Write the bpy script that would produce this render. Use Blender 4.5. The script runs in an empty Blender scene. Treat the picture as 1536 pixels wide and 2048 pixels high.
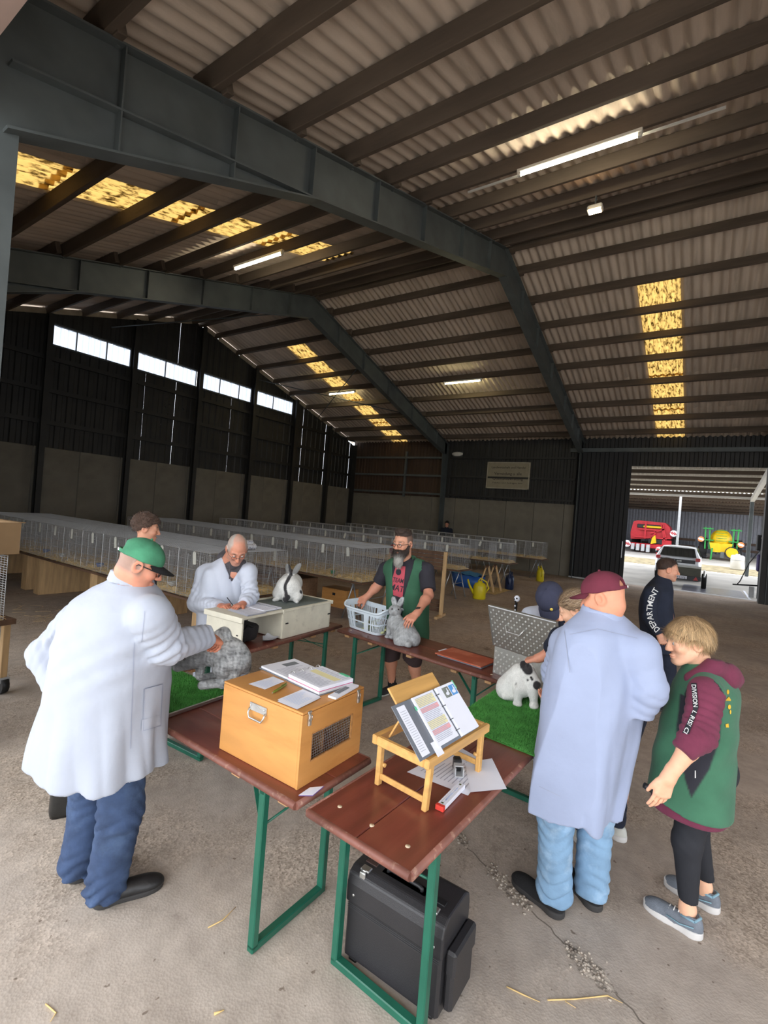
import bpy, math, random
import numpy as np
from mathutils import Vector, Matrix

# ------------------------------------------------------------------ camera, world, exposure
S = bpy.context.scene
COL = S.collection
FPX, CAMH = 960.0, 2.0
def _rot(yaw, pitch, roll):
    cy, sy = math.cos(yaw), math.sin(yaw)
    f = np.array([-sy*math.cos(pitch), cy*math.cos(pitch), math.sin(pitch)])
    r = np.array([cy, sy, 0.0]); d = np.cross(f, r)
    cr, sr = math.cos(roll), math.sin(roll)
    return np.array([r*cr+d*sr, -r*sr+d*cr, f])
CR = _rot(*np.radians([-56.0, -0.07, -4.56]))
CAM0 = np.array([0, 0, CAMH])
def W(px, py, D):
    """world point seen at pixel (px,py) at depth D metres"""
    return CAM0 + (CR.T @ np.array([(px-768)/FPX, (py-1024)/FPX, 1.0]))*D
cam = bpy.data.cameras.new('camera'); camo = bpy.data.objects.new('camera', cam); COL.objects.link(camo)
cam.sensor_fit = 'VERTICAL'; cam.sensor_height = 36.0; cam.sensor_width = 27.0
cam.lens = FPX/2048*36.0; cam.clip_start = 0.05; cam.clip_end = 300
_m = Matrix.Identity(4)
for _i in range(3):
    _m[_i][0] = CR[0][_i]; _m[_i][1] = -CR[1][_i]; _m[_i][2] = -CR[2][_i]
_m.translation = Vector(CAM0); camo.matrix_world = _m
S.camera = camo
w = bpy.data.worlds.new('overcast_sky'); S.world = w; w.use_nodes = True
_n = w.node_tree.nodes; _l = w.node_tree.links
_bg = _n['Background']; _tc = _n.new('ShaderNodeTexCoord'); _mp = _n.new('ShaderNodeMapping')
_nz = _n.new('ShaderNodeTexNoise'); _rp = _n.new('ShaderNodeValToRGB')
_nz.inputs['Scale'].default_value = 2.2; _nz.inputs['Detail'].default_value = 5
_rp.color_ramp.elements[0].color = (0.80, 0.88, 1.0, 1); _rp.color_ramp.elements[1].color = (1.0, 1.0, 1.0, 1)
_l.new(_tc.outputs['Generated'], _nz.inputs['Vector']); _l.new(_nz.outputs['Fac'], _rp.inputs['Fac'])
_l.new(_rp.outputs['Color'], _bg.inputs['Color']); _bg.inputs['Strength'].default_value = 4.3
# daylight portal in the big doorway behind the camera (guides the sky light, adds none)
_pl = bpy.data.lights.new('doorway_portal', 'AREA'); _pl.shape = 'RECTANGLE'; _pl.size = 4.8; _pl.size_y = 13.4
_pl.cycles.is_portal = True
_po = bpy.data.objects.new('doorway_portal', _pl); COL.objects.link(_po)
_po.location = (0.6, -2.4, 2.3); _po.rotation_euler = (0, math.radians(-90), 0)
_pl2 = bpy.data.lights.new('open_end_portal', 'AREA'); _pl2.shape = 'RECTANGLE'; _pl2.size = 5.4; _pl2.size_y = 6.0
_pl2.cycles.is_portal = True
_po2 = bpy.data.objects.new('open_end_portal', _pl2); COL.objects.link(_po2)
_po2.location = (3.4, -9.1, 2.8); _po2.rotation_euler = (math.radians(90), 0, 0)
S.view_settings.view_transform = 'Standard'; S.view_settings.look = 'None'
S.view_settings.exposure = 0.2; S.view_settings.gamma = 1.0; S.view_settings.use_curve_mapping = False
S.cycles.use_denoising = True
S.cycles.max_bounces = 8; S.cycles.diffuse_bounces = 5; S.cycles.transparent_max_bounces = 12
S.cycles.sample_clamp_indirect = 6.0; S.cycles.caustics_reflective = False; S.cycles.caustics_refractive = False

# ------------------------------------------------------------------ helpers
rnd = random.Random(7)
R = math.radians
V = lambda *a: np.array(a, float)
def nrm(v):
    v = np.asarray(v, float); return v/(np.linalg.norm(v)+1e-12)
def srgb(r, g, b):
    f = lambda c: (c/255/12.92) if c/255 <= .04045 else ((c/255+.055)/1.055)**2.4
    return (f(r), f(g), f(b))

def mat(name, col, rough=.6, metal=0.0, var=.12, vs=6.0, bump=0.0, bs=60.0, stretch=(1, 1, 1), col2=None, c2s=3.0, c2lo=.5, c2hi=.62,
        attr=None, spec=.4, trans=0.0, sheen=0.0, emit=None, estr=0.0, wave=None, coat=0.0, coord='Object', sss=0.0):
    m = bpy.data.materials.new(name); m.use_nodes = True
    nt = m.node_tree; N = nt.nodes; L = nt.links
    p = N['Principled BSDF']
    p.inputs['Roughness'].default_value = rough; p.inputs['Metallic'].default_value = metal
    p.inputs['Specular IOR Level'].default_value = spec
    if sheen: p.inputs['Sheen Weight'].default_value = sheen
    if coat: p.inputs['Coat Weight'].default_value = coat; p.inputs['Coat Roughness'].default_value = .2
    if sss:
        p.inputs['Subsurface Weight'].default_value = sss; p.inputs['Subsurface Radius'].default_value = (.012, .005, .003)
        p.inputs['Subsurface Scale'].default_value = .5
    tc = N.new('ShaderNodeTexCoord'); mp = N.new('ShaderNodeMapping'); mp.inputs['Scale'].default_value = stretch
    L.new(tc.outputs[coord], mp.inputs['Vector'])
    vec = mp.outputs['Vector']
    def rgb(c):
        n = N.new('ShaderNodeRGB'); n.outputs[0].default_value = (*c, 1); return n.outputs[0]
    if attr:
        a = N.new('ShaderNodeAttribute'); a.attribute_name = attr; base = a.outputs['Color']
    else:
        base = rgb(col)
    if col2 is not None:
        nz = N.new('ShaderNodeTexNoise'); nz.inputs['Scale'].default_value = c2s; nz.inputs['Detail'].default_value = 6
        nz.inputs['Roughness'].default_value = .65
        L.new(vec, nz.inputs['Vector'])
        mr = N.new('ShaderNodeMapRange'); mr.inputs['From Min'].default_value = c2lo; mr.inputs['From Max'].default_value = c2hi
        L.new(nz.outputs['Fac'], mr.inputs['Value'])
        mx = N.new('ShaderNodeMix'); mx.data_type = 'RGBA'
        L.new(mr.outputs['Result'], mx.inputs['Factor']); L.new(base, mx.inputs['A']); L.new(rgb(col2), mx.inputs['B'])
        base = mx.outputs['Result']
    if var:
        nz = N.new('ShaderNodeTexNoise'); nz.inputs['Scale'].default_value = vs; nz.inputs['Detail'].default_value = 5
        L.new(vec, nz.inputs['Vector'])
        mr = N.new('ShaderNodeMapRange'); mr.inputs['From Min'].default_value = .3; mr.inputs['From Max'].default_value = .7
        mr.inputs['To Min'].default_value = 1-var; mr.inputs['To Max'].default_value = 1+var
        L.new(nz.outputs['Fac'], mr.inputs['Value'])
        mx = N.new('ShaderNodeVectorMath'); mx.operation = 'SCALE'
        L.new(base, mx.inputs[0]); L.new(mr.outputs['Result'], mx.inputs['Scale']); base = mx.outputs['Vector']
    L.new(base, p.inputs['Base Color'])
    if bump or wave:
        b = N.new('ShaderNodeBump'); b.inputs['Strength'].default_value = bump; b.inputs['Distance'].default_value = .01
        if wave:
            wv = N.new('ShaderNodeTexWave'); wv.inputs['Scale'].default_value = wave; wv.inputs['Distortion'].default_value = 2
            L.new(vec, wv.inputs['Vector']); L.new(wv.outputs['Fac'], b.inputs['Height'])
        else:
            nz = N.new('ShaderNodeTexNoise'); nz.inputs['Scale'].default_value = bs; nz.inputs['Detail'].default_value = 4
            L.new(vec, nz.inputs['Vector']); L.new(nz.outputs['Fac'], b.inputs['Height'])
        L.new(b.outputs['Normal'], p.inputs['Normal'])
    if emit:
        p.inputs['Emission Color'].default_value = (*emit, 1); p.inputs['Emission Strength'].default_value = estr
    if trans: p.inputs['Transmission Weight'].default_value = trans
    return m

def mat_translucent(name, col, dirt, frac, scale, stretch, lo=.5, hi=.62, tr=1.0, emb=None):
    m = bpy.data.materials.new(name); m.use_nodes = True
    N = m.node_tree.nodes; L = m.node_tree.links
    N.remove(N['Principled BSDF']); out = N['Material Output']
    tc = N.new('ShaderNodeTexCoord'); mp = N.new('ShaderNodeMapping'); mp.inputs['Scale'].default_value = stretch
    oi = N.new('ShaderNodeObjectInfo'); ad = N.new('ShaderNodeVectorMath'); ad.operation = 'ADD'
    L.new(tc.outputs['Object'], ad.inputs[0]); L.new(oi.outputs['Location'], ad.inputs[1]); L.new(ad.outputs[0], mp.inputs['Vector'])
    nz = N.new('ShaderNodeTexNoise'); nz.inputs['Scale'].default_value = scale; nz.inputs['Detail'].default_value = 7; nz.inputs['Roughness'].default_value = .7
    L.new(mp.outputs['Vector'], nz.inputs['Vector'])
    mr = N.new('ShaderNodeMapRange'); mr.inputs['From Min'].default_value = lo; mr.inputs['From Max'].default_value = hi
    L.new(nz.outputs['Fac'], mr.inputs['Value'])
    mx = N.new('ShaderNodeMix'); mx.data_type = 'RGBA'
    mx.inputs['A'].default_value = (*col, 1); mx.inputs['B'].default_value = (*dirt, 1); L.new(mr.outputs['Result'], mx.inputs['Factor'])
    t = N.new('ShaderNodeBsdfTranslucent'); d = N.new('ShaderNodeBsdfDiffuse'); ms = N.new('ShaderNodeMixShader'); ms.inputs[0].default_value = frac
    L.new(mx.outputs['Result'], t.inputs['Color']); L.new(mx.outputs['Result'], d.inputs['Color'])
    L.new(t.outputs[0], ms.inputs[1]); L.new(d.outputs[0], ms.inputs[2]); L.new(ms.outputs[0], out.inputs['Surface'])
    return m

def tag(o, label=None, cat=None, group=None, kind=None):
    if label: o['label'] = label
    if cat: o['category'] = cat
    if group: o['group'] = group
    if kind: o['kind'] = kind
    return o
def thing(name, label, cat, loc=(0, 0, 0), rz=0.0, group=None, kind=None, rot=None):
    o = bpy.data.objects.new(name, None); COL.objects.link(o); o.empty_display_size = .1
    o.location = Vector([float(a) for a in loc]); o.rotation_euler = rot if rot else (0, 0, rz)
    return tag(o, label, cat, group, kind)
def link(name, me, parent=None):
    o = bpy.data.objects.new(name, me); COL.objects.link(o)
    if parent is not None: o.parent = parent
    return o
def copy_tree(o, parent=None):
    c = o.copy(); COL.objects.link(c)
    if parent is not None: c.parent = parent
    for ch in list(o.children): copy_tree(ch, c)
    return c

class MB:
    def __init__(s): s.v = []; s.f = []; s.mi = []; s.sm = []; s.n = 0; s.cur = 0; s.smooth = False; s.xf = None
    def add(s, vs, fs, smooth=None):
        vs = np.asarray(vs, float)
        if s.xf is not None: vs = vs @ s.xf[0].T + s.xf[1]
        s.v.append(vs); k = s.n
        for f in fs: s.f.append([i+k for i in f])
        s.mi += [s.cur]*len(fs); s.sm += [s.smooth if smooth is None else smooth]*len(fs); s.n += len(vs); return s
    def box(s, c, size, rz=0.0, rot=None):
        hx, hy, hz = [a/2 for a in size]
        vs = np.array([[x, y, z] for x in (-hx, hx) for y in (-hy, hy) for z in (-hz, hz)])
        if rot is None and rz: rot = np.array([[math.cos(rz), -math.sin(rz), 0], [math.sin(rz), math.cos(rz), 0], [0, 0, 1]])
        if rot is not None: vs = vs @ np.asarray(rot).T
        return s.add(vs+np.asarray(c, float), [(0, 1, 3, 2), (4, 6, 7, 5), (0, 4, 5, 1), (2, 3, 7, 6), (0, 2, 6, 4), (1, 5, 7, 3)], False)
    def rbox(s, c, size, r=.005, rot=None):
        """box with chamfered vertical and horizontal edges"""
        hx, hy, hz = [a/2 for a in size]; r = min(r, hx*.9, hy*.9, hz*.9)
        vs = []; idx = {}
        for sx in (-1, 1):
            for sy in (-1, 1):
                for sz in (-1, 1):
                    for k in range(3):
                        p = [sx*(hx-(0 if k == 0 else r)), sy*(hy-(0 if k == 1 else r)), sz*(hz-(0 if k == 2 else r))]
                        idx[(sx, sy, sz, k)] = len(vs); vs.append(p)
        fs = []
        def q(*a): fs.append([idx[i] for i in a])
        for sg in (-1, 1):
            q((sg, -1, -1, 0), (sg, 1, -1, 0), (sg, 1, 1, 0), (sg, -1, 1, 0))
            q((-1, sg, -1, 1), (1, sg, -1, 1), (1, sg, 1, 1), (-1, sg, 1, 1))
            q((-1, -1, sg, 2), (1, -1, sg, 2), (1, 1, sg, 2), (-1, 1, sg, 2))
            for s2 in (-1, 1):
                q((sg, s2, -1, 0), (sg, s2, 1, 0), (sg, s2, 1, 1), (sg, s2, -1, 1))
                q((sg, -1, s2, 0), (sg, 1, s2, 0), (sg, 1, s2, 2), (sg, -1, s2, 2))
                q((-1, sg, s2, 1), (1, sg, s2, 1), (1, sg, s2, 2), (-1, sg, s2, 2))
                for s3 in (-1, 1): fs.append([idx[(sg, s2, s3, k)] for k in range(3)])
        vs = np.array(vs)
        out = []
        for f in fs:
            a, b, c3 = vs[f[0]], vs[f[1]], vs[f[2]]
            out.append(f if np.dot(np.cross(b-a, c3-a), (a+c3)/2) > 0 else f[::-1])
        if rot is not None: vs = vs @ np.asarray(rot).T
        return s.add(vs+np.asarray(c, float), out, False)
    def bar(s, p, q, w, h, up=(0, 0, 1), r=0):
        p = np.asarray(p, float); q = np.asarray(q, float); d = q-p; L = np.linalg.norm(d); d = d/L
        up = np.asarray(up, float); y = np.cross(up, d)
        if np.linalg.norm(y) < 1e-6: y = np.cross((1, 0, 0), d)
        y = nrm(y); z = np.cross(d, y); rot = np.array([d, y, z]).T
        return s.rbox((p+q)/2, (L, w, h), r, rot) if r else s.box((p+q)/2, (L, w, h), rot=rot)
    def tube(s, pts, r, n=8, cap=True, smooth=True):
        pts = [np.asarray(p, float) for p in pts]; k = len(pts)
        rs = r if hasattr(r, '__len__') else [r]*k
        vs = []; ref = None
        for i, p in enumerate(pts):
            d = nrm(pts[min(i+1, k-1)]-pts[max(i-1, 0)])
            if ref is None: ref = V(0, 0, 1) if abs(d[2]) < .9 else V(1, 0, 0)
            a = nrm(np.cross(d, ref)); b = np.cross(a, d); ref = b
            for j in range(n):
                t = 2*math.pi*(j+.5)/n; vs.append(p+rs[i]*(a*math.cos(t)+b*math.sin(t)))
        fs = [(i*n+j, i*n+(j+1) % n, (i+1)*n+(j+1) % n, (i+1)*n+j) for i in range(k-1) for j in range(n)]
        s.add(vs, fs, smooth and n > 4)
        if cap:
            k0 = s.n-len(vs); s.f.append([k0+j for j in range(n)][::-1]); s.f.append([k0+(k-1)*n+j for j in range(n)])
            s.mi += [s.cur]*2; s.sm += [False]*2
        return s
    def prism(s, poly, ex, org=(0, 0, 0), ax=(1, 0, 0), ay=(0, 1, 0)):
        """extrude a 2-D polygon (in axes ax, ay from org) by vector ex"""
        org, ax, ay, ex = map(lambda a: np.asarray(a, float), (org, ax, ay, ex)); n = len(poly)
        a = [org+ax*x+ay*y for x, y in poly]; vs = a+[p+ex for p in a]
        fl = np.dot(np.cross(ax, ay), ex) > 0
        area = sum(poly[i][0]*poly[(i+1) % n][1]-poly[(i+1) % n][0]*poly[i][1] for i in range(n))
        if area < 0: fl = not fl
        fs = [list(range(n))[::-1], [n+i for i in range(n)]]+[(i, (i+1) % n, n+(i+1) % n, n+i) for i in range(n)]
        if not fl: fs = [list(f)[::-1] for f in fs]
        return s.add(vs, fs, False)
    def lathe(s, prof, c=(0, 0, 0), n=16, sx=1, sy=1):
        c = np.asarray(c, float)
        vs = [c+V(r*sx*math.cos(2*math.pi*j/n), r*sy*math.sin(2*math.pi*j/n), z) for r, z in prof for j in range(n)]
        fs = [(i*n+j, i*n+(j+1) % n, (i+1)*n+(j+1) % n, (i+1)*n+j) for i in range(len(prof)-1) for j in range(n)]
        return s.add(vs, fs, True)
    def grid(s, pts, smooth=True, flip=False):
        pts = np.asarray(pts, float); a, b = pts.shape[:2]
        fs = [(i*b+j, i*b+j+1, (i+1)*b+j+1, (i+1)*b+j) for i in range(a-1) for j in range(b-1)]
        if flip: fs = [f[::-1] for f in fs]
        return s.add(pts.reshape(-1, 3), fs, smooth)
    def ball(s, c, r, n=10):
        r = np.asarray(r if hasattr(r, '__len__') else (r, r, r), float); k = max(4, n//2+1)
        pts = [[np.asarray(c)+r*V(math.sin(math.pi*i/k)*math.cos(2*math.pi*j/n), math.sin(math.pi*i/k)*math.sin(2*math.pi*j/n), math.cos(math.pi*i/k)) for j in range(n+1)] for i in range(k+1)]
        return s.grid(pts, True, True)
    def mesh(s, name, mats, bevel=0):
        me = bpy.data.meshes.new(name); vs = np.concatenate(s.v) if s.v else np.zeros((0, 3))
        me.from_pydata(vs.tolist(), [], s.f)
        for m in (mats if isinstance(mats, (list, tuple)) else [mats]): me.materials.append(m)
        me.polygons.foreach_set('material_index', s.mi); me.polygons.foreach_set('use_smooth', s.sm); me.update()
        return me
    def build(s, name, mats, parent=None, world=False, bevel=0.0):
        if world and parent is not None:
            s.v = [v-np.array(parent.location) for v in s.v]
        o = link(name, s.mesh(name, mats), parent)
        if bevel:
            b = o.modifiers.new('bevel', 'BEVEL'); b.width = bevel; b.segments = 2; b.limit_method = 'ANGLE'
        return o
def npmesh(name, v, faces, mats, parent=None, smooth=True, mi=None, col=None, world=False, cname='Col'):
    """fast mesh from arrays; faces (M,3) or (M,4)"""
    if world and parent is not None: v = v-np.array(parent.location)
    me = bpy.data.meshes.new(name); M, k = faces.shape
    me.vertices.add(len(v)); me.vertices.foreach_set('co', np.ascontiguousarray(v, np.float32).ravel())
    me.loops.add(M*k); me.loops.foreach_set('vertex_index', np.ascontiguousarray(faces, np.int32).ravel())
    me.polygons.add(M); me.polygons.foreach_set('loop_start', np.arange(0, M*k, k, dtype=np.int32))
    me.polygons.foreach_set('use_smooth', np.full(M, smooth))
    for m in (mats if isinstance(mats, (list, tuple)) else [mats]): me.materials.append(m)
    if mi is not None: me.polygons.foreach_set('material_index', mi)
    me.update(calc_edges=True)
    if col is not None:
        a = me.color_attributes.new(cname, 'FLOAT_COLOR', 'POINT')
        c4 = np.ones((len(v), 4), np.float32); c4[:, :3] = col; a.data.foreach_set('color', c4.ravel())
    return link(name, me, parent)
def text_mesh(s, size, bold=False, shear=0.0, sx=1.0):
    """flat text as (verts, tris), left-aligned on the baseline"""
    cu = bpy.data.curves.new('t', 'FONT'); cu.body = s; cu.size = size; cu.shear = shear; cu.resolution_u = 2
    if bold: cu.offset = size*.012
    ob = bpy.data.objects.new('t', cu); COL.objects.link(ob)
    dg = bpy.context.evaluated_depsgraph_get(); me = ob.evaluated_get(dg).to_mesh(); me.calc_loop_triangles()
    v = np.array([tuple(a.co) for a in me.vertices]); f = np.array([tuple(t.vertices) for t in me.loop_triangles])
    ob.evaluated_get(dg).to_mesh_clear(); bpy.data.objects.remove(ob); bpy.data.curves.remove(cu)
    v[:, 0] *= sx
    return v, f
def put_text(name, s, size, org, ax, ay, m, parent, bold=False, width=None, off=.002, shear=0.0, world=True):
    v, f = text_mesh(s, size, bold, shear)
    if width: v[:, 0] *= width/max(v[:, 0].max(), 1e-6)
    ax, ay = nrm(ax), nrm(ay); n = np.cross(ax, ay)
    return npmesh(name, np.asarray(org)+v[:, :1]*ax+v[:, 1:2]*ay+n*off, f, m, parent, False, world=world)
# ================================================================== building
X0, XW, YG, YE = 0.75, 19.95, 15.65, -9.0
XR, ZR, ZE = 10.3, 8.35, 5.45
FRAMES = [-7.57, -1.67, 4.23, 10.13, 15.45]
SL = (ZR-ZE)/(XR-X0)
def zroof(x): return ZE+(x-X0)*SL if x <= XR else ZR-(x-XR)*(ZR-ZE)/(XW-XR)
M_floor = None
def make_floor_mat():
    m = bpy.data.materials.new('concrete_floor'); m.use_nodes = True
    N = m.node_tree.nodes; L = m.node_tree.links; p = N['Principled BSDF']
    tc = N.new('ShaderNodeTexCoord')
    def noise(sc, det=5, rough=.6, vec=None, st=None):
        n = N.new('ShaderNodeTexNoise'); n.inputs['Scale'].default_value = sc; n.inputs['Detail'].default_value = det; n.inputs['Roughness'].default_value = rough
        if st:
            mp = N.new('ShaderNodeMapping'); mp.inputs['Scale'].default_value = st; L.new(tc.outputs['Object'], mp.inputs['Vector']); L.new(mp.outputs[0], n.inputs['Vector'])
        else: L.new(tc.outputs['Object'], n.inputs['Vector'])
        return n.outputs['Fac']
    def ramp(f, a, b, ca, cb):
        r = N.new('ShaderNodeValToRGB'); r.color_ramp.elements[0].position = a; r.color_ramp.elements[1].position = b
        r.color_ramp.elements[0].color = (*ca, 1); r.color_ramp.elements[1].color = (*cb, 1); L.new(f, r.inputs[0]); return r.outputs[0]
    def mix(t, a, b, f=1.0):
        x = N.new('ShaderNodeMix'); x.data_type = 'RGBA'; x.blend_type = t
        if isinstance(f, float): x.inputs['Factor'].default_value = f
        else: L.new(f, x.inputs['Factor'])
        L.new(a, x.inputs['A']); L.new(b, x.inputs['B']); return x.outputs['Result']
    c = ramp(noise(1.1, 8, .7), .3, .7, (.40, .345, .295), (.56, .495, .43))
    c = mix('MULTIPLY', c, ramp(noise(9, 6), .3, .7, (.84, .83, .82), (1.1, 1.1, 1.1)))
    # exposed grit: fine dark and light aggregate
    vo = N.new('ShaderNodeTexVoronoi'); vo.inputs['Scale'].default_value = 95; L.new(tc.outputs['Object'], vo.inputs['Vector'])
    gm = ramp(noise(.9, 4), .45, .6, (0, 0, 0), (1, 1, 1))
    grit = ramp(vo.outputs['Color'], .1, .9, (.62, .58, .53), (1.35, 1.32, 1.28))
    g2 = mix('MULTIPLY', c, grit)
    c = mix('MIX', c, g2, gm)
    st = ramp(noise(2.3, 5, .6, None, (1, 1, 1)), .66, .74, (1, 1, 1), (.55, .52, .5))
    c = mix('MULTIPLY', c, st)
    sp = ramp(noise(23, 2, .5), .70, .74, (1, 1, 1), (.5, .46, .43)); c = mix('MULTIPLY', c, sp)
    # shade further inside the hall, painted into the slab colour
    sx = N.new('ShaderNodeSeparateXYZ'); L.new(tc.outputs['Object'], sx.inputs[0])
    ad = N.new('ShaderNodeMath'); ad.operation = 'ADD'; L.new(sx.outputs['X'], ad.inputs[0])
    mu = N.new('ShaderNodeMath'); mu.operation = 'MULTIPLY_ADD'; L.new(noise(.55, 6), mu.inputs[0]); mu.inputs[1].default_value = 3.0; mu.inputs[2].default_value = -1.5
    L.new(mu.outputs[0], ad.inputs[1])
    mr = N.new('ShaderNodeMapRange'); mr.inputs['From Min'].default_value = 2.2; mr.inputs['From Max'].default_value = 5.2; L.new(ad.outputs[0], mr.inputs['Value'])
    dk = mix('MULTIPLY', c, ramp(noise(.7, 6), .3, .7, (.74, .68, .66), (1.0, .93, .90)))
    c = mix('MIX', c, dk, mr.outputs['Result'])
    L.new(c, p.inputs['Base Color']); p.inputs['Roughness'].default_value = .78; p.inputs['Specular IOR Level'].default_value = .3
    b = N.new('ShaderNodeBump'); b.inputs['Strength'].default_value = .25; b.inputs['Distance'].default_value = .004
    L.new(vo.outputs['Distance'], b.inputs['Height']); L.new(b.outputs[0], p.inputs['Normal'])
    return m
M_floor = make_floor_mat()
M_yard = mat('yard_concrete', (.42, .40, .37), .85, var=.2, vs=.8, bump=.2, bs=40)
M_grass = mat('verge_dry_grass', (.30, .25, .15), .95, var=.4, vs=3, bump=.6, bs=30)
M_sheet = mat('fibre_cement_sheet', (.58, .485, .395), .9, var=.22, vs=1.3, bump=.25, bs=30, col2=(.36, .30, .23), c2s=1.7, c2lo=.52, c2hi=.75, stretch=(.35, 2.2, 1))
M_purlin = mat('brown_timber_purlin', (.10, .075, .055), .85, var=.3, vs=5, stretch=(1, .15, 1), bump=.3, bs=25)
M_steel = mat('grey_green_painted_steel', (.085, .098, .098), .55, var=.18, vs=3)
M_conc = mat('precast_concrete_panel', (.165, .15, .12), .9, var=.16, vs=1.5, bump=.12, bs=30, col2=(.10, .09, .07), c2s=.8, c2lo=.5, c2hi=.8)
M_clad = mat('dark_profiled_cladding', (.022, .021, .019), .6, var=.25, vs=2)
M_brownclad = mat('brown_board_cladding', (.055, .032, .020), .7, var=.3, vs=2, stretch=(1, 1, .2))
M_skyl = mat_translucent('yellowed_translucent_sheet', (.70, .55, .29), (.13, .085, .03), .2, 1.0, (5.0, 17.0, 17.0), .49, .62)
M_win = mat_translucent('white_translucent_sheet', (.40, .43, .49), (.34, .37, .42), .3, 1.0, (2.0, 2.0, .5))
M_dark = mat('black_painted_door', (.010, .010, .011), .6, var=.1)

fl = MB(); fl.add([(X0-30, YE-30, 0), (XW+.35, YE-30, 0), (XW+.35, YG+.3, 0), (X0-30, YG+.3, 0)], [(0, 1, 2, 3)])
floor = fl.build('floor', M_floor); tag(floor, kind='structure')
# broken slab joint with exposed pebbles across the foreground
M_joint = mat('broken_joint_grit', (.46, .40, .335), .95, var=.4, vs=30, bump=.8, bs=60, col2=(.24, .20, .165), c2s=24, c2lo=.5, c2hi=.6)
M_crack = mat('dark_joint_dirt', (.20, .17, .14), .95)
jm = MB(); rj = random.Random(4)
jp0, jp1 = V(3.12, 1.75, 0), V(2.38, .22, 0)
def joint_patch(t0, t1, wmax):
    pts = []
    n = 9
    for i in range(n+1):
        t = t0+(t1-t0)*i/n; c = jp0+(jp1-jp0)*t; wd = wmax*math.sin(math.pi*(i+.15)/(n+.3))**.6
        a = rj.uniform(.35, .65)
        d = nrm(jp1-jp0); s = V(-d[1], d[0], 0)
        pts.append([c+s*wd*(a-1)*rj.uniform(.8, 1.1)+V(0, 0, .0015), c+V(0, 0, .004), c+s*wd*a*rj.uniform(.8, 1.1)+V(0, 0, .0015)])
    jm.grid(pts, True)
joint_patch(0.02, .44, .17); joint_patch(.54, .74, .09); joint_patch(.86, 1.02, .10)
for i in range(220):
    t = rj.choice([rj.uniform(.03, .43), rj.uniform(.55, .73), rj.uniform(.87, 1.0)]); c = jp0+(jp1-jp0)*t+V(rj.gauss(0, .03), rj.gauss(0, .015), .005)
    jm.ball(c, (rj.uniform(.004, .010), rj.uniform(.004, .010), .005), 5)
tag(jm.build('trim_1', M_joint), kind='structure')
cm = MB()
d = nrm(jp1-jp0); s = V(-d[1], d[0], 0)
prev = None
pts = []
for i in range(60):
    t = -.02+1.25*i/59; c = jp0+(jp1-jp0)*t+s*rj.gauss(0, .006); pts.append([c-s*.004+V(0, 0, .001), c+s*.004+V(0, 0, .001)])
cm.grid(pts); tag(cm.build('trim_2', M_crack), kind='structure')

# ---- roof: corrugated sheets on timber purlins on steel portal frames
roof = thing('ceiling', None, None, (0, 0, 0), kind='structure')
def sheet_mesh(L, wd, waves, ns=8, amp=.025, th=.006):
    m = MB(); n = waves*ns
    for z0, fl in ((0, True), (th, False)):
        m.grid([[V(x, wd*j/n, amp*math.cos(2*math.pi*j/ns)+z0+(.012 if x < L/2 else 0)*0) for j in range(n+1)] for x in (0, L)], True, fl)
    return m
LS = math.hypot(XR-X0, ZR-ZE)/5
SW = .885
ncol = int((YG-YE)/SW)+1
me_s = sheet_mesh(LS+.12, SW+.03, 5).mesh('roof_sheet', M_sheet)
me_k = sheet_mesh(LS+.12, SW+.03, 5).mesh('skylight_sheet', M_skyl)
ang = math.atan(SL); ang2 = math.atan((ZR-ZE)/(XW-XR))
Y1 = 7.05+SW*round((YE-7.05)/SW)
sky_near = {7.05}; 
rs = random.Random(3)
for k in range(ncol+1):
    y = Y1+k*SW
    if y > YG-.1: continue
    for row in range(5):
        for side in (0, 1):
            sky = (side == 0 and abs(y-7.05) < .3 and row < 4) or (side == 1 and row >= 1 and (abs(y-(7.05-7*SW)) < .4 or abs(y-(7.05+6*SW)) < .4))
            if side == 1 and y < -5: continue
            if side == 0 and y < -7: pass
            t = row/5; jx = rs.uniform(-.01, .01)
            if side == 0:
                x = X0+(XR-X0)*t; o = link('skylight_sheet' if sky else 'roof_sheet', me_k if sky else me_s, roof)
                o.location = (x-.06, y, zroof(x)+.03+rs.uniform(0, .006)); o.rotation_euler = (0, -ang+.004, 0)
            else:
                x = XR+(XW-XR)*t; o = link('skylight_sheet' if sky else 'roof_sheet', me_k if sky else me_s, roof)
                o.location = (x-.02, y, zroof(x)+.04+rs.uniform(0, .006)); o.rotation_euler = (0, ang2-.004, 0)
# closing deck beyond the visible far slope (keeps daylight out of the hall's hidden end)
dk = MB(); dk.box(((XR+XW)/2, (YE-5)/2, 0), (1, 1, 1)) if False else None
dk.add([(XR, YE, ZR+.1), (XW+.3, YE, ZE+.05), (XW+.3, -4.4, ZE+.05), (XR, -4.4, ZR+.1)], [(0, 1, 2, 3)]); dk.build('roof_sheet_far_bay', M_sheet, roof)
rg = MB(); rg.prism([(-.35, -.09), (0, .02), (.35, -.09), (.35, -.06), (0, .06), (-.35, -.06)], (0, YG-YE, 0), (XR, YE, ZR+.09), (1, 0, 0), (0, 0, 1)); rg.build('ridge_cap', M_sheet, roof)
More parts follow.
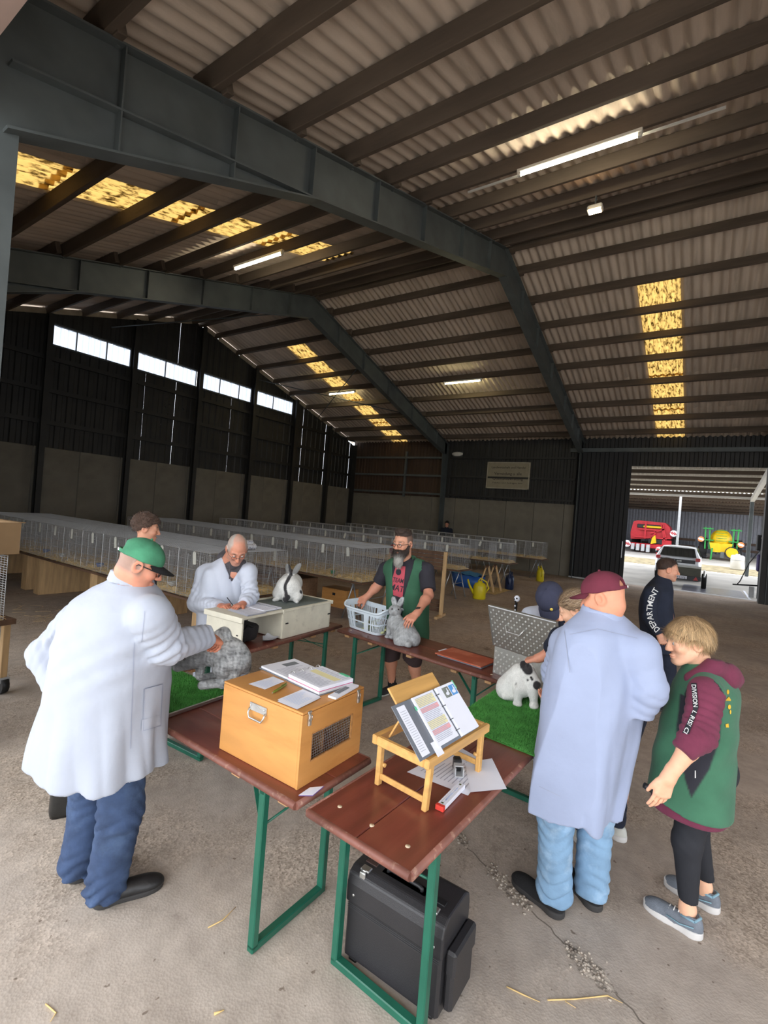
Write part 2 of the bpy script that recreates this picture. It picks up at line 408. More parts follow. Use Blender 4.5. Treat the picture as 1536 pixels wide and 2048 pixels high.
# purlins
PX_n = [X0+.12, 1.73, 2.72, 3.70, 4.70, 5.66, 6.56, 7.55, 8.55, 9.45, 10.12]
PX_f = [10.48, 11.15, 12.15, 13.15, 14.12, 15.06, 16.2, 17.32, 18.36, 19.3]
bays = [(YE, FRAMES[0]), (FRAMES[0], FRAMES[1]), (FRAMES[1], FRAMES[2]), (FRAMES[2], FRAMES[3]), (FRAMES[3], YG)]
pm = {}
for a, b in bays:
    for x in PX_n+PX_f:
        near = x <= XR; th = -ang if near else ang2
        key = (round(b-a, 2), x in (10.12, 10.48))
        if key not in pm:
            m = MB(); m.rbox((0, (b-a)/2, -.095), (.085 if not key[1] else .12, b-a+.35, .19), .006); pm[key] = m.mesh('purlin', M_purlin)
        o = link('purlin', pm[key], roof); o.location = (x+rs.uniform(-.02, .02)+(.05 if a in (FRAMES[0], FRAMES[2]) else -.04), a, zroof(x)-.002+.012); o.rotation_euler = (0, th, 0)
# small packers / splice cleats on purlins near the frames
for fy in FRAMES[1:4]:
    for x in PX_n+PX_f:
        m = MB(); th = SL if x <= XR else -math.tan(ang2)
        m.box((x+.12, fy+.02, zroof(x)-.10), (.03, .14, .16)); m.build('purlin_cleat', M_steel, roof)
# portal frames
def frame(y, tw=.014, fw=.19):
    fr = link('portal_frame', None, roof); fr.location = (0, 0, 0)
    def web(poly, name):
        m = MB(); m.prism(poly, (0, tw, 0), (0, y-tw/2, 0), (1, 0, 0), (0, 0, 1)); return m
    dp = .20
    for side in (0, 1):
        if side == 0:
            A = lambda x: zroof(x)-dp
            kx0, kx1, hx = X0+.02, X0+.42, 4.2
        else:
            A = lambda x: zroof(x)-dp
            kx0, kx1, hx = XW-.10, XW-.50, 17.2
        e = V(kx1, 0, 4.42 if side == 0 else 4.85); h = V(hx, 0, A(hx)-.60); rdg = V(XR, 0, A(XR)-.62)
        m = web([(kx0, A(kx0)), (XR, A(XR)), (XR, rdg[2]), (hx, h[2]), (kx1, e[2]), (kx0, e[2])], 'web')
        m.bar((kx0, y, A(kx0)), (XR, y, A(XR)), fw, .018); m.bar((hx, y, h[2]), (XR, y, rdg[2]), fw, .018)
        m.bar((kx1, y, e[2]), (hx, y, h[2]), fw, .018)
        # the parallel flange that runs through above the haunch
        m.bar((kx1, y, A(kx1)-.50), (hx, y, h[2]), fw*.96, .016)
        m.build('rafter', M_steel, fr)
        p = web([(kx0, 0), (kx1 if side == 0 else kx1+.22, 0), (kx1, e[2]), (kx1, A(kx1)-.02), (kx0, A(kx0))], 'post')
        p.bar((kx0, y, 0), (kx0, y, A(kx0)), .018, fw, (1, 0, 0)); p.bar((kx1 if side == 0 else kx1+.22, y, 0), (kx1, y, e[2]), .018, fw, (1, 0, 0)); p.bar((kx1, y, e[2]), (kx1, y, A(kx1)), .018, fw, (1, 0, 0))
        p.build('post', M_steel, fr)
        for x in ((1.9, 3.0, 4.1, 5.4, 6.7, 8.1, 9.4) if side == 0 else (11.6, 13, 14.6, 16.4, 17.6, 18.6)):
            lo = h[2]+(x-hx)*(rdg[2]-h[2])/(XR-hx) if (x > hx if side == 0 else x < hx) else e[2]+(x-kx1)*(h[2]-e[2])/(hx-kx1)
            s_ = MB(); s_.box((x, y, (A(x)+lo)/2), (.012, fw*.9, A(x)-lo)); s_.build('stiffener', M_steel, fr)
for y in FRAMES[:4]: frame(y)
# wind bracing near the gable and the cable / conduit
bm = MB(); bm.tube([(13.0, 15.4, 6.9), (16.6, 10.3, 6.0)], .018, 6); bm.tube([(13.0, 10.3, 6.9), (16.6, 15.4, 6.0)], .018, 6); bm.build('wind_brace', M_steel, roof)
bm = MB(); bm.tube([(7.2, 15.3, 6.9), (9.3, 10.3, 7.3)], .018, 6); bm.build('wind_brace', M_steel, roof)

# ---- gable wall (left in the photo)
wl = thing('wall_left', None, None, (0, 0, 0), kind='structure')
PH = 3.05
pw = 1.2
pmesh = MB(); pmesh.rbox((0, 0, PH/2), (pw-.012, .14, PH), .012); pme = pmesh.mesh('concrete_panel', M_conc)
x = X0+.6
while x < XW:
    o = link('concrete_panel', pme, wl); o.location = (x, YG+.05+rs.uniform(-.006, .006), 0); x += pw
# vertical profiled cladding above, split around the light strip and leaving the odd daylight slit
slits = {7.2: 0, }
def clad(m, a, b, y, z0f, z1f, axis='x', pitch=.25):
    n = max(1, int(abs(b-a)/pitch))
    pts0 = []; pts1 = []
    k = 0
    for i in range(n):
        t0 = a+(b-a)*i/n; dt = (b-a)/n
        for u, dd in ((0, 0), (.45, 0), (.55, .03), (.9, .03)):
            t = t0+dt*u
            pts0.append((t, dd, z0f(t))); pts1.append((t, dd, z1f(t)))
    pts0.append((b, 0, z0f(b))); pts1.append((b, 0, z1f(b)))
    f = (lambda p: V(p[0], y+p[1], p[2])) if axis == 'x' else (lambda p: V(y+p[1], p[0], p[2]))
    m.grid([[f(p) for p in pts0], [f(p) for p in pts1]], False)
WZ0, WZ1, WX0, WX1 = 5.97, 6.50, 5.80, 15.25
sheets = []
xs = X0
zt = lambda x: zroof(x)-.13
gaps = {8.55: .0010, 9.65: .0030, 12.0: .0010, 13.25: .0014, 16.0: .0035, 17.6: .006, 19.55: .006}
edges = sorted([X0+.02, WX0, WX1, XW]+[X0+1.06*i for i in range(1, 18)]+list(gaps))
for a, b in zip(edges[:-1], edges[1:]):
    if b-a < .05: continue
    g = gaps.get(a, 0.0); g0 = a+g
    m = MB()
    inw = a >= WX0-.01 and b <= WX1+.01
    if inw:
        clad(m, a if a not in gaps or not (a > 8 and a < 13) else g0, b, YG, lambda t: PH-.05, lambda t: WZ0); m.build('cladding_sheet', M_clad, wl)
        m = MB(); clad(m, g0 if a in (9.65,) else a, b, YG, lambda t: WZ1, zt); m.build('cladding_sheet', M_clad, wl)
    else:
        clad(m, g0, b, YG, lambda t: PH-.05, zt); m.build('cladding_sheet', M_clad, wl)
# girts and posts of the gable
gm = MB(); 
for z in (3.75, 4.65, 5.55):
    g_ = MB(); g_.box(((X0+XW)/2, YG-.06, z), (XW-X0, .07, .12)); g_.build('girt', M_clad, wl)
for x in (1.0, 3.2, 5.66, 8.05, 10.45, 12.95, 15.33, 17.7, 19.75):
    g_ = MB(); zt2 = zroof(x)-.2
    g_.box((x, YG-.17, zt2/2), (.012, .2, zt2)); g_.box((x, YG-.27, zt2/2), (.14, .014, zt2)); g_.box((x, YG-.08, zt2/2), (.14, .014, zt2)); g_.build('gable_post', M_clad, wl)
# pale filler blocks (timber ends) under the verge
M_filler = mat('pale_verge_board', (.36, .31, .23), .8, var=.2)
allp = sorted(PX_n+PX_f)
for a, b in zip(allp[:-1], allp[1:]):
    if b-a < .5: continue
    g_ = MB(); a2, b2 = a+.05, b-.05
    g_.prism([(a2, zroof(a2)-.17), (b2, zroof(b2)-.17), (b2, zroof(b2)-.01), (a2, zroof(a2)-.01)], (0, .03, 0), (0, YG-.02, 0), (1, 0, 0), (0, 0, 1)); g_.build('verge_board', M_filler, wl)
# translucent light strip
M_galv0 = mat('dull_grey_glazing_bar', (.16, .17, .18), .6)
win = thing('window_1', None, None, (0, 0, 0), kind='structure')
wx = [5.80, 6.42, 7.27, 8.00, 8.10, 9.20, 10.38, 10.52, 11.4, 12.3, 12.90, 13.0, 14.1, 15.25]
for a, b in zip(wx[:-1], wx[1:]):
    if b-a < .2: continue
    m = MB(); clad(m, a+.012, b-.012, YG, lambda t: WZ0-.02, lambda t: WZ1+.02+.02*math.sin(t*31), pitch=.16); m.build('pane', M_win, win)
m = MB(); m.box(((WX0+WX1)/2, YG-.03, WZ0-.03), (WX1-WX0, .06, .05)); m.box(((WX0+WX1)/2, YG-.03, WZ1+.035), (WX1-WX0, .06, .05)); m.build('window_frame', M_steel, win)
for x_ in wx: m = MB(); m.box((x_, YG-.02, (WZ0+WZ1)/2), (.030, .03, WZ1-WZ0+.04)); m.build('glazing_bar', M_galv0, win)
# bullet-size holes that let daylight dots through: small translucent plugs in the cladding
hm = MB()
for px, pz in ((9.35, 5.28), (9.47, 5.1), (9.32, 4.98), (9.42, 4.8), (10.0, 5.05), (9.2, 4.35), (12.86, 4.33), (12.95, 4.34)):
    hm.lathe([(.001, 0), (.022, 0)], (0, 0, 0), 8); hm.v[-1] = hm.v[-1][:, [0, 2, 1]]+V(px, YG-.004, pz)
M_hole = mat_translucent('hole_daylight', (.9, .93, 1.0), (.9, .93, 1), .0, 1, (1, 1, 1))
hm.build('cladding_hole', M_hole, wl)

# ---- far eaves wall with the yard door (right in the photo)
wb = thing('wall_back', None, None, (0, 0, 0), kind='structure')
DY0, DY1, DZ = -1.5, 2.62, 4.42
pmb = MB(); pmb.rbox((0, 0, 2.86/2), (.14, pw-.012, 2.86), .012); pmbe = pmb.mesh('concrete_panel', M_conc)
y = YG-.65
while y > 4.0:
    o = link('concrete_panel', pmbe, wb); o.location = (XW+.06+rs.uniform(-.006, .006), y, 0); y -= pw
def wallbox(m, y0, y1, z0, z1): m.box((XW+.05, (y0+y1)/2, (z0+z1)/2), (.05, y1-y0, z1-z0))
def bclad(y0, y1, z0, z1, M=M_clad, pitch=.25):
    m = MB(); clad(m, y0, y1, XW, lambda t: z0, lambda t: z1, 'y', pitch); m.build('cladding_sheet', M, wb)
yy = [4.2, 5.2, 6.2, 7.2, 8.2, 9.2, 10.25]
for a, b in zip(yy[:-1], yy[1:]): bclad(a, b, 2.82, ZE+.12)
yy = [10.2, 11.1, 12.0, 12.9, 13.8, 14.7, YG]
for a, b in zip(yy[:-1], yy[1:]): bclad(a, b, 2.82, ZE+.12, M_brownclad, .16)
bclad(DY1, 4.2, 0, ZE+.12); bclad(DY0, DY1, DZ, ZE+.12); bclad(YE, DY0, 0, ZE+.12)
for z in (3.0, 3.85, 4.7):
    g_ = MB(); g_.box((XW-.06, (10.2+YG)/2, z), (.08, YG-10.3, .09)); g_.build('girt', M_steel, wb)
    g_ = MB(); g_.box((XW-.06, (4.4+10.1)/2, z), (.06, 5.6, .08)); g_.build('girt', M_clad, wb)
for y in (12.35,):
    g_ = MB(); g_.box((XW-.06, y, 3.9), (.09, .1, 2.2)); g_.build('girt', M_steel, wb)
# sliding door leaf pushed to the left of its opening
d1 = thing('door_1', None, None, (0, 0, 0), kind='structure')
m = MB(); clad(m, 2.45, 4.35, XW-.32, lambda t: .06, lambda t: 4.9, 'y', .3); m.build('door_panel', M_dark, d1)
M_alu = mat('bare_aluminium', (.62, .63, .64), .35, 1.0, var=.06)
M_galv = mat('galvanised_steel', (.45, .46, .47), .4, .8, var=.12, vs=12)
m = MB(); m.box((XW-.32, 3.4, .05), (.04, 1.9, .05)); m.build('bottom_rail', M_alu, d1)
m = MB(); m.bar((XW-.36, 2.55, 1.0), (XW-.36, 2.55, 1.6), .03, .03); m.build('handle', M_galv, d1)
m = MB(); m.box((XW-.30, 1.4, 4.98), (.12, 6.5, .14)); m.build('sliding_rail', M_steel, d1)
# right jamb, thick and dark
m = MB(); m.box((XW-.1, DY0-.35, ZE/2), (.5, .7, ZE)); m.build('door_jamb', M_clad, wb)

# ---- near eaves wall and the doorway the picture is taken from
wn = thing('wall_front', None, None, (0, 0, 0), kind='structure')
M_lintel = mat('red_brown_timber_lintel', (.24, .165, .135), .8, var=.2, vs=4, stretch=(1, .2, 1))
m = MB(); clad(m, 4.25, 4.9, X0-.05, lambda t: 0, lambda t: ZE+.1, 'y'); clad(m, 4.9, 7.6, X0-.05, lambda t: 2.2, lambda t: ZE+.1, 'y'); clad(m, 7.6, YG, X0-.05, lambda t: 0, lambda t: ZE+.1, 'y'); m.build('cladding_sheet', M_clad, wn)  # low gap in this unseen wall added to light the left floor
m = MB(); clad(m, YE, 4.25, X0-.05, lambda t: 4.62, lambda t: ZE+.1, 'y'); m.build('cladding_sheet', M_clad, wn)
m = MB(); m.box((X0+.05, (YE+4.2)/2, 4.75), (.22, 4.2-YE, .55)); m.build('lintel', M_lintel, wn)
m = MB(); m.box((-1.4, (YE+9)/2, 5.42), (4.2, 9-YE, .06)); m.build('added_shade_canopy', M_sheet, wn)  # unseen canopy added to shade the foreground from the high sky
we = thing('wall_right', None, None, (0, 0, 0), kind='structure')
m = MB(); m.add([(X0, YE, ZE-.2), (6.0, YE, ZE-.2), (6.0, YE, 0), (XW, YE, 0), (XW, YE, ZE), (XR, YE, ZR+.2), (X0, YE, ZE)], [(0, 1, 5, 6), (1, 2, 3, 4), (1, 4, 5)]); m.build('cladding_sheet', M_clad, we)   # unseen end wall, opened below the gable to bring light deep inside

# ---- fluorescent battens and the floodlight
M_tube = mat('lit_fluorescent_tube', (1, 1, 1), .5, var=0, emit=(1.0, .90, .66), estr=75.0)
M_tubew = mat('lit_fluorescent_tube_warm', (1, 1, 1), .5, var=0, emit=(1.0, .90, .50), estr=60.0)
M_lampw = mat('white_lamp_housing', (.62, .60, .55), .5, var=.05)
def batten(x, y0, y1, m_t, label, group='fluorescent battens under the roof'):
    z = zroof(x)-.235
    t = thing('strip_light', label, 'light', (x, (y0+y1)/2, z), group=group)
    L_ = y1-y0
    b = MB(); b.rbox((0, 0, .03), (.07, L_, .055), .008); b.build('housing', M_lampw, t)
    b = MB(); b.tube([(0, -L_/2+.05, -.022), (0, L_/2-.05, -.022)], .019, 8); b.build('tube', m_t, t)
    for s_ in (-1, 1):
        b = MB(); b.rbox((0, s_*(L_/2-.03), -.015), (.05, .05, .06), .006); b.build('lamp_holder', M_lampw, t)
batten(6.58, 1.0, 2.60, M_tube, 'long lit strip light under the near roof slope, largest one')
batten(6.58, 7.35, 8.85, M_tube, 'lit strip light beside the left yellow skylight strip')
batten(15.06, 6.62, 8.05, M_tubew, 'lit warm strip light on the far roof slope, right of the far yellow skylight')
batten(15.06, 12.0, 13.4, M_tubew, 'lit warm strip light crossing the far yellow skylight near the gable')
# thin light-coloured rail above the largest batten
t = thing('cable_rail', 'thin pale cable rail above the largest lit strip light', 'rail', (6.70, 1.8, zroof(6.70)-.17))
b = MB(); b.box((.05, 0, 0), (.03, 3.3, .02)); b.build('rail', M_lampw, t)
def flood(x, y):
    z = zroof(x)-.42
    t = thing('floodlight', 'small glowing floodlight below the near roof slope', 'light', (x, y, z))
    b = MB(); b.rbox((0, 0, 0), (.16, .24, .10), .02); b.build('housing', M_lampw, t)
    b = MB(); b.rbox((-.02, 0, -.052), (.13, .20, .006), .002); b.build('lens', mat('lit_flood_lens', (1, 1, 1), var=0, emit=(1, .62, .28), estr=70.0), t)
    b = MB(); b.bar((0, 0, .05), (0, 0, .22), .02, .05); b.build('bracket', M_steel, t)
flood(8.5, 1.93)
t = thing('bulkhead_lamp', 'unlit oval bulkhead lamp on the back wall beside the steel post', 'light', (XW-.16, 9.6, 4.86))
b = MB(); b.ball((0, 0, 0), (.08, .28, .10), 12); b.build('lamp_body', M_lampw, t)
b = MB(); b.rbox((.06, 0, 0), (.05, .5, .22), .02); b.build('base_plate', M_steel, t)
# notice board
M_board = mat('cream_notice_board', (.27, .235, .165), .7, var=.08)
M_boardtx = mat('brown_notice_lettering', (.055, .042, .03), .7, var=0)
sg = thing('notice_sign', 'cream notice board with dark lettering on the back wall', 'sign', (XW-.06, 7.2, 3.95))
b = MB(); b.rbox((0, 0, 0), (.04, 1.9, 1.15), .008); b.build('board', M_board, sg)
b = MB()
for a in (-1, 1): b.box((-.025, a*.92, 0), (.02, .05, 1.15)); b.box((-.025, 0, a*.555), (.02, 1.9, .04))
b.build('frame', mat('pale_sign_frame', (.36, .32, .24), .6), sg)
for s_, z, h, wd in (('Landwirtschaft und Handel', .30, .13, 1.5), ('Vermittlung u. alle', .02, .17, 1.2), ('Qualitätsberatung', -.19, .17, 1.35), ('Telefon und Anfragen hier', -.35, .08, 1.35)):
    put_text('lettering', s_, h, V(-.021, wd/2, z), (0, -1, 0), (0, 0, 1), M_boardtx, sg, True, wd, .003, world=False)
# ================================================================== judging tables and what is on them
M_top = mat('red_brown_varnished_table_top', (.165, .040, .026), .42, var=.22, vs=5, stretch=(.35, 3, 1), bump=.06, bs=40, col2=(.30, .17, .13), c2s=9, c2lo=.66, c2hi=.74, coat=.3)
M_edge = mat('worn_table_edge', (.17, .065, .047), .5, var=.3, vs=9, col2=(.30, .17, .12), c2s=30, c2lo=.56, c2hi=.70)
M_green = mat('dark_green_painted_steel', (.012, .105, .065), .38, var=.2, vs=5, coat=.2)
M_batten = mat('pine_batten', (.42, .24, .11), .7, var=.2, vs=6)
M_plug = mat('pale_screw_plug', (.62, .50, .35), .6)
TABLES = {}
def beer_table(label, c, rz, L, seed):
    t = thing('trestle_table', label, 'table', (c[0], c[1], 0), rz, 'folding beer tables set in a square')
    r = random.Random(seed)
    Wd = .50; TZ = .77
    # two glued planks with a fine joint, rounded edges
    for k, (y0, y1) in enumerate(((-.25, -.0012), (.0012, .25))):
        m = MB(); m.rbox((0, (y0+y1)/2, TZ-.014), (L, y1-y0, .028), .004); m.build('tabletop', M_top, t)
    m = MB()
    # rounded nosing round the whole top
    q = [(-L/2, -.25), (L/2, -.25), (L/2, .25), (-L/2, .25)]
    for i in range(4):
        a, b = q[i], q[(i+1) % 4]; m.tube([(a[0], a[1], TZ-.0155), (b[0], b[1], TZ-.0155)], .0165, 10)
    m.build('edge_nosing', M_edge, t)
    for x in (-L/2+.10, -L/2+.42, 0, L/2-.42, L/2-.10):
        m = MB(); m.rbox((x, 0, TZ-.046), (.06, .46, .035), .004); m.build('batten', M_batten, t)
    m = MB()
    for x in (-L/2+.10, L/2-.10):
        for y in (-.17, 0, .17): m.lathe([(0, TZ+.0012), (.010, TZ+.0012), (.010, TZ-.002)], (x, y, 0), 10)
    m.build('screw_plug', M_plug, t)['kind'] = 'stuff'
    for s_ in (-1, 1):
        x = s_*(L/2-.22); f = MB(); yl = .222
        for y in (-yl, yl):
            f.rbox((x, y, .38), (.038, .034, .72), .004)
        f.rbox((x, 0, .020), (.038, 2*yl+.034, .034), .004); f.rbox((x, 0, TZ-.048), (.034, 2*yl+.034, .03), .004)
        f.build('leg_frame', M_green, t)
        b = MB(); b.tube([(x, -yl, .60), (x, yl, .56)], .006, 6); b.build('cross_rod', M_green, t)
        b = MB(); b.bar((x, -yl, .56), (x-s_*.30, -.06, TZ-.05), .020, .006); b.build('brace', M_green, t)
        b = MB(); b.bar((x, yl, .56), (x-s_*.30, .06, TZ-.05), .020, .006); b.build('brace', M_green, t)
    return t
T1 = beer_table('nearest dark red folding table carrying the bamboo tray', (2.615, .955), R(-3), 2.26, 1)
T2 = beer_table('dark red folding table on the left carrying the wooden carrier box', (1.775, 2.425), R(88.5), 2.2, 2)
T3 = beer_table('dark red folding table at the back carrying the cream writing box', (3.045, 3.33), R(3), 1.90, 3)
T4 = beer_table('dark red folding table at the right carrying the white laundry basket', (3.981, 2.115), R(83), 1.79, 4)

M_ply = mat('orange_plywood', (.54, .255, .072), .48, var=.10, vs=3, stretch=(1, 1, 5), col2=(.44, .18, .045), c2s=2.2, c2lo=.5, c2hi=.8, coat=.15)
M_plye = mat('plywood_edge', (.43, .21, .075), .6, var=.25, vs=40)
M_zinc = mat('zinc_fitting', (.62, .62, .60), .35, .9, var=.12, vs=30)
M_paper = mat('white_paper', (.78, .80, .88), .8, var=.03)
M_ink = mat('grey_print', (.42, .44, .52), .8, var=0)
M_inkb = mat('blue_print', (.45, .60, .86), .8, var=0)
M_black = mat('black_plastic', (.014, .014, .015), .45, var=.1)
M_dgrey = mat('dark_grey_cloth', (.022, .020, .022), .9, var=.3, vs=12, bump=.3, bs=40)

def paper(name, label, pts, z, group=None, lines=8, ink=None, thick=.0012, n=1, margin=.12, seed=0, cat='paper', stamp=None, curl=.0):
    """a loose sheet given by its four corners (x,y), printed with fine lines"""
    p = [V(a, b, z) for a, b in pts]; c = sum(p)/4
    t = thing(name, label, cat, c, group=group)
    r = random.Random(seed)
    for k in range(n):
        m = MB(); d = V(r.uniform(-.012, .012), r.uniform(-.012, .012), 0)*(k > 0)
        q = [a-c+d+V(0, 0, thick*(n-k-1)) for a in p]
        g = [[q[0]+(q[1]-q[0])*u+(q[3]-q[0]+(q[2]-q[1]-q[3]+q[0])*u)*v+V(0, 0, .0008+curl*((u-.5)**2+(v-.5)**2)) for u in np.linspace(0, 1, 5)] for v in np.linspace(0, 1, 5)]
        m.grid(g, True); m.grid([[a-V(0, 0, .0008) for a in row] for row in g], True, True); m.build('sheet', M_paper, t)
    q = [a-c+V(0, 0, thick*(n-1)+.0016) for a in p]
    f = lambda u, v: q[0]+(q[1]-q[0])*u+(q[3]-q[0]+(q[2]-q[1]-q[3]+q[0])*u)*v+V(0, 0, curl*((u-.5)**2+(v-.5)**2))
    m = MB()
    for i in range(lines):
        v = margin+(1-2*margin)*i/max(1, lines-1); u1 = r.uniform(.45, .92)
        m.add([f(margin, v), f(u1, v), f(u1, v+.018), f(margin, v+.018)], [(0, 1, 2, 3)])
    o = m.build('printed_lines', ink or M_ink, t); o['kind'] = 'stuff'
    return t

# ---- plywood carrier box with wire window
BX0, BX1, BY0, BY1, BZ0, BZ1 = 1.559, 2.005, 1.388, 1.918, .771, 1.104
cb = thing('carrier_box', 'orange plywood animal carrier with wire window and metal handle on the left table', 'box', ((BX0+BX1)/2, (BY0+BY1)/2, BZ0))
def cbm(name, lo, hi, M=M_ply, r=.002):
    m = MB(); m.rbox(((lo[0]+hi[0])/2, (lo[1]+hi[1])/2, (lo[2]+hi[2])/2), (hi[0]-lo[0], hi[1]-lo[1], hi[2]-lo[2]), r); return m.build(name, M, cb, world=True)
th = .012; ZL = BZ1-.012
cbm('side_panel', (BX0, BY0+th, BZ0), (BX0+th, BY1, ZL)); cbm('side_panel', (BX1-th, BY0+th, BZ0), (BX1, BY1, ZL))
cbm('back_panel', (BX0+th, BY1-th, BZ0), (BX1-th, BY1, ZL)); cbm('floor_panel', (BX0+th, BY0+th, BZ0), (BX1-th, BY1-th, BZ0+th))
cbm('lid', (BX0, BY0, ZL+.0015), (BX1, BY1, BZ1))
wx0, wx1, wz0, wz1 = 1.630, 1.924, .868, .992
m = MB()
for lo, hi in (((BX0, BZ0), (wx0, ZL)), ((wx1, BZ0), (BX1, ZL)), ((wx0, BZ0), (wx1, wz0)), ((wx0, wz1), (wx1, ZL))):
    m.box(((lo[0]+hi[0])/2, BY0+th/2, (lo[1]+hi[1])/2), (hi[0]-lo[0], th, hi[1]-lo[1]))
m.build('front_panel', M_ply, cb, world=True)
m = MB()
for a, b in (((wx0, wz0), (wx1, wz0)), ((wx1, wz0), (wx1, wz1)), ((wx1, wz1), (wx0, wz1)), ((wx0, wz1), (wx0, wz0))): m.bar((a[0], BY0+.002, a[1]), (b[0], BY0+.002, b[1]), .006, .006, (0, 1, 0))
m.build('window_trim', M_plye, cb, world=True)
cbm('partition', (1.765, BY0+.05, BZ0+th), (1.775, BY1-th, ZL-.03), M_plye)
m = MB()
for x in np.arange(wx0+.006, wx1, .0128): m.tube([(x, BY0+.010, wz0), (x, BY0+.010, wz1)], .0013, 4, False, False)
for z in np.arange(wz0+.006, wz1, .0128): m.tube([(wx0, BY0+.0115, z), (wx1, BY0+.0115, z)], .0013, 4, False, False)
m.build('wire_mesh', M_zinc, cb, world=True)['kind'] = 'stuff'
for x in (1.600, 1.954):
    m = MB(); m.rbox((x, BY0-.004, 1.078), (.014, .008, .030), .002); m.rbox((x, BY0-.006, 1.052), (.018, .010, .026), .002); m.rbox((x, BY0-.004, 1.097), (.024, .006, .012), .002)
    m.tube([(x-.008, BY0-.010, 1.062), (x-.008, BY0-.012, 1.085), (x+.008, BY0-.012, 1.085), (x+.008, BY0-.010, 1.062)], .0018, 6); m.build('toggle_latch', M_zinc, cb, world=True)
m = MB(); m.rbox((BX0-.003, 1.662, 1.044), (.006, .112, .036), .002)
for s_ in (-1, 1): m.lathe([(0, .0), (.004, 0), (.004, -.004)], (0, 0, 0), 8); m.v[-1] = m.v[-1][:, [2, 1, 0]]*V(1, 1, 1)+V(BX0-.007, 1.662+s_*.045, 1.05)
m.prism([(-.02, 0), (0, .012), (.02, 0), (0, -.012)], (-.003, 0, 0), (BX0-.006, 1.662, 1.045), (0, 1, 0), (0, 0, 1))
m.build('handle_plate', M_zinc, cb, world=True)
m = MB(); m.tube([(BX0-.007, 1.714, 1.036), (BX0-.016, 1.714, 1.016), (BX0-.018, 1.702, .996), (BX0-.018, 1.622, .996), (BX0-.016, 1.610, 1.016), (BX0-.007, 1.610, 1.036)], .0045, 8); m.build('bail_handle', M_zinc, cb, world=True)

# ---- binder on the carrier box
M_pageedge = mat('page_edges', (.70, .70, .72), .8, var=.15, vs=200, stretch=(1, 1, 40))
M_cover = mat('grey_binder_cover', (.20, .22, .25), .5)
M_yel = mat('yellow_highlighter', (.80, .74, .42), .8, var=.05); M_pink = mat('pink_highlighter', (.80, .40, .42), .8, var=.05)
M_tab = mat('green_index_tab', (.12, .55, .30), .5); M_magenta = mat('magenta_divider', (.60, .10, .25), .5)
def block(m, q, z0, z1, z0b=None):
    """page block over quad q (4 xy corners), lower face z0, upper face z1"""
    vs = [V(a, b, z0) for a, b in q]+[V(a, b, z1) for a, b in q]
    m.add(vs, [(3, 2, 1, 0), (4, 5, 6, 7), (0, 1, 5, 4), (1, 2, 6, 5), (2, 3, 7, 6), (3, 0, 4, 7)], False)
bz = BZ1+.001
bd = thing('ring_binder', 'open ring binder with highlighted pages on the plywood carrier box', 'binder', (1.93, 1.73, bz))
qL = [(1.765, 1.705), (2.06, 1.655), (2.095, 2.01), (1.80, 2.045)]; qR = [(1.755, 1.470), (2.045, 1.425), (2.065, 1.650), (1.762, 1.700)]
def blk(name, q, z0, z1, M, par): m = MB(); block(m, q, z0, z1); return m.build(name, M, par, world=True)
sh = lambda q, s_: [tuple(np.mean(q, 0)+(np.array(a)-np.mean(q, 0))*s_) for a in q]
if True:
    qL2 = [(1.80, 1.705), (2.02, 1.672), (2.055, 1.93), (1.83, 1.965)]
    # fold the binder so that it stays on the lid
    qL = [(1.785, 1.708), (2.0, 1.676), (2.03, 1.905), (1.81, 1.935)]; qR = [(1.752, 1.47), (1.972, 1.437), (2.0, 1.672), (1.782, 1.704)]
blk('cover', sh(qL+[], 1.06), bz, bz+.003, M_cover, bd); blk('cover', sh(qR, 1.05), bz, bz+.003, M_cover, bd)
blk('page_block', qL, bz+.004, bz+.014, M_paper, bd)
blk('page_block', qR, bz+.004, bz+.016, M_pageedge, bd); blk('divider', sh(qR, 1.01), bz+.0165, bz+.019, M_magenta, bd); blk('page_block', qR, bz+.0195, bz+.036, M_paper, bd)
def patch(name, q, u0, u1, v0, v1, z, M, par):
    f = lambda u, v: (np.array(q[0])+(np.array(q[1])-np.array(q[0]))*u)*(1-v)+(np.array(q[3])+(np.array(q[2])-np.array(q[3]))*u)*v
    m = MB(); m.add([V(*f(u, v), z) for u, v in ((u0, v0), (u1, v0), (u1, v1), (u0, v1))], [(0, 1, 2, 3)]); return m
def lines_on(name, q, rows, z, M, par, seed=0, u0=.1, u1=.9):
    r = random.Random(seed); f = lambda u, v: (np.array(q[0])+(np.array(q[1])-np.array(q[0]))*u)*(1-v)+(np.array(q[3])+(np.array(q[2])-np.array(q[3]))*u)*v
    m = MB()
    for v in rows:
        e = u0+(u1-u0)*r.uniform(.6, 1); m.add([V(*f(u, v+d), z) for u, d in ((u0, 0), (e, 0), (e, .016), (u0, .016))], [(0, 1, 2, 3)])
    o = m.build(name, M, par, world=True); o['kind'] = 'stuff'; return o
patch('p', qR, .52, .72, .1, .9, bz+.0366, M_yel, bd).build('highlight_strip', M_yel, bd, world=True)
lines_on('printed_lines', qR, np.linspace(.08, .92, 16), bz+.037, M_ink, bd, 1, .08, .48); lines_on('printed_lines', qR, np.linspace(.08, .92, 12), bz+.037, M_ink, bd, 2, .75, .95)
lines_on('printed_lines', qL, np.linspace(.06, .55, 9), bz+.0145, M_ink, bd, 3)
patch('p', qL, .45, .85, .62, .82, bz+.0148, M_cover, bd).build('printed_picture', M_cover, bd, world=True)
blk('index_tab', [(1.965, 1.47), (1.985, 1.467), (1.995, 1.53), (1.975, 1.533)], bz+.032, bz+.0372, M_tab, bd)
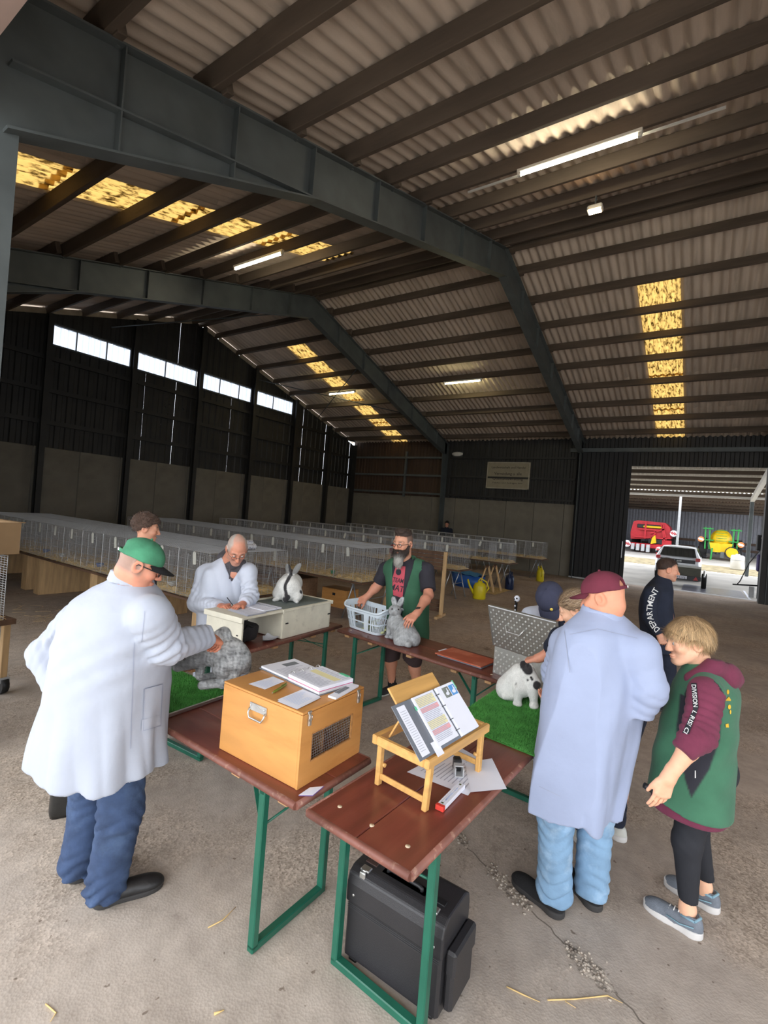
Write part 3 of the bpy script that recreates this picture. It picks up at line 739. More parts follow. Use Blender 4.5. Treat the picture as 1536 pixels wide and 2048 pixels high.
for k in range(4):
    c = V(1.815+k*.055-.005, 1.700-k*.008, bz+.012); pts = [c+V(0, .020*math.cos(a), .034*math.sin(a)) for a in np.linspace(0, math.pi, 9)]
    m = MB(); m.tube(pts, .0017, 6); m.build('binder_ring', M_zinc, bd, world=True)
paper('loose_sheet', 'white printed sheet left of the green pen on the plywood carrier box', [(1.615, 1.806), (1.77, 1.80), (1.765, 1.713), (1.624, 1.699)][::-1], BZ1+.001, lines=8, ink=M_inkb, seed=1)
paper('sheet_stack', 'stack of blue-printed forms at the front of the plywood carrier box', [(1.575, 1.562), (1.745, 1.569), (1.738, 1.452), (1.575, 1.439)][::-1], BZ1+.001, lines=10, ink=M_inkb, n=4, seed=2)
nb = thing('note_pad', 'white note pad with grey slip beside the binder on the carrier box', 'notepad', (1.87, 1.413, BZ1+.001))
m = MB(); m.rbox((0, 0, .006), (.21, .045, .010), .001, np.array([[.994, .11, 0], [-.11, .994, 0], [0, 0, 1]]).T); m.build('pad', M_paper, nb)
m = MB(); m.rbox((-.01, .004, .0125), (.10, .022, .003), .001, np.array([[.994, .11, 0], [-.11, .994, 0], [0, 0, 1]]).T); m.build('grey_slip', M_cover, nb)
M_olive = mat('olive_green_pen_barrel', (.14, .17, .02), .35)
pn = thing('pen', 'olive green ballpoint pen on the plywood carrier box', 'pen', (1.676, 1.65, BZ1+.008))
m = MB(); d_ = nrm((.13, .035, 0)); m.tube([d_*-.068, d_*-.05, d_*.05, d_*.058], [.003, .006, .006, .004], 8); m.build('barrel', M_olive, pn)
m = MB(); m.bar(d_*.01+V(0, 0, .008), d_*.058+V(0, 0, .008), .004, .002); m.build('clip', M_olive, pn)
m = MB(); m.tube([d_*-.075, d_*-.068], [.001, .003], 6); m.build('tip', M_zinc, pn)
pp = paper('note_slip', 'small printed note lying at the table corner before the carrier box', [(1.535, 1.357), (1.61, 1.36), (1.655, 1.322), (1.575, 1.312)][::-1], .772, lines=7, ink=M_inkb, seed=5)
m = MB(); m.add([(1.533, 1.354, .7712), (1.572, 1.309, .7712), (1.66, 1.319, .7712), (1.61, 1.36, .7712)], [(0, 1, 2, 3)]); m.build('purple_backing', mat('purple_card', (.18, .10, .42), .6), pp, world=True)

# ---- bamboo bed tray with tilted panel
M_bam = mat('bamboo', (.60, .34, .11), .42, var=.16, vs=5, stretch=(.4, 6, 6), bump=.04, bs=40, coat=.15)
tr = thing('bed_tray', 'bamboo bed tray with tilted reading panel on the near table', 'tray', (2.045, 1.0, .771), R(-6))
TL_, TW_, TH_ = .53, .31, .229
def trm(name, f): m = MB(); f(m); return m.build(name, M_bam, tr)
for y in (-1, 1): trm('rail', lambda m: m.rbox((0, y*(TW_/2-.013), TH_-.020), (TL_, .026, .042), .005))
for x in (-1, 1): trm('rail', lambda m: m.rbox((x*(TL_/2-.013), 0, TH_-.020), (.026, TW_-.052, .040), .005))
trm('divider_rail', lambda m: m.rbox((.125, 0, TH_-.018), (.022, TW_-.05, .030), .003))
trm('shelf_panel', lambda m: m.rbox((.19, 0, TH_-.030), (.11, TW_-.05, .008), .002))
for x in (-1, 1):
    xo = x*(TL_/2-.045)
    for y in (-1, 1):
        trm('leg', lambda m: m.bar((xo+x*.006, y*(TW_/2-.026), .0), (xo-x*.004, y*(TW_/2-.020), TH_-.02), .024, .030, (1, 0, 0), .004))
        trm('pivot_plug', lambda m: m.tube([(xo-x*.012, y*(TW_/2-.045), .085), (xo-x*.012, y*(TW_/2-.025), .085)], .009, 8))
    trm('stretcher', lambda m: m.rbox((xo+x*.004, 0, .040), (.012, TW_-.06, .026), .003))
# tilted panel hinged on the near rail
th45 = R(45); hy = -TW_/2+.02
def pt(u, v, w=0): return V(u, hy+v*math.cos(th45)-w*math.sin(th45), TH_+v*math.sin(th45)+w*math.cos(th45))
m = MB(); m.xf = (np.array([[1, 0, 0], [0, math.cos(th45), -math.sin(th45)], [0, math.sin(th45), math.cos(th45)]]), pt(0, 0))
m.rbox((-.095, .160, .004), (.345, .315, .010), .003); m.build('reading_panel', M_bam, tr)
trm('prop_bar', lambda m: m.bar(pt(-.2, .21, -.006), (-.2, .10, TH_-.01), .02, .008)); trm('prop_bar', lambda m: m.bar(pt(.02, .21, -.006), (.02, .10, TH_-.01), .02, .008))
# binder on the panel
b2 = thing('ring_binder', 'open ring binder with yellow and pink highlighted text on the bamboo tray', 'binder', (2.045, 1.0, .771), R(-6))
M_plast = mat('grey_plastic_cover', (.17, .19, .22), .3, coat=.3)
XF = (np.array([[1, 0, 0], [0, math.cos(th45), -math.sin(th45)], [0, math.sin(th45), math.cos(th45)]]), pt(0, 0))
def b2m(name, M, *boxes):
    m = MB(); m.xf = XF
    for c_, s_ in boxes: m.rbox(c_, s_, .0012)
    return m.build(name, M, b2)
b2m('cover', M_plast, ((-.235, .120, .013), (.155, .238, .003))); b2m('cover', M_plast, ((.0, .120, .013), (.32, .240, .003)))
b2m('spine_label', M_paper, ((-.262, .118, .0153), (.055, .215, .001)))
b2m('page_block', M_paper, ((-.095, .125, .019), (.165, .225, .008)))
b2m('page_block', M_paper, ((.080, .120, .021), (.150, .235, .012)))
b2m('index_tab', M_tab, ((-.183, .190, .021), (.012, .018, .003))); b2m('index_tab', M_tab, ((.158, .220, .025), (.010, .045, .003)))
def strip(name, M, rows, u0, u1, z, h=.0045, seed=0):
    r = random.Random(seed); m = MB(); m.xf = XF
    for v in rows:
        e = u1 if h > .005 else u0+(u1-u0)*r.uniform(.8, 1)
        m.add([V(u0, v, z), V(e, v, z), V(e, v+h, z), V(u0, v+h, z)], [(0, 1, 2, 3)])
    o = m.build(name, M, b2); o['kind'] = 'stuff' if len(rows) > 3 else 'thing'; return o
zb = .0236
for r0, r1 in ((.185, .225), (.085, .120)):
    strip('yellow_highlight', M_yel, [r0], -.165, -.030, zb, r1-r0)
for r0 in (.160, .060): strip('pink_highlight', M_pink, [r0], -.165, -.030, zb, .020)
strip('printed_lines', M_ink, list(np.linspace(.03, .225, 30)), -.165, -.03, zb+.0005, .0022, 3)
strip('printed_lines', M_ink, list(np.linspace(.03, .20, 18)), -.282, -.242, .0163, .002, 4)
b2m('photo_print', mat('blue_photo_print', (.10, .30, .62), .4, var=.2), ((.125, .200, .0275), (.048, .050, .0006)))
b2m('photo_print', mat('grey_photo_print', (.20, .22, .20), .4, var=.3, vs=30), ((.070, .200, .0275), (.052, .050, .0006)))
m = MB(); m.xf = XF
for cx, s_ in ((.125, 1), (.070, .9)):      # the white animal in each little photo
    for (ex_, ey_, rx, ry) in ((0, -.008, .016, .009), (.010, .004, .007, .006), (.012, .014, .002, .007), (.008, .014, .002, .007)):
        m.add([V(cx+ex_*s_+rx*s_*math.cos(a), .200+ey_*s_+ry*s_*math.sin(a), .0281) for a in np.linspace(0, 2*math.pi, 13)[:-1]], [list(range(12))])
m.build('photo_subject', M_paper, b2)['kind'] = 'stuff'
for v in (.035, .085, .150, .205):
    m = MB(); m.xf = XF; m.tube([V(-.006+.012*math.cos(a), v, .024+.012*math.sin(a)) for a in np.linspace(0, math.pi, 7)], .0015, 6); m.build('binder_ring', M_black, b2)
b2m('side_sheet', M_paper, ((-.18, .012, .0165), (.05, .06, .0008)))

# ---- papers, stamp and folding rule under the tray
paper('form_sheet', 'large printed form half under the bamboo tray on the near table', [(2.01, 1.105), (2.42, 1.04), (2.36, .82), (2.03, .80)], .7715, lines=12, seed=8)
paper('blank_sheet', 'blank white sheet overhanging the right edge of the near table', [(2.28, .93), (2.42, .84), (2.20, .683), (2.06, .80)], .7732, lines=0, seed=9)
sp = thing('self_inking_stamp', 'black and grey self-inking stamp standing on the printed form', 'stamp', (2.165, .915, .776), R(35))
m = MB(); m.rbox((.025, 0, .030), (.045, .038, .058), .006); m.build('stamp_top', M_black, sp)
M_lgrey = mat('light_grey_plastic', (.45, .46, .47), .4)
m = MB()
for y in (-1, 1): m.rbox((-.022, y*.019, .022), (.050, .005, .042), .002)
m.rbox((-.012, 0, .044), (.034, .042, .005), .002); m.rbox((-.022, 0, .003), (.05, .04, .005), .002); m.build('stamp_frame', M_lgrey, sp)
fr_ = thing('folding_rule', 'white folding rule with red end lying on the near table', 'ruler', (1.955, .848, .773), math.atan2(.845-.843, .227))
for k in range(4):
    m = MB(); m.rbox((0, -.014+k*.009, .010), (.222, .008, .020), .001); m.build('rule_leg', M_paper, fr_)
m = MB(); m.rbox((-.104, 0, .0105), (.018, .038, .0215), .001); m.build('red_end', mat('red_paint', (.62, .05, .035), .5), fr_)
put_text('printed_text', 'MEISTER - 2 m', .012, V(-.06, -.006, .0205), (1, 0, 0), (0, 1, 0), M_inkb, fr_, True, .12, .0008, world=False)
m = MB(); m.lathe([(0, .0212), (.006, .0212)], (.095, 0, 0), 8); m.lathe([(0, .0218), (.006, .0218)], (-.085, 0, 0), 8); m.build('rivet', mat('dark_olive_rivet', (.10, .12, .04), .5), fr_)

# ---- artificial turf mats
M_turf = mat('green_turf_backing', (.045, .21, .035), .95, var=.2, vs=30)
M_blade = mat('green_turf_blade', (.10, .36, .075), .8, var=.22, vs=9)
def turf(label, q, z, n, seed, hang=None):
    q = np.array(q); c = q.mean(0)
    t = thing('turf_mat', label, 'mat', (c[0], c[1], z), group='green artificial turf mats')
    r = np.random.default_rng(seed)
    f = lambda u, v: (q[0]+(q[1]-q[0])*u[:, None])*(1-v[:, None])+(q[3]+(q[2]-q[3])*u[:, None])*v[:, None]
    m = MB(); blkq = [tuple(a-c) for a in q]; block(m, blkq, 0, .007); m.build('backing', M_turf, t)
    u, v = r.random(n), r.random(n); b = np.c_[f(u, v)-c, np.full(n, .006)]
    if hang is not None: pass
    a = r.random(n)*6.283; wd = .0016; h = .008+.006*r.random(n); ln = r.normal(0, .004, (n, 2))
    s_ = np.c_[np.cos(a), np.sin(a), 0*a]*wd
    tip = b+np.c_[ln, h]
    vs = np.stack([b-s_, b+s_, tip], 1).reshape(-1, 3); fs = np.arange(3*n).reshape(-1, 3)
    o = npmesh('blades', vs, fs, M_blade, t, False); o['kind'] = 'stuff'
    return t
turf('green artificial turf mat on the left table with aluminium edge strip', [(1.535, 2.425), (2.015, 2.410), (2.04, 3.15), (1.56, 3.17)], .771, 26000, 1)
al = thing('edge_strip', 'aluminium edge strip along the front of the left turf mat', 'trim', (1.775, 2.405, .771))
m = MB(); m.rbox((0, 0, .006), (.50, .034, .010), .002, np.array([[.999, .03, 0], [-.03, .999, 0], [0, 0, 1]]).T); m.rbox((0, -.012, .014), (.50, .008, .012), .002, np.array([[.999, .03, 0], [-.03, .999, 0], [0, 0, 1]]).T); m.build('strip', M_alu, al)
tm2 = turf('green artificial turf mat under the black and white rabbit on the near table', [(2.60, .66), (3.62, .60), (3.66, 1.185), (2.655, 1.21)], .771, 36000, 2)

# ---- black pilot case
M_leath = mat('black_leatherette', (.024, .023, .025), .42, var=.1, bump=.15, bs=300, spec=.5)
pc = thing('pilot_case', 'black wheeled pilot case standing on the floor under the near table', 'case', (1.885, .985, 0), R(90))
CL_, CD_, CH_ = .47, .25, .33   # local x = length (world y), local y = depth (world -x)
m = MB(); m.rbox((0, 0, .015+CH_/2), (CL_, CD_, CH_), .012); m.build('shell', M_leath, pc)
pr = [(-.129, .26), (-.129, .345), (-.118, .385), (-.085, .405), (.085, .405), (.118, .385), (.129, .345), (.129, .26)]
# lid wraps over the top: arched cross-section
m = MB(); m.prism([(-y, z) for y, z in pr], (CL_+.010, 0, 0), (-CL_/2-.005, 0, 0), (0, 1, 0), (0, 0, 1)); m.build('lid', M_leath, pc, bevel=.008)
M_stitch = mat('dark_stitching', (.05, .05, .052), .7)
m = MB()
for z in (.255, .247, .239): m.box((0, .1262, z), (CL_*.97, .0015, .0018)); m.box((0, -.1262, z), (CL_*.97, .0015, .0018))
m.build('stitching', M_stitch, pc)['kind'] = 'stuff'
m = MB(); m.rbox((0, .03, .402), (.22, .05, .006), .002); m.build('handle_recess', M_black, pc)
m = MB(); m.tube([(-.085, .035, .402), (-.085, .035, .414), (-.07, .035, .420), (.07, .035, .420), (.085, .035, .414), (.085, .035, .402)], .009, 8); m.build('carry_handle', M_black, pc)
for x in (-.17, .17):
    m = MB(); m.rbox((x, .085, .405), (.045, .035, .010), .003); m.rbox((x, .112, .39), (.03, .012, .03), .003); m.tube([(x-.012, .106, .41), (x+.012, .106, .41)], .005, 8); m.build('lock', M_zinc, pc)
    m = MB(); m.rbox((x, .035, .4065), (.06, .03, .006), .002); m.build('combination_plate', mat('dark_red_brown_plate', (.06, .035, .03), .35) if x > 0 else M_black, pc)
m = MB(); m.rbox((-CL_/2-.022, -.01, .16), (.040, .20, .24), .012); m.build('side_pocket', M_leath, pc)
m = MB(); m.rbox((-CL_/2-.026, -.01, .235), (.046, .21, .10), .010); m.build('pocket_flap', M_leath, pc)
m = MB()
for x in (-.2, .2):
    for z in (.30,): m.lathe([(0, 0), (.006, 0), (.006, -.003)], (0, 0, 0), 8); m.v[-1] = m.v[-1][:, [0, 2, 1]]+V(x, .131, z)
m.build('rivet', M_zinc, pc)
for x in (-.19, .19):
    m = MB(); m.tube([(x-.02, -.11, .022), (x+.02, -.11, .022)], .022, 12); m.build('wheel', M_black, pc)
    m = MB(); m.rbox((x, .10, .008), (.04, .03, .016), .004); m.build('foot', M_black, pc)
bb = thing('blue_bag', 'blue cloth bag showing behind the black pilot case', 'bag', (2.045, 1.205, 0))
M_bluec = mat('blue_cloth', (.03, .085, .26), .8, var=.3, vs=14, bump=.4, bs=30)
m = MB()
g = [[V(.035*math.cos(a)*s_*(1+.1*math.sin(3*a)), .075*math.sin(a)*s_*(1+.1*math.cos(2*a)), z+.01*math.sin(5*a)) for a in np.linspace(0, 2*math.pi, 15)] for s_, z in ((.9, 0.001), (1, .06), (1.0, .2), (.92, .33), (.75, .39), (.35, .415), (.02, .40))]
m.grid(g, True); m.build('bag_body', M_bluec, bb)
m = MB(); m.tube([(0, -.05, .39), (.01, -.03, .44), (.01, .03, .44), (0, .05, .39)], .007, 6); m.build('bag_handle', M_bluec, bb)

# ---- cream writing box on the back table
M_cream = mat('cream_painted_wood', (.74, .71, .58), .6, var=.09, vs=7, bump=.05, bs=30, col2=(.46, .44, .35), c2s=6, c2lo=.6, c2hi=.75)
M_mat = mat('grey_green_rubber_mat', (.16, .19, .18), .8, var=.12)
wb_ = thing('writing_box', 'long cream wooden writing box with an open compartment on the back table', 'box', (3.235, 3.345, .771), R(3))
WL, WD, WH = 1.19, .44, .25
def wbm(name, c_, s_, M=M_cream, r=.003): m = MB(); m.rbox(c_, s_, r); return m.build(name, M, wb_)
wbm('end_panel', (-WL/2+.009, 0, WH/2), (.018, WD, WH)); wbm('end_panel', (WL/2-.009, 0, WH/2), (.018, WD, WH)); wbm('divider_panel', (-.11, 0, WH/2), (.018, WD-.02, WH-.01))
wbm('front_panel', (WL/2-.355, -WD/2+.009, WH/2), (.70, .018, WH)); wbm('back_panel', (.0, WD/2-.009, WH/2), (.02, .018, WH)); wbm('back_panel', (.24, WD/2-.009, WH/2), (.70, .018, WH))
wbm('writing_top', (-WL/2+.235, 0, WH+.008), (.49, WD+.02, .018)); wbm('box_top', (.245, 0, WH+.008), (.72, WD+.03, .018)); wbm('rubber_mat', (.235, .005, WH+.019), (.66, WD-.03, .005), M_mat)
wbm('lip', (-WL/2-.012, 0, WH-.004), (.022, WD+.03, .045))
wbm('rim', (WL/2+.008, 0, WH+.004), (.018, WD+.03, .035)); wbm('rim', (.245, WD/2+.010, WH+.022), (.72, .014, .022)); wbm('rim', (-.12, -WD/2-.005, WH+.002), (.02, .02, .04))
for x in (-.06, WL/2-.03):
    m = MB(); m.rbox((x, -WD/2-.004, WH*.55), (.035, .006, .012), .002); m.tube([(x-.02, -WD/2-.006, WH*.55), (x+.012, -WD/2-.010, WH*.55)], .004, 6); m.build('hook_latch', M_dgrey, wb_)
m = MB(); m.rbox((-WL/2-.003, -WD/2+.05, WH*.45), (.006, .02, .010), .002); m.build('hook_latch', M_dgrey, wb_)
def wloc(x, y, z=0): a = R(3); return V(3.235+x*math.cos(a)-y*math.sin(a), 3.345+x*math.sin(a)+y*math.cos(a), .771+z)
bg = thing('camera_bag', 'black bag stowed inside the cream writing box', 'bag', wloc(-.40, -.02, .001), R(3))
def blob(pts_r, n=18, nz=8, seed=0, amp=.06):
    rx, ry, rz = pts_r; r = np.random.default_rng(seed); ph = r.random(6)*6
    g = []
    for i in range(nz+1):
        t = math.pi*i/nz; row = []
        for j in range(n+1):
            a = 2*math.pi*j/n; s_ = np.sign(math.cos(a))*abs(math.cos(a))**.6; c2 = np.sign(math.sin(a))*abs(math.sin(a))**.6
            st = abs(math.sin(t))**.6; cz = np.sign(math.cos(t))*abs(math.cos(t))**.6
            k = 1+amp*math.sin(3*a+ph[0]+2*t)+amp*.6*math.sin(5*a+ph[1]-3*t)
            row.append(V(rx*s_*st*k, ry*c2*st*k, rz*cz*(1+amp*.4*math.sin(4*a+ph[2]))+rz))
        g.append(row)
    return g
m = MB(); m.grid(blob((.13, .10, .082), seed=2), True, True); m.build('bag_body', M_dgrey, bg)
m = MB(); m.rbox((-.09, -.105, .05), (.05, .03, .05), .006); m.build('buckle', M_black, bg)
m = MB(); m.tube([(-.1, -.08, .02), (-.12, -.10, .10), (-.02, -.09, .155), (.06, -.08, .12)], .010, 6); m.build('strap', M_black, bg)
paper('stowed_sheets', 'white sheets leaning beside the black bag inside the cream writing box', [tuple(wloc(a, b)[:2]) for a, b in ((-.33, -.215), (-.14, -.205), (-.13, -.06), (-.22, -.10))], .772, lines=5, n=3, seed=12, curl=.06)
p3 = [tuple(wloc(a, b)[:2]) for a, b in ((-.53, -.20), (-.32, -.205), (-.31, .08), (-.50, .07))]
paper('score_sheets', 'white score sheets the writing man is filling in on the cream box', p3, .771+WH+.018, lines=9, n=5, seed=13, thick=.002)
b3 = thing('ring_binder', 'thin open ring binder on the cream writing box beside the score sheets', 'binder', wloc(-.20, -.03, WH+.018), R(3))
m = MB(); m.rbox((0, 0, .0065), (.22, .29, .013), .003); m.build('page_block', M_paper, b3)
m = MB(); m.rbox((.045, .0, .014), (.004, .29, .004), .001); m.rbox((0, 0, .0008), (.235, .31, .002), .001); m.build('cover', M_cover, b3)
m = MB()
for k in range(10): m.box((-.05, -.12+.025*k, .0134), (.09*rnd.uniform(.5, 1), .003, .0008)); m.box((.075, -.12+.025*k, .0134), (.05*rnd.uniform(.5, 1), .003, .0008))
m.build('printed_lines', M_ink, b3)['kind'] = 'stuff'

# ---- white laundry basket: slatted walls with real gaps
M_bask = mat('pale_blue_white_plastic', (.66, .75, .82), .4, var=.04)
bk = thing('laundry_basket', 'white plastic laundry basket with slotted sides on the right table', 'basket', (4.10, 2.80, .771), R(80))
def srect(a, rx, ry, e=.32):
    c_, s_ = math.cos(a), math.sin(a); return V(rx*np.sign(c_)*abs(c_)**e, ry*np.sign(s_)*abs(s_)**e, 0)
def bpt(a, t):
    k = .80+.20*t; dz = .045*t*t*(abs(math.cos(a))**4); return srect(a, .275*k, .185*k)+V(0, 0, .003+.215*t+dz)
NA = 96
def band(m, t0, t1, th=.004, a0=0, a1=2*math.pi, n=NA):
    o_ = []; i_ = []
    for j in range(n+1):
        a = a0+(a1-a0)*j/n; p0, p1 = bpt(a, t0), bpt(a, t1); q0, q1 = p0*V(.975, .965, 1), p1*V(.975, .965, 1)
        o_.append((p0, p1)); i_.append((q0, q1))
    m.grid([[p[0] for p in o_], [p[1] for p in o_]], True); m.grid([[p[0] for p in i_], [p[1] for p in i_]], True, True)
    m.grid([[p[1] for p in o_], [p[1] for p in i_]], True); m.grid([[p[0] for p in i_], [p[0] for p in o_]], True)
m = MB(); band(m, 0, .12); band(m, .42, .48); band(m, .84, 1.0); m.build('wall_bands', M_bask, bk)
m = MB()
for j in range(0, NA, 2):
    a0 = 2*math.pi*(j+.05)/NA; a1 = 2*math.pi*(j+1.05)/NA; band(m, .10, .86, a0=a0, a1=a1, n=1)
o = m.build('wall_slats', M_bask, bk); o['kind'] = 'stuff'
m = MB(); m.tube([bpt(a, 1.0)*V(1.03, 1.03, 1)+V(0, 0, .002) for a in np.linspace(0, 2*math.pi, 65)], .011, 8, False); m.build('rim', M_bask, bk)
m = MB(); m.add([bpt(a, 0) for a in np.linspace(0, 2*math.pi, 33)[:-1]], [list(range(32))]); m.build('floor_panel', M_bask, bk)
m = MB(); m.tube([bpt(a, 1.0)*V(1.0, 1.05, 1)+V(0, 0, .012) for a in np.linspace(R(215), R(255), 9)], .012, 8); m.build('dark_grip', M_black, bk)
ve = thing('vegetable_scraps', 'pale greens lying inside the white laundry basket', 'vegetables', (4.09, 2.72, .776), kind='stuff')
m = MB(); rv = random.Random(5)
for k in range(40): m.ball((rv.uniform(-.1, .1), rv.uniform(-.14, .14), rv.uniform(.01, .09)), (rv.uniform(.02, .04), rv.uniform(.015, .03), rv.uniform(.01, .02)), 6)
m.build('leaves', mat('pale_green_leaves', (.50, .54, .30), .7, var=.4, vs=12), ve)['kind'] = 'stuff'

# ---- red folder board
rf = thing('red_folder', 'flat orange-red folder with grey edge lying on the right table', 'folder', (3.93, 1.67, .771), R(83))
m = MB(); m.rbox((0, 0, .018), (.46, .29, .010), .003); m.build('cover', mat('orange_red_card', (.47, .105, .055), .55, var=.12, vs=6, col2=(.56, .17, .10), c2s=5), rf)
m = MB(); m.rbox((-.01, 0, .007), (.44, .27, .012), .002); m.build('inner_pages', M_cover, rf)
m = MB(); m.rbox((.245, -.03, .010), (.05, .12, .004), .001); m.build('paper_corner', M_paper, rf)

# ---- aluminium chequer-plate box, lid hinged open towards us
M_chq = mat('chequer_plate_aluminium', (.50, .50, .47), .33, .85, var=.10, vs=5)
M_tread = mat('polished_tread_bars', (.55, .55, .52), .38, .85)
ab = thing('chequer_box', 'aluminium chequer-plate box with its lid standing open', 'box', (3.77, 1.36, .771))
u_ = nrm((-.30, -.95, 0)); nn = nrm((-.95, .30, 0)); bk_ = -nn; zz = V(0, 0, 1)
BLn, BDp, BHt = .46, .34, .215
def plate(m, o_, ax, ay, L1, L2, t_, nrm_):
    m.prism([(0, 0), (L1, 0), (L1, L2), (0, L2)], nrm_*t_, o_, ax, ay)
def treads(o_, ax, ay, L1, L2, n_, par, pitch=.027):
    m = MB(); i = 0
    for a in np.arange(pitch*.6, L1-.01, pitch):
        j = 0
        for b in np.arange(pitch*.6, L2-.01, pitch):
            c_ = o_+ax*a+ay*b; d_ = nrm(ax+ay*(1 if (i+j) % 2 else -1)); e_ = nrm(np.cross(n_, d_))
            for k in (-.6, .6):
                if (i+j) % 2 == 0 and k: pass
                cc = c_+e_*k*.0075; l_ = .0095
                vs = [cc-d_*l_, cc+e_*.0015, cc+d_*l_, cc-e_*.0015, cc+n_*.0010]
                m.add(vs, [(0, 3, 4), (3, 2, 4), (2, 1, 4), (1, 0, 4)])
            j += 1
        i += 1
    o = m.build('tread_bars', M_tread, par); o['kind'] = 'stuff'; return o
O0 = V(0, 0, 0)
m = MB(); plate(m, O0, u_, zz, BLn, BHt, .003, bk_); pb = m.build('front_plate', M_chq, ab); treads(O0, u_, zz, BLn, BHt, nn, pb)
m = MB(); plate(m, O0+bk_*.003, bk_, zz, BDp, BHt, .003, u_); m.build('end_plate', M_chq, ab)
m = MB(); plate(m, O0+u_*(BLn-.003), bk_, zz, BDp, BHt, .003, u_); m.build('end_plate', M_chq, ab)
m = MB(); plate(m, O0+bk_*BDp, u_, zz, BLn, BHt, .003, bk_); m.build('back_plate', M_chq, ab)
m = MB(); plate(m, O0+bk_*.004, u_, bk_, BLn, BDp-.004, .003, zz); m.build('floor_plate', M_chq, ab)
lv = nrm(zz*math.cos(R(17))+nn*math.sin(R(17))); ln_ = nrm(np.cross(u_, lv)); ln_ = ln_ if ln_@nn > 0 else -ln_
LO = zz*(BHt+.004)+nn*.004-u_*.012; LLn, LLh = .60, .345
m = MB(); plate(m, LO, u_, lv, LLn, LLh, .022, -ln_); lp = m.build('lid', M_chq, ab); treads(LO, u_, lv, LLn, LLh, ln_, lp)
m = MB(); m.bar(LO+lv*LLh+ln_*.002, LO+lv*LLh+u_*LLn+ln_*.002, .008, .008); m.bar(LO+ln_*.001, LO+lv*LLh+ln_*.001, .008, .008); m.build('lid_edge', M_alu, ab)
hc = LO+lv*.19+u_*.235
m = MB(); m.tube([hc+u_*-.085+lv*.02, hc+u_*-.085+lv*.02+ln_*.012, hc+u_*-.06-lv*.015+ln_*.03, hc+u_*.06-lv*.015+ln_*.03, hc+u_*.085+lv*.02+ln_*.012, hc+u_*.085+lv*.02], .005, 8); m.build('lid_handle', M_zinc, ab)
wh = thing('walking_stick', 'black stick with white patterned knob behind the open metal lid', 'stick', (4.40, 1.46, 0))
m = MB(); m.tube([(0, 0, 0), (.05, -.03, 1.25)], .012, 8); m.build('shaft', M_black, wh)
m = MB(); m.ball((.052, -.031, 1.285), (.028, .028, .032), 10); m.build('knob', M_paper, wh)
for k, (a, z) in enumerate(((2.4, 1.28), (3.4, 1.29), (2.9, 1.26), (2.9, 1.22), (3.1, 1.18))):
    m = MB(); m.ball((.052+.024*math.cos(a), -.031+.024*math.sin(a), z), .009, 6); m.build('knob_spot' if k < 3 else 'pale_spot', M_black if k < 3 else M_paper, wh)
# ================================================================== implicit-surface modelling for bodies, clothes and animals
def net(f, lo, hi, h, blk=8):
    """surface nets of f(P)<0 on a sparse grid -> verts, quads"""
    lo = np.asarray(lo, float); hi = np.asarray(hi, float)
    nb = np.maximum(1, np.ceil((hi-lo)/(h*blk)).astype(int)); n = nb*blk+1
    bc = np.stack(np.meshgrid(*[lo[i]+(np.arange(nb[i])+.5)*h*blk for i in range(3)], indexing='ij'), -1).reshape(-1, 3)
    db = f(bc).reshape(nb); near = np.abs(db) < h*blk*1.05+.012
    near_c = near.copy()
    D = np.repeat(np.repeat(np.repeat(np.where(db < 0, -1.0, 1.0), blk, 0), blk, 1), blk, 2)
    D = np.pad(D, ((0, 1), (0, 1), (0, 1)), mode='edge')
    mk = np.zeros(n, bool)
    for i, j, k in np.argwhere(near): mk[i*blk:(i+1)*blk+1, j*blk:(j+1)*blk+1, k*blk:(k+1)*blk+1] = True
    ix = np.argwhere(mk); D[mk] = f(lo+ix*h)
    D[0] = D[-1] = 1; D[:, 0] = D[:, -1] = 1; D[:, :, 0] = D[:, :, -1] = 1
    s = D < 0; c = n-1
    acc = np.zeros((*c, 3)); cnt = np.zeros(c)
    def sl(a, o): return a[o[0]:o[0]+c[0], o[1]:o[1]+c[1], o[2]:o[2]+c[2]]
    cr = [(i, j, k) for i in (0, 1) for j in (0, 1) for k in (0, 1)]
    for o in cr:
        for ax in range(3):
            if o[ax]: continue
            q = list(o); q[ax] = 1; a, b = sl(D, o), sl(D, q); m = (a < 0) != (b < 0)
            I = np.argwhere(m); 
            if not len(I): continue
            av, bv = a[m], b[m]; t = av/(av-bv); p = np.tile(np.array(o, float), (len(I), 1)); p[:, ax] = t
            acc[m] += p; cnt[m] += 1
    act = cnt > 0; idx = -np.ones(c, int); idx[act] = np.arange(act.sum())
    cells = np.argwhere(act); v = lo+(cells+acc[act]/cnt[act][:, None])*h
    F = []
    for ax in range(3):
        u_, w_ = (ax+1) % 3, (ax+2) % 3
        o = [slice(1, c[i]) for i in range(3)]; o[ax] = slice(0, c[ax])
        a = D[tuple(o)]; q = list(o); q[ax] = slice(1, c[ax]+1); b = D[tuple(q)]
        m = (a < 0) != (b < 0); I = np.argwhere(m)
        if not len(I): continue
        I = I+np.array([0 if i == ax else 1 for i in range(3)])
        def at(du, dw):
            J = I.copy(); J[:, u_] -= du; J[:, w_] -= dw; return idx[J[:, 0], J[:, 1], J[:, 2]]
        Q = np.stack([at(1, 1), at(0, 1), at(0, 0), at(1, 0)], 1)
        fl = b[m] < 0; Q[fl] = Q[fl][:, ::-1]; F.append(Q)
    F = np.concatenate(F); F = F[(F >= 0).all(1)]
    return v, F
def rc(P, a, b, ra, rb):
    a = np.asarray(a, float); ba = np.asarray(b, float)-a; h = np.clip(((P-a)@ba)/(ba@ba+1e-12), 0, 1)
    return np.linalg.norm(P-a-h[:, None]*ba, axis=1)-(ra+(rb-ra)*h)
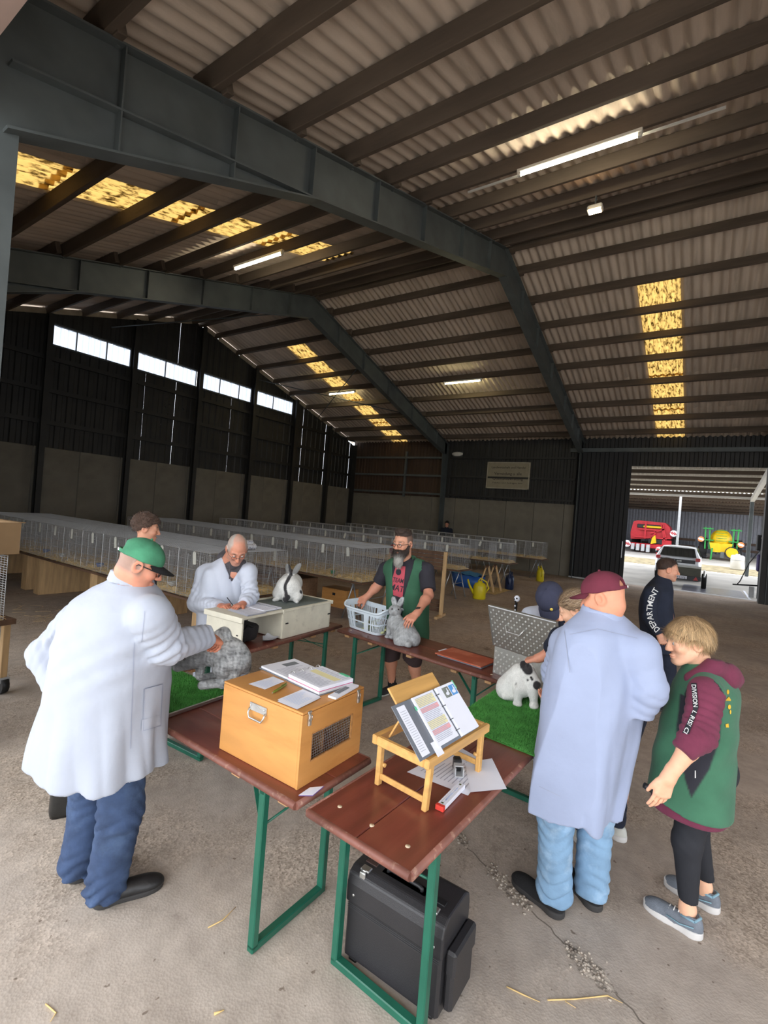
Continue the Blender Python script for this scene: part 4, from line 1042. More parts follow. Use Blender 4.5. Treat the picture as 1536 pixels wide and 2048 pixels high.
def ell(P, c, r, M=None):
    q = P-np.asarray(c, float)
    if M is not None: q = q@np.asarray(M).T
    r = np.asarray(r, float); k = np.linalg.norm(q/r, axis=1); g = np.linalg.norm(q/(r*r), axis=1)+1e-9
    return np.where(k < .3, (k-1)*r.min(), k*(k-1)/g)
def smin(a, b, k):
    h = np.clip(.5+.5*(b-a)/k, 0, 1); return b+(a-b)*h-k*h*(1-h)
def smax(a, b, k): return -smin(-a, -b, k)
def U(k, *ds):
    d = ds[0]
    for e in ds[1:]: d = smin(d, e, k)
    return d
def loft(P, prof, l, f, n=2.3):
    """stacked cross-sections: prof rows (z, cx, cy, a, b); l lateral axis, f depth axis"""
    pr = np.asarray(prof, float); pr = pr[np.argsort(pr[:, 0])]; z = P[:, 2]
    g = [np.interp(z, pr[:, 0], pr[:, i]) for i in range(1, 5)]
    dx, dy = P[:, 0]-g[0], P[:, 1]-g[1]
    x = np.abs(dx*l[0]+dy*l[1])/g[2]; y = np.abs(dx*f[0]+dy*f[1])/g[3]
    k = (x**n+y**n)**(1/n); d = (k-1)*np.minimum(g[2], g[3])
    return smax(d, np.maximum(z-pr[-1, 0], pr[0, 0]-z), .012)
def smooth_prof(pr, m=6):
    """resample a profile with a Catmull-Rom spline"""
    pr = np.asarray(pr, float); out = []
    for i in range(len(pr)-1):
        p0, p1, p2, p3 = pr[max(i-1, 0)], pr[i], pr[i+1], pr[min(i+2, len(pr)-1)]
        for t in np.linspace(0, 1, m, endpoint=False):
            q = .5*((2*p1)+(-p0+p2)*t+(2*p0-5*p1+4*p2-p3)*t*t+(-p0+3*p1-3*p2+p3)*t**3)
            q[0] = p1[0]+(p2[0]-p1[0])*t; out.append(q)
    out.append(pr[-1]); return np.array(out)
def wob(P, seed, k=20, n=4, st=(1, 1, 1)):
    r = np.random.default_rng(seed); d = 0
    for i in range(n):
        v = r.normal(size=3)*np.array(st); v = v/np.linalg.norm(v)*k*r.uniform(.6, 1.5); w2 = r.normal(size=3); w2 = w2/np.linalg.norm(w2)*k*.5
        d = d+np.sin(P@v+r.random()*6.28+1.3*np.sin(P@w2+r.random()*6.28))
    return d/n
def sleeve(P, a, b, c_, r, seed=0, amp=.006, pitch=.05, fl=0.0):
    """two-segment sleeve shoulder-elbow-wrist with gathers that bunch round the elbow and cuff"""
    a, b, c_ = map(lambda q: np.asarray(q, float), (a, b, c_))
    d = U(.035, rc(P, a, b, r[0], r[1]), rc(P, b, c_, r[1], r[2]))
    for p, q, w0, w1 in ((a, b, .25, 1.0), (b, c_, 1.0, .75)):
        ax = nrm(q-p); L_ = np.linalg.norm(q-p); t = (P-p)@ax; s_ = np.cross(ax, (0, 0, 1)); s_ = nrm(s_) if np.linalg.norm(s_) > .1 else V(1, 0, 0)
        e = np.cross(ax, s_); m = np.clip(1-np.maximum(np.abs(t-L_/2)-L_/2, 0)/.05, 0, 1)
        wt = (w0+(w1-w0)*np.clip(t/L_, 0, 1))*(.25+.75*np.clip(.55+1.3*wob(P, int(seed*7)+3, 15, 3), 0, 1))
        ph = t*math.pi/pitch+1.9*np.sin((P-p)@s_*17+seed)+1.7*np.sin((P-p)@e*15+seed*2.1)+.8*wob(P, int(seed*5)+2, 22, 2)
        d = d-m*wt*amp*(1.5*np.abs(np.sin(ph))-.75)
    cut = (P-c_)@nrm(c_-b)
    return smax(d, cut, .006)
def march(sdf, o, d, it=48, step=.85):
    t = np.zeros(len(o)); d = np.asarray(d, float); d = d if d.ndim == 2 else np.tile(d, (len(o), 1))
    for _ in range(it): t = t+sdf(o+d*t[:, None])*step
    return o+d*t[:, None]
def decal_px(sdf, px, D, off=.003):
    """print on a garment: picture points carried along their sight lines onto the cloth"""
    o = np.array([W(a, b, D) for a, b in px]); dr = o-CAM0; dr = dr/np.linalg.norm(dr, axis=1)[:, None]
    return march(sdf, o-dr*.22, dr)-dr*off
def quad_px(c4, nu, nv):
    c4 = np.asarray(c4, float); u, v = np.meshgrid(np.linspace(0, 1, nu), np.linspace(0, 1, nv)); u, v = u[..., None], v[..., None]
    g = (c4[0]*(1-u)+c4[1]*u)*(1-v)+(c4[3]*(1-u)+c4[2]*u)*v; return g.reshape(-1, 2), nu, nv
def decal_patch(name, sdf, c4, D, m, parent, off=.003, nu=10, nv=10, keep=None):
    px, nu, nv = quad_px(c4, nu, nv); p = decal_px(sdf, px, D, off)
    F = np.array([(j*nu+i, j*nu+i+1, (j+1)*nu+i+1, (j+1)*nu+i) for j in range(nv-1) for i in range(nu-1)])
    return npmesh(name, p, F[:, ::-1], m, parent, True, world=True)
def decal_text(name, s_, curve, hpx, sdf, D, m, parent, off=.005, bold=True, flip=1, shear=0.0):
    """text laid along a pixel polyline (baseline), letter height hpx pixels to the left of travel when flip=1"""
    v, F = text_mesh(s_, 1.0, bold, shear)
    # subdivide long triangles for bending is not needed: letters are small
    cv = np.asarray(curve, float); seg = np.r_[0, np.cumsum(np.linalg.norm(np.diff(cv, axis=0), axis=1))]
    u = (v[:, 0]-v[:, 0].min())/(v[:, 0].max()-v[:, 0].min())*seg[-1]; h = v[:, 1]/max(v[:, 1].max(), .1)*hpx
    p = np.c_[np.interp(u, seg, cv[:, 0]), np.interp(u, seg, cv[:, 1])]
    q = np.c_[np.interp(u+2, seg, cv[:, 0]), np.interp(u+2, seg, cv[:, 1])]-np.c_[np.interp(u-2, seg, cv[:, 0]), np.interp(u-2, seg, cv[:, 1])]
    q = q/(np.linalg.norm(q, axis=1)[:, None]+1e-9); nrmv = np.c_[q[:, 1], -q[:, 0]]*flip
    return npmesh(name, decal_px(sdf, p+nrmv*h[:, None], D, off), F, m, parent, False, world=True)

# ------------------------------------------------------------------ people
def frame3(f, up=(0, 0, 1)):
    f = nrm(f); l = nrm(np.cross(up, f)); u = np.cross(f, l); return np.array([f, l, u])
def head_sdf(P, c, M, s=1.0, jaw=1.0, nose=1.0, lips=1.0, beard=0.0):
    Q = ((P-c)@M.T)/s; A = np.abs(Q[:, 1]); S_ = Q.copy(); S_[:, 1] = A      # symmetric: use |lateral|
    d = ell(Q, (-.012, 0, .032), (.098, .077, .086))
    d = smin(d, ell(Q, (.022, 0, -.035), (.066, .060*jaw, .078)), .03)
    d = smin(d, rc(S_, (.0, .052*jaw, -.052), (.066, .016, -.098), .020, .019), .03)
    d = smin(d, ell(Q, (.074, 0, -.100), (.020, .024, .018)), .02)
    d = smin(d, ell(S_, (.062, .036, -.026), (.026, .024, .022)), .02)
    d = smin(d, rc(S_, (.086, .010, .024), (.070, .046, .022), .011, .012), .012)
    d = smax(d, -ell(S_, (.101, .032, .004), (.020, .019, .013)), .012)
    d = smin(d, ell(S_, (.079, .031, .002), (.013, .015, .011)), .004)
    d = smin(d, rc(Q, (.090, 0, .012), (.112*nose**.3, 0, -.030), .0085, .0125), .010)
    d = smin(d, ell(S_, (.100, .011, -.034), (.012, .009, .009)), .008)
    d = smin(d, ell(Q, (.088, 0, -.064), (.016, .024*lips, .0065)), .006)
    d = smin(d, ell(Q, (.086, 0, -.075), (.015, .021*lips, .0075)), .006)
    d = smax(d, -ell(Q, (.103, 0, -.0695), (.012, .022*lips, .0018)), .004)
    e = ell(S_, (-.010, .079, -.006), (.027, .011, .034)); e = smax(e, -ell(S_, (-.006, .090, -.004), (.016, .010, .022)), .006)
    d = smin(d, e, .008)
    return d*s
def hand_sdf(P, wr, d, n, s, curl=(.3, .35, .25), spread=.10, sc=1.0, thumb=(.55, .75, .25), tcurl=.3, k=.009):
    wr = np.asarray(wr, float); d = nrm(d); n = nrm(np.asarray(n)-d*(np.asarray(n)@d)); s = nrm(np.asarray(s)-d*(np.asarray(s)@d)-n*(np.asarray(s)@n))
    D = None
    offs = ((.030, .092, .072, .0088), (.0105, .096, .080, .0090), (-.010, .092, .074, .0086), (-.029, .084, .058, .0076))
    cl = curl if hasattr(curl[0], '__len__') else [curl]*4
    palm = None
    for i, (o, b, L_, r) in enumerate(offs):
        base = wr+(d*b+s*o)*sc; kn = wr+(s*o*.62+d*.012)*sc
        e = rc(P, kn, base-n*.002, .0155*sc, .0125*sc); palm = e if palm is None else smin(palm, e, .014)
        ang = 0; p = base; dir0 = nrm(d+s*o*spread*30*.33)
        fd = None
        for j, fr in enumerate((.46, .30, .24)):
            ang += cl[i][j]*1.0; q = p+(dir0*math.cos(ang)+n*math.sin(ang))*L_*fr*sc
            e = rc(P, p, q, r*(1-.09*j)*sc, r*(.95-.10*j)*sc); fd = e if fd is None else smin(fd, e, .003); p = q
        D = fd if D is None else np.minimum(D, fd)
    palm = smin(palm, rc(P, wr+(d*.03+s*.022+n*.006)*sc, wr+(d*.062+s*.040+n*.008)*sc, .016*sc, .013*sc), .014)
    D = smin(D, palm, .006)
    t0 = wr+(d*.040+s*.036+n*.006)*sc; td = nrm(d*thumb[1]+s*thumb[0]+n*thumb[2]); t1 = t0+td*.040*sc
    td2 = nrm(td*math.cos(tcurl)+nrm(n*.6+d*.4-s*.7)*math.sin(tcurl)); t2 = t1+td2*.032*sc
    D = smin(D, smin(rc(P, t0, t1, .0135*sc, .0105*sc), rc(P, t1, t2, .0102*sc, .0080*sc), .004), .008)
    D = smin(D, rc(P, wr-d*.03*sc, wr+d*.015*sc, .0255*sc, .0235*sc), .02)
    return D
def bbox(pts, pad):
    p = np.asarray(pts, float); return p.min(0)-pad, p.max(0)+pad
class Person:
    def __init__(s, label, base, f, hair=None):
        s.root = thing('person', label, 'person', (base[0], base[1], 0)); s.f = nrm(V(f[0], f[1], 0)); s.l = V(-s.f[1], s.f[0], 0); s.base = V(base[0], base[1], 0)
        s.bv = []; s.bf = []; s.bc = []; s.n = 0
    def skin(s, f, lo, hi, h, col):
        v, F = net(f, lo, hi, h); s.bv.append(v); s.bf.append(F+s.n); s.n += len(v)
        s.bc.append(col(v) if callable(col) else np.tile(col, (len(v), 1))); return s
    def finish(s, M):
        s.body = npmesh('body', np.concatenate(s.bv), np.concatenate(s.bf), M, s.root, True, col=np.concatenate(s.bc), world=True); return s.body
    def cloth(s, name, f, lo, hi, h, m, col=None, parent=None):
        v, F = net(f, lo, hi, h); par = parent or s.root
        o = npmesh(name, v, F, m, s.root, True, col=None if col is None else col(v), world=True); return o
    def part(s, name, mb, m, bevel=0): return mb.build(name, m, s.root, world=True, bevel=bevel)
M_skin = mat('skin', None, .52, var=.05, vs=40, attr='Col', bump=.06, bs=160, sss=.12)
M_coat = mat('white_lab_coat_cotton', (.375, .405, .475), .9, var=.03, vs=8, bump=.45, bs=11, sheen=.1)
M_coatb = mat('white_coat_lifted_for_dim_light', (.56, .60, .69), .9, var=.03, vs=8, bump=.45, bs=11, sheen=.1)  # same white cotton, colour lifted to make up for dimmer light
M_coat2 = mat('pale_blue_coat_cotton', (.315, .365, .51), .9, var=.03, vs=8, bump=.40, bs=10, sheen=.1)
M_denim = mat('dark_blue_denim', (.035, .060, .125), .9, var=.3, vs=10, bump=.2, bs=90, col2=(.065, .105, .19), c2s=6, c2lo=.5, c2hi=.75)
M_ldenim = mat('washed_light_denim', (.20, .33, .48), .9, var=.16, vs=9, bump=.2, bs=90, col2=(.34, .47, .61), c2s=7, c2lo=.5, c2hi=.7)
M_attr = mat('dyed_cloth', None, .85, var=.10, vs=9, attr='Col', bump=.12, bs=60, sheen=.1)
M_seam = mat('seam_stitch', (.30, .33, .42), .9, var=0)
M_whitebtn = mat('white_button', (.8, .8, .8), .4, var=0)
SK = {'ruddy': V(*srgb(206, 142, 116)), 'tan': V(*srgb(204, 148, 120)), 'fair': V(*srgb(232, 182, 150)), 'mid': V(*srgb(196, 142, 118))}
def head_color(c, M, s, base, stubble=None, fuzz=None, brow=V(.10, .07, .05), fuzz_fn=None):
    def g(v):
        Q = ((v-c)@M.T)/s; A = np.abs(Q[:, 1]); col = np.tile(base, (len(v), 1)).astype(float)
        def mixin(m, cc):
            m = np.clip(m, 0, 1)[:, None]; col[:] = col*(1-m)+np.asarray(cc)*m
        fr = Q[:, 0] > .05
        lip = np.exp(-((Q[:, 2]+.070)/.009)**2-(A/.022)**2)*(Q[:, 0] > .075); mixin(lip*.55, base*V(.85, .50, .48))
        chk = np.exp(-((Q[:, 2]+.030)/.022)**2-((A-.042)/.020)**2)*fr; mixin(chk*.35, base*V(1.0, .72, .66))
        nz = np.exp(-((Q[:, 2]+.030)/.018)**2-(A/.016)**2)*(Q[:, 0] > .095); mixin(nz*.35, base*V(1.0, .70, .64))
        ear = np.exp(-((Q[:, 2]+.006)/.03)**2)*(A > .078); mixin(ear*.35, base*V(1.0, .70, .62))
        br = np.exp(-((Q[:, 2]-.027)/.005)**2-((A-.032)/.017)**2)*(Q[:, 0] > .055); mixin(br*1.2, brow)
        ey = np.exp(-((Q[:, 2]-.002)/.0045)**2-((A-.031)/.010)**2)*(Q[:, 0] > .07); mixin(ey*1.1, V(.06, .045, .04))
        nst = np.exp(-((Q[:, 2]+.042)/.004)**2-((A-.009)/.005)**2)*(Q[:, 0] > .09); mixin(nst, base*.25)
        if stubble is not None:
            st = (Q[:, 2] < -.035)*(Q[:, 0] > -.02)*np.clip((-.03-Q[:, 2])/.03, 0, 1)*(Q[:, 2] > -.125); mixin(st*stubble[1], stubble[0])
        if fuzz is not None:
            m = fuzz_fn(Q) if fuzz_fn else np.clip((Q[:, 2]-(.015-.9*(Q[:, 0]-.02)*0))/.02, 0, 1)
            mixin(m, fuzz)
        return col
    return g
def trousers(P, hipL, kneeL, ankL, hipR, kneeR, ankR, r, seed=0, amp=.006, seat=None):
    d = None
    for h_, k_, a_, sd in ((hipL, kneeL, ankL, seed), (hipR, kneeR, ankR, seed+1.7)):
        h_, k_, a_ = map(lambda q: np.asarray(q, float), (h_, k_, a_))
        e = U(.03, rc(P, h_, k_, r[0], r[1]), rc(P, k_, a_, r[1], r[2]))
        z = P[:, 2]; lo = a_[2]; t = np.clip((z-lo)/(h_[2]-lo), 0, 1)
        wt = np.exp(-(t/.16)**2)*1.3+np.exp(-((t-.52)/.13)**2)*.8+np.exp(-((t-.95)/.15)**2)*.7+.18
        wt = wt*(.3+.7*np.clip(.5+1.2*wob(P, int(sd*3)+1, 14, 3), 0, 1))
        ph = z*math.pi/.062+1.9*np.sin((P[:, 0]+P[:, 1])*17+sd)+1.8*np.sin((P[:, 0]-P[:, 1])*14+sd*2)+.9*wob(P, int(sd*5)+4, 20, 2)
        e = e-wt*amp*(1.7*np.abs(np.sin(ph))-.85)
        e = smax(e, lo-z, .006)
        d = e if d is None else smin(d, e, .02)
    if seat is not None: d = smin(d, seat(P), .04)
    return d
def shoe(per, heel, toe, h, mu, ms, L_=None, sole_h=.026, lift=.0, flat=1.0, name='shoe', wd=1.0, ankle=.075):
    heel = V(*heel[:2], 0); toe = V(*toe[:2], 0); t = nrm(toe-heel); L_ = L_ or np.linalg.norm(toe-heel); s_ = V(-t[1], t[0], 0)
    def upper(P):
        q = P-heel; x = q@t; y = q@s_; z = q[:, 2]; Q = np.c_[x, y, z]
        w_ = .040*wd
        d = U(.03, ell(Q, (.050, 0, .045), (.052, w_*.92, ankle-.01)), ell(Q, (L_*.52, .004, .030), (L_*.40, w_*1.08, .048*flat)), ell(Q, (L_*.78, .004, .026), (L_*.215, w_*1.08, .036*flat)))
        d = smax(d, -ell(Q, (.055, 0, ankle+.035), (.042, .030, .035)), .006)
        return smax(d, sole_h*.7-z, .004)
    def sole(P):
        q = P-heel; x = q@t; y = q@s_; z = q[:, 2]; w_ = .043*wd; zc = z-.012*np.clip((x/L_-.78)/.22, 0, 1)**2*.9
        d2 = U(.04, np.hypot(x-.045, y)-w_, np.hypot((x-L_*.72)*.62, y-.003)-w_*1.12, np.hypot((x-L_*.4)*.5, y)-w_*.9)
        d2 = np.maximum(d2, np.maximum(x-L_, -x-.004))
        return smax(smax(d2, zc-sole_h, .006), .0-z, .003)*.9
    lo, hi = bbox([heel, toe], .075); lo[2] = -.01; hi[2] = .16
    o = per.cloth(name, upper, lo, hi, h, mu)
    v, F = net(sole, lo, hi, h); so = npmesh('sole', v-np.array(per.root.location), F, ms, o, True)
    return o
def cap(per, c, M, s, m, brim_tilt=.12, hole=False, brim_m=None, h=.006, zc=.022, brimlen=.075, badge=None, strap_m=None):
    """baseball cap in head axes (x forward, y left, z up)"""
    def crown(P):
        Q = ((P-c)@M.T)/s; d = ell(Q, (-.012, 0, .040), (.112, .092, .092))
        d = smax(d, (zc-.22*(Q[:, 0]-.02)*0+.03*np.clip(Q[:, 0], 0, 1))-Q[:, 2], .004)
        d = d+.0012*np.cos(np.arctan2(Q[:, 1], Q[:, 0])*6)
        if hole: d = smax(d, -ell(Q, (-.115, 0, .045), (.045, .044, .034)), .003)
        d = smax(d, -ell(Q, (-.012, 0, .028), (.0985, .079, .088)), .002)
        return d*s
    lo, hi = bbox([c], .16*s); o = per.cloth('cap', crown, lo, hi, h, m)
    mb = MB(); X = lambda p: c+(np.asarray(p)*s)@M
    for layer in (0, 1):
        g = []
        for i in range(9):
            a = R(-62+124*i/8); row = []
            for j in range(6):
                r_ = j/5; k = brimlen*r_*max(0.0, math.cos(a*1.35))**.55
                bx = -.012+.108*math.cos(a)+k; by = .089*math.sin(a)*(1+.05*r_)
                row.append(X((bx, by, zc+.006-brim_tilt*k*1.0-.9*by*by*(1+1.2*r_)*1.6+(.004 if layer else 0))))
            g.append(row)
        mb.grid(g, True, layer == 0)
    b = mb.build('brim', brim_m or m, o); 
    for v_ in (b,): pass
    b.data.transform(Matrix.Translation(-per.root.location))
    mb = MB(); mb.ball(X((-.012, 0, .134)), .007*s, 8); q = mb.build('cap_button', m, o); q.data.transform(Matrix.Translation(-per.root.location))
    if hole:
        mb = MB(); g = [[X((-.012-.112*math.cos(R(a)), .093*math.sin(R(a)), zc+zz)) for a in np.linspace(-32, 32, 9)] for zz in (.001, .017)]
        mb.grid(g, True); mb.grid([[p+(p-c)*-.02 for p in r_] for r_ in g], True, True); q = mb.build('cap_strap', strap_m or m, o); q.data.transform(Matrix.Translation(-per.root.location))
        mb = MB(); mb.rbox(X((-.122, -.018, zc+.009)), (.010, .010, .014), .002); q = mb.build('strap_buckle', M_zinc, o); q.data.transform(Matrix.Translation(-per.root.location))
    if badge:
        mb = MB(); mb.ball(X(badge), .011*s, 8); q = mb.build('cap_badge', mat('yellow_badge', (.75, .55, .10), .5), o); q.data.transform(Matrix.Translation(-per.root.location))
    return o
def glasses(per, c, M, s, m, r=.0013, wr=.021, hr=.015, x=.106, z=-.004):
    X = lambda p: c+(np.asarray(p)*s)@M; mb = MB()
    for sg in (-1, 1):
        mb.tube([X((x-.012*(abs(.033+wr*math.cos(a)*.9)/.055)**2, sg*(.033+wr*math.cos(a)), z+hr*math.sin(a))) for a in np.linspace(0, 2*math.pi, 17)], r*s, 6, False)
        mb.tube([X((x-.013, sg*.055, z+.006)), X((x-.035, sg*.074, z+.008)), X((-.01, sg*.083, z+.010)), X((-.03, sg*.080, z-.012))], r*s*1.1, 6)
    mb.tube([X((x+.001, .012, z+.004)), X((x+.004, 0, z+.008)), X((x+.001, -.012, z+.004))], r*s, 6)
    return per.part('glasses', mb, m)
def strands(name, per, pts, nrmls, flow, n, ln, wd, cols, seed, lift=.25, segs=3, grav=.0):
    """short hair or fur: tapering ribbons rooted on a surface and swept along a flow"""
    r = np.random.default_rng(seed); i = r.integers(0, len(pts), n); p = pts[i]; nn = nrmls[i]; fl = flow(p, nn) if callable(flow) else np.tile(flow, (n, 1))
    fl = fl+r.normal(0, .28, (n, 3)); fl = fl-nn*(fl*nn).sum(1)[:, None]; fl /= np.linalg.norm(fl, axis=1)[:, None]+1e-9
    L_ = ln*(.6+.6*r.random(n)); sd = np.cross(fl, nn); vs = []
    for j in range(segs+1):
        t = j/segs; q = p+fl*(L_*t)[:, None]+nn*(lift*L_*t*(1-.45*t))[:, None]+np.array([0, 0, -grav])*(L_*t*t)[:, None]; w_ = wd*(1-t)**.7*.5+1e-5
        vs.append(q-sd*w_); vs.append(q+sd*w_)
    vs = np.stack(vs, 1); k = 2*(segs+1); b = (np.arange(n)*k)[:, None]
    F = np.concatenate([b+np.array([[2*j, 2*j+1, 2*j+3, 2*j+2]]) for j in range(segs)])
    c = cols(p, r) if callable(cols) else np.asarray(cols)[r.integers(0, len(cols), n)]
    c = np.repeat(c, k, 0)
    o = npmesh(name, vs.reshape(-1, 3), F, M_hair, per.root if hasattr(per, 'root') else per, True, col=c, world=True); o['kind'] = 'stuff'; return o
M_hair = mat('hair_strands', None, .55, var=0, attr='Col', spec=.3)
def vnorm(v, F):
    a, b, c_ = v[F[:, 0]], v[F[:, 1]], v[F[:, 2]]; n = np.cross(b-a, c_-a); N_ = np.zeros_like(v)
    for k in range(F.shape[1]): np.add.at(N_, F[:, k], n)
    return N_/(np.linalg.norm(N_, axis=1)[:, None]+1e-12)
def ring_collar(c, nrm_, R1, R2, h0, h1, f, l, th=.006):
    """stand-up collar: a flaring band round the neck"""
    nrm_ = nrm(nrm_)
    def g(P):
        q = P-c; z = q@nrm_; qx = q@f; qy = q@l; rho = np.hypot(qx, qy*1.05); rr = R1+(R2-R1)*np.clip((z-h0)/(h1-h0), 0, 1)
        return smax(np.abs(rho-rr)-th, np.maximum(z-h1, h0-z), .004)
    return g
# ================================================================== the people
def rows(*rs): return smooth_prof([(lambda p: (p[2], p[0], p[1], a, b))(W(x, y, D)) for x, y, D, a, b in rs])
M_navy = mat('navy_cloth', (.012, .016, .030), .9, var=.2, vs=9, bump=.15, bs=60)
M_blacktrs = mat('black_leggings', (.018, .019, .024), .8, var=.12, vs=9, bump=.08, bs=80)
M_shoeblk = mat('black_shoe_leather', (.018, .017, .017), .42, var=.25, vs=25, bump=.15, bs=60)
M_soleblk = mat('dark_rubber_sole', (.035, .033, .032), .75)
M_greencap = mat('faded_green_cap_cotton', (.05, .20, .11), .9, var=.35, vs=9, bump=.15, bs=90)
M_capblk = mat('black_brim', (.012, .012, .014), .8)
M_frame = mat('dark_spectacle_frame', (.02, .018, .018), .35)
M_frameg = mat('thin_metal_spectacle_frame', (.16, .15, .14), .35, .6)
def lowbody(p, pts):
    """unseen body under the clothes, one continuous surface with the rest"""
    v = [np.asarray(a[0]) for a in pts for a in (a[:2],)]
    def g(P): return U(.05, *[rc(P, a, b, ra, rb) for a, b, ra, rb in pts])
    allp = [x for a, b, _, _ in pts for x in (a, b)]; lo, hi = bbox(allp, .2)
    p.skin(g, lo, hi, .03, p.sk)
def simple_eyes(p, c, M, s, iris=V(.10, .07, .05)):
    mb = MB()
    for sg in (-1, 1): mb.ball(c+np.array([.0815, sg*.031, .002])*s@M, .0112*s, 10)
    o = p.part('eyes', mb, mat('eye_white', (.62, .58, .55), .25, var=0))
    mb = MB()
    for sg in (-1, 1): mb.ball(c+np.array([.0895, sg*.031, .001])*s@M, .0050*s, 8)
    q = p.part('irises', mb, mat('dark_iris', tuple(iris), .15, var=0))

# ---------- A: man in white lab coat and green cap, seen from behind on the left
A = Person('man in white lab coat and faded green cap bending over the grey rabbit at left', (1.28, 2.40), (math.cos(R(10)), math.sin(R(10)))); A.sk = SK['ruddy']
a_pr = rows((198, 1524, 2.40, .298, .275), (205, 1460, 2.40, .283, .268), (218, 1390, 2.40, .266, .258), (228, 1310, 2.39, .262, .243), (236, 1245, 2.38, .262, .222), (244, 1207, 2.37, .238, .185), (254, 1178, 2.36, .165, .13), (262, 1158, 2.35, .09, .088))
a_sR, a_eR, a_wR = W(303, 1232, 2.20), W(335, 1294, 2.30), W(412, 1274, 2.56)
a_sL, a_eL, a_wL = W(158, 1240, 2.53), W(92, 1308, 2.50), W(122, 1378, 2.42)
a_zh = a_pr[:, 0].min(); a_zc = a_pr[:, 0].max()
def A_coat(P):
    d = loft(P, a_pr, A.l, A.f, 2.4)
    q = P-np.array([*a_pr[-1, 1:3], 0]); th = np.arctan2(q@A.l, q@A.f); t = np.clip((1.15-P[:, 2])/(1.15-a_zh), 0, 1)
    d = d+t**1.2*(.012*np.sin(7*th+1.0+2*t)-.012*np.abs(np.sin(6.5*th+2.1-2*t)))+.005*wob(P, 3, 16)-.007*np.abs(np.sin((P@A.l)*17-P[:, 2]*21+1.2*wob(P, 77, 9)))*np.exp(-((P[:, 2]-1.18)/.2)**2)
    d = smin(d, rc(P, W(266, 1196, 2.36), a_sR, .060, .082), .05); d = smin(d, rc(P, W(246, 1200, 2.38), a_sL, .060, .085), .05)
    s_ = smin(sleeve(P, a_sR, a_eR, a_wR, (.092, .078, .064), 1, .012, .05), sleeve(P, a_sL, a_eL, a_wL, (.095, .082, .072), 2, .011, .055), .01)
    d = smin(d, s_, .035)
    # diagonal drag lines below the arm
    d = d+.003*np.sin((P[:, 2]*60+(P@A.l)*38))*np.exp(-((P[:, 2]-1.22)/.16)**2)
    return smax(d, a_zh+.012*np.sin(3*th)-P[:, 2], .006)
lo, hi = bbox([a_sR, a_wR, a_eL, a_sL, W(200, 1524, 2.4), W(262, 1158, 2.35)], .17); lo[:2] -= .18; hi[:2] += .12; lo[2] = a_zh-.03; hi[2] = a_zc+.05
A_co = A.cloth('lab_coat', A_coat, lo, hi, .0095, M_coat)
hA = W(281, 1129, 2.32); fA = nrm((.72, -.42, -.36)); MA = frame3(fA); sA = .96
nA = W(272, 1166, 2.34)
A_head = lambda P: smin(head_sdf(P, hA, MA, sA, 1.12), rc(P, hA+MA.T@V(-.035, 0, -.05), nA-V(.0, 0, .08), .060, .072), .03)
A.skin(A_head, *bbox([hA, nA-V(0, 0, .06)], .155), .0055, head_color(hA, MA, sA, A.sk, fuzz=V(.22, .17, .14), fuzz_fn=lambda Q: .75*np.clip((Q[:, 2]+.055)/.02, 0, 1)*np.clip((.03-Q[:, 0])/.02, 0, 1)*(np.abs(Q[:, 1]) < .083)))
lowbody(A, [(V(1.28, 2.40, 1.0), nA-V(0, 0, .05), .15, .08), (V(1.28, 2.35, .95), V(1.27, 2.31, .1), .055, .035), (V(1.25, 2.5, .95), V(1.24, 2.55, .1), .055, .035), (a_sR, a_eR, .05, .04), (a_eR, a_wR, .04, .03), (a_sL, a_eL, .05, .04), (a_eL, a_wL, .04, .03), (nA-V(0, 0, .15), a_sR, .07, .05), (nA-V(0, 0, .15), a_sL, .07, .05)])
A_hd = nrm(W(450, 1285, 2.70)-a_wR)
A.skin(lambda P: hand_sdf(P, a_wR, A_hd, V(.25, .35, -.9), V(-.55, .75, .25), ((1.0, .9, .6), (1.1, .9, .6), (1.1, 1.0, .6), (1.0, .9, .6)), sc=1.12, thumb=(.35, .75, .7), tcurl=.7), *bbox([a_wR, a_wR+A_hd*.17], .07), .0042, SK['ruddy']*V(.95, .85, .8))
A.finish(M_skin)
A.cloth('collar', ring_collar(W(264, 1155, 2.348), V(.16, -.06, 1), .104, .088, -.03, .024, A.f, A.l, .007), *bbox([W(262, 1160, 2.35)], .14), .007, M_coat)
A_cap = cap(A, hA, MA, sA, M_greencap, hole=True, brim_m=M_capblk, zc=.024, brim_tilt=.25)
glasses(A, hA, MA, sA, M_frame, .0026)
def A_tr(P): return trousers(P, W(192, 1490, 2.46), W(182, 1612, 2.50), V(1.245, 2.545, .045), W(243, 1488, 2.36), W(243, 1620, 2.36), V(1.255, 2.30, .05), (.118, .098, .090), 1, .011)
A.cloth('jeans', A_tr, V(1.0, 2.1, .02), V(1.55, 2.8, .86), .0105, M_denim)
shoe(A, (1.212, 2.318), (1.500, 2.186), .0065, M_shoeblk, M_soleblk, wd=1.08)
shoe(A, (1.205, 2.565), (1.475, 2.475), .0075, M_shoeblk, M_soleblk, wd=1.08)
decal_patch('coat_pocket', A_coat, [(289, 1378), (326, 1368), (321, 1452), (286, 1462)], 2.3, M_coat, A.root, .006, 8, 12)
decal_patch('pocket_flap', A_coat, [(284, 1440), (321, 1430), (321, 1450), (283, 1462)], 2.3, M_coat, A.root, .0095, 8, 5)
for c4 in ([(289, 1378), (326, 1368), (326, 1369.2), (289, 1379.2)], [(286, 1461), (321, 1451), (321, 1452.2), (286, 1462.2)]): decal_patch('pocket_stitch', A_coat, c4, 2.3, M_seam, A.root, .011, 12, 2)
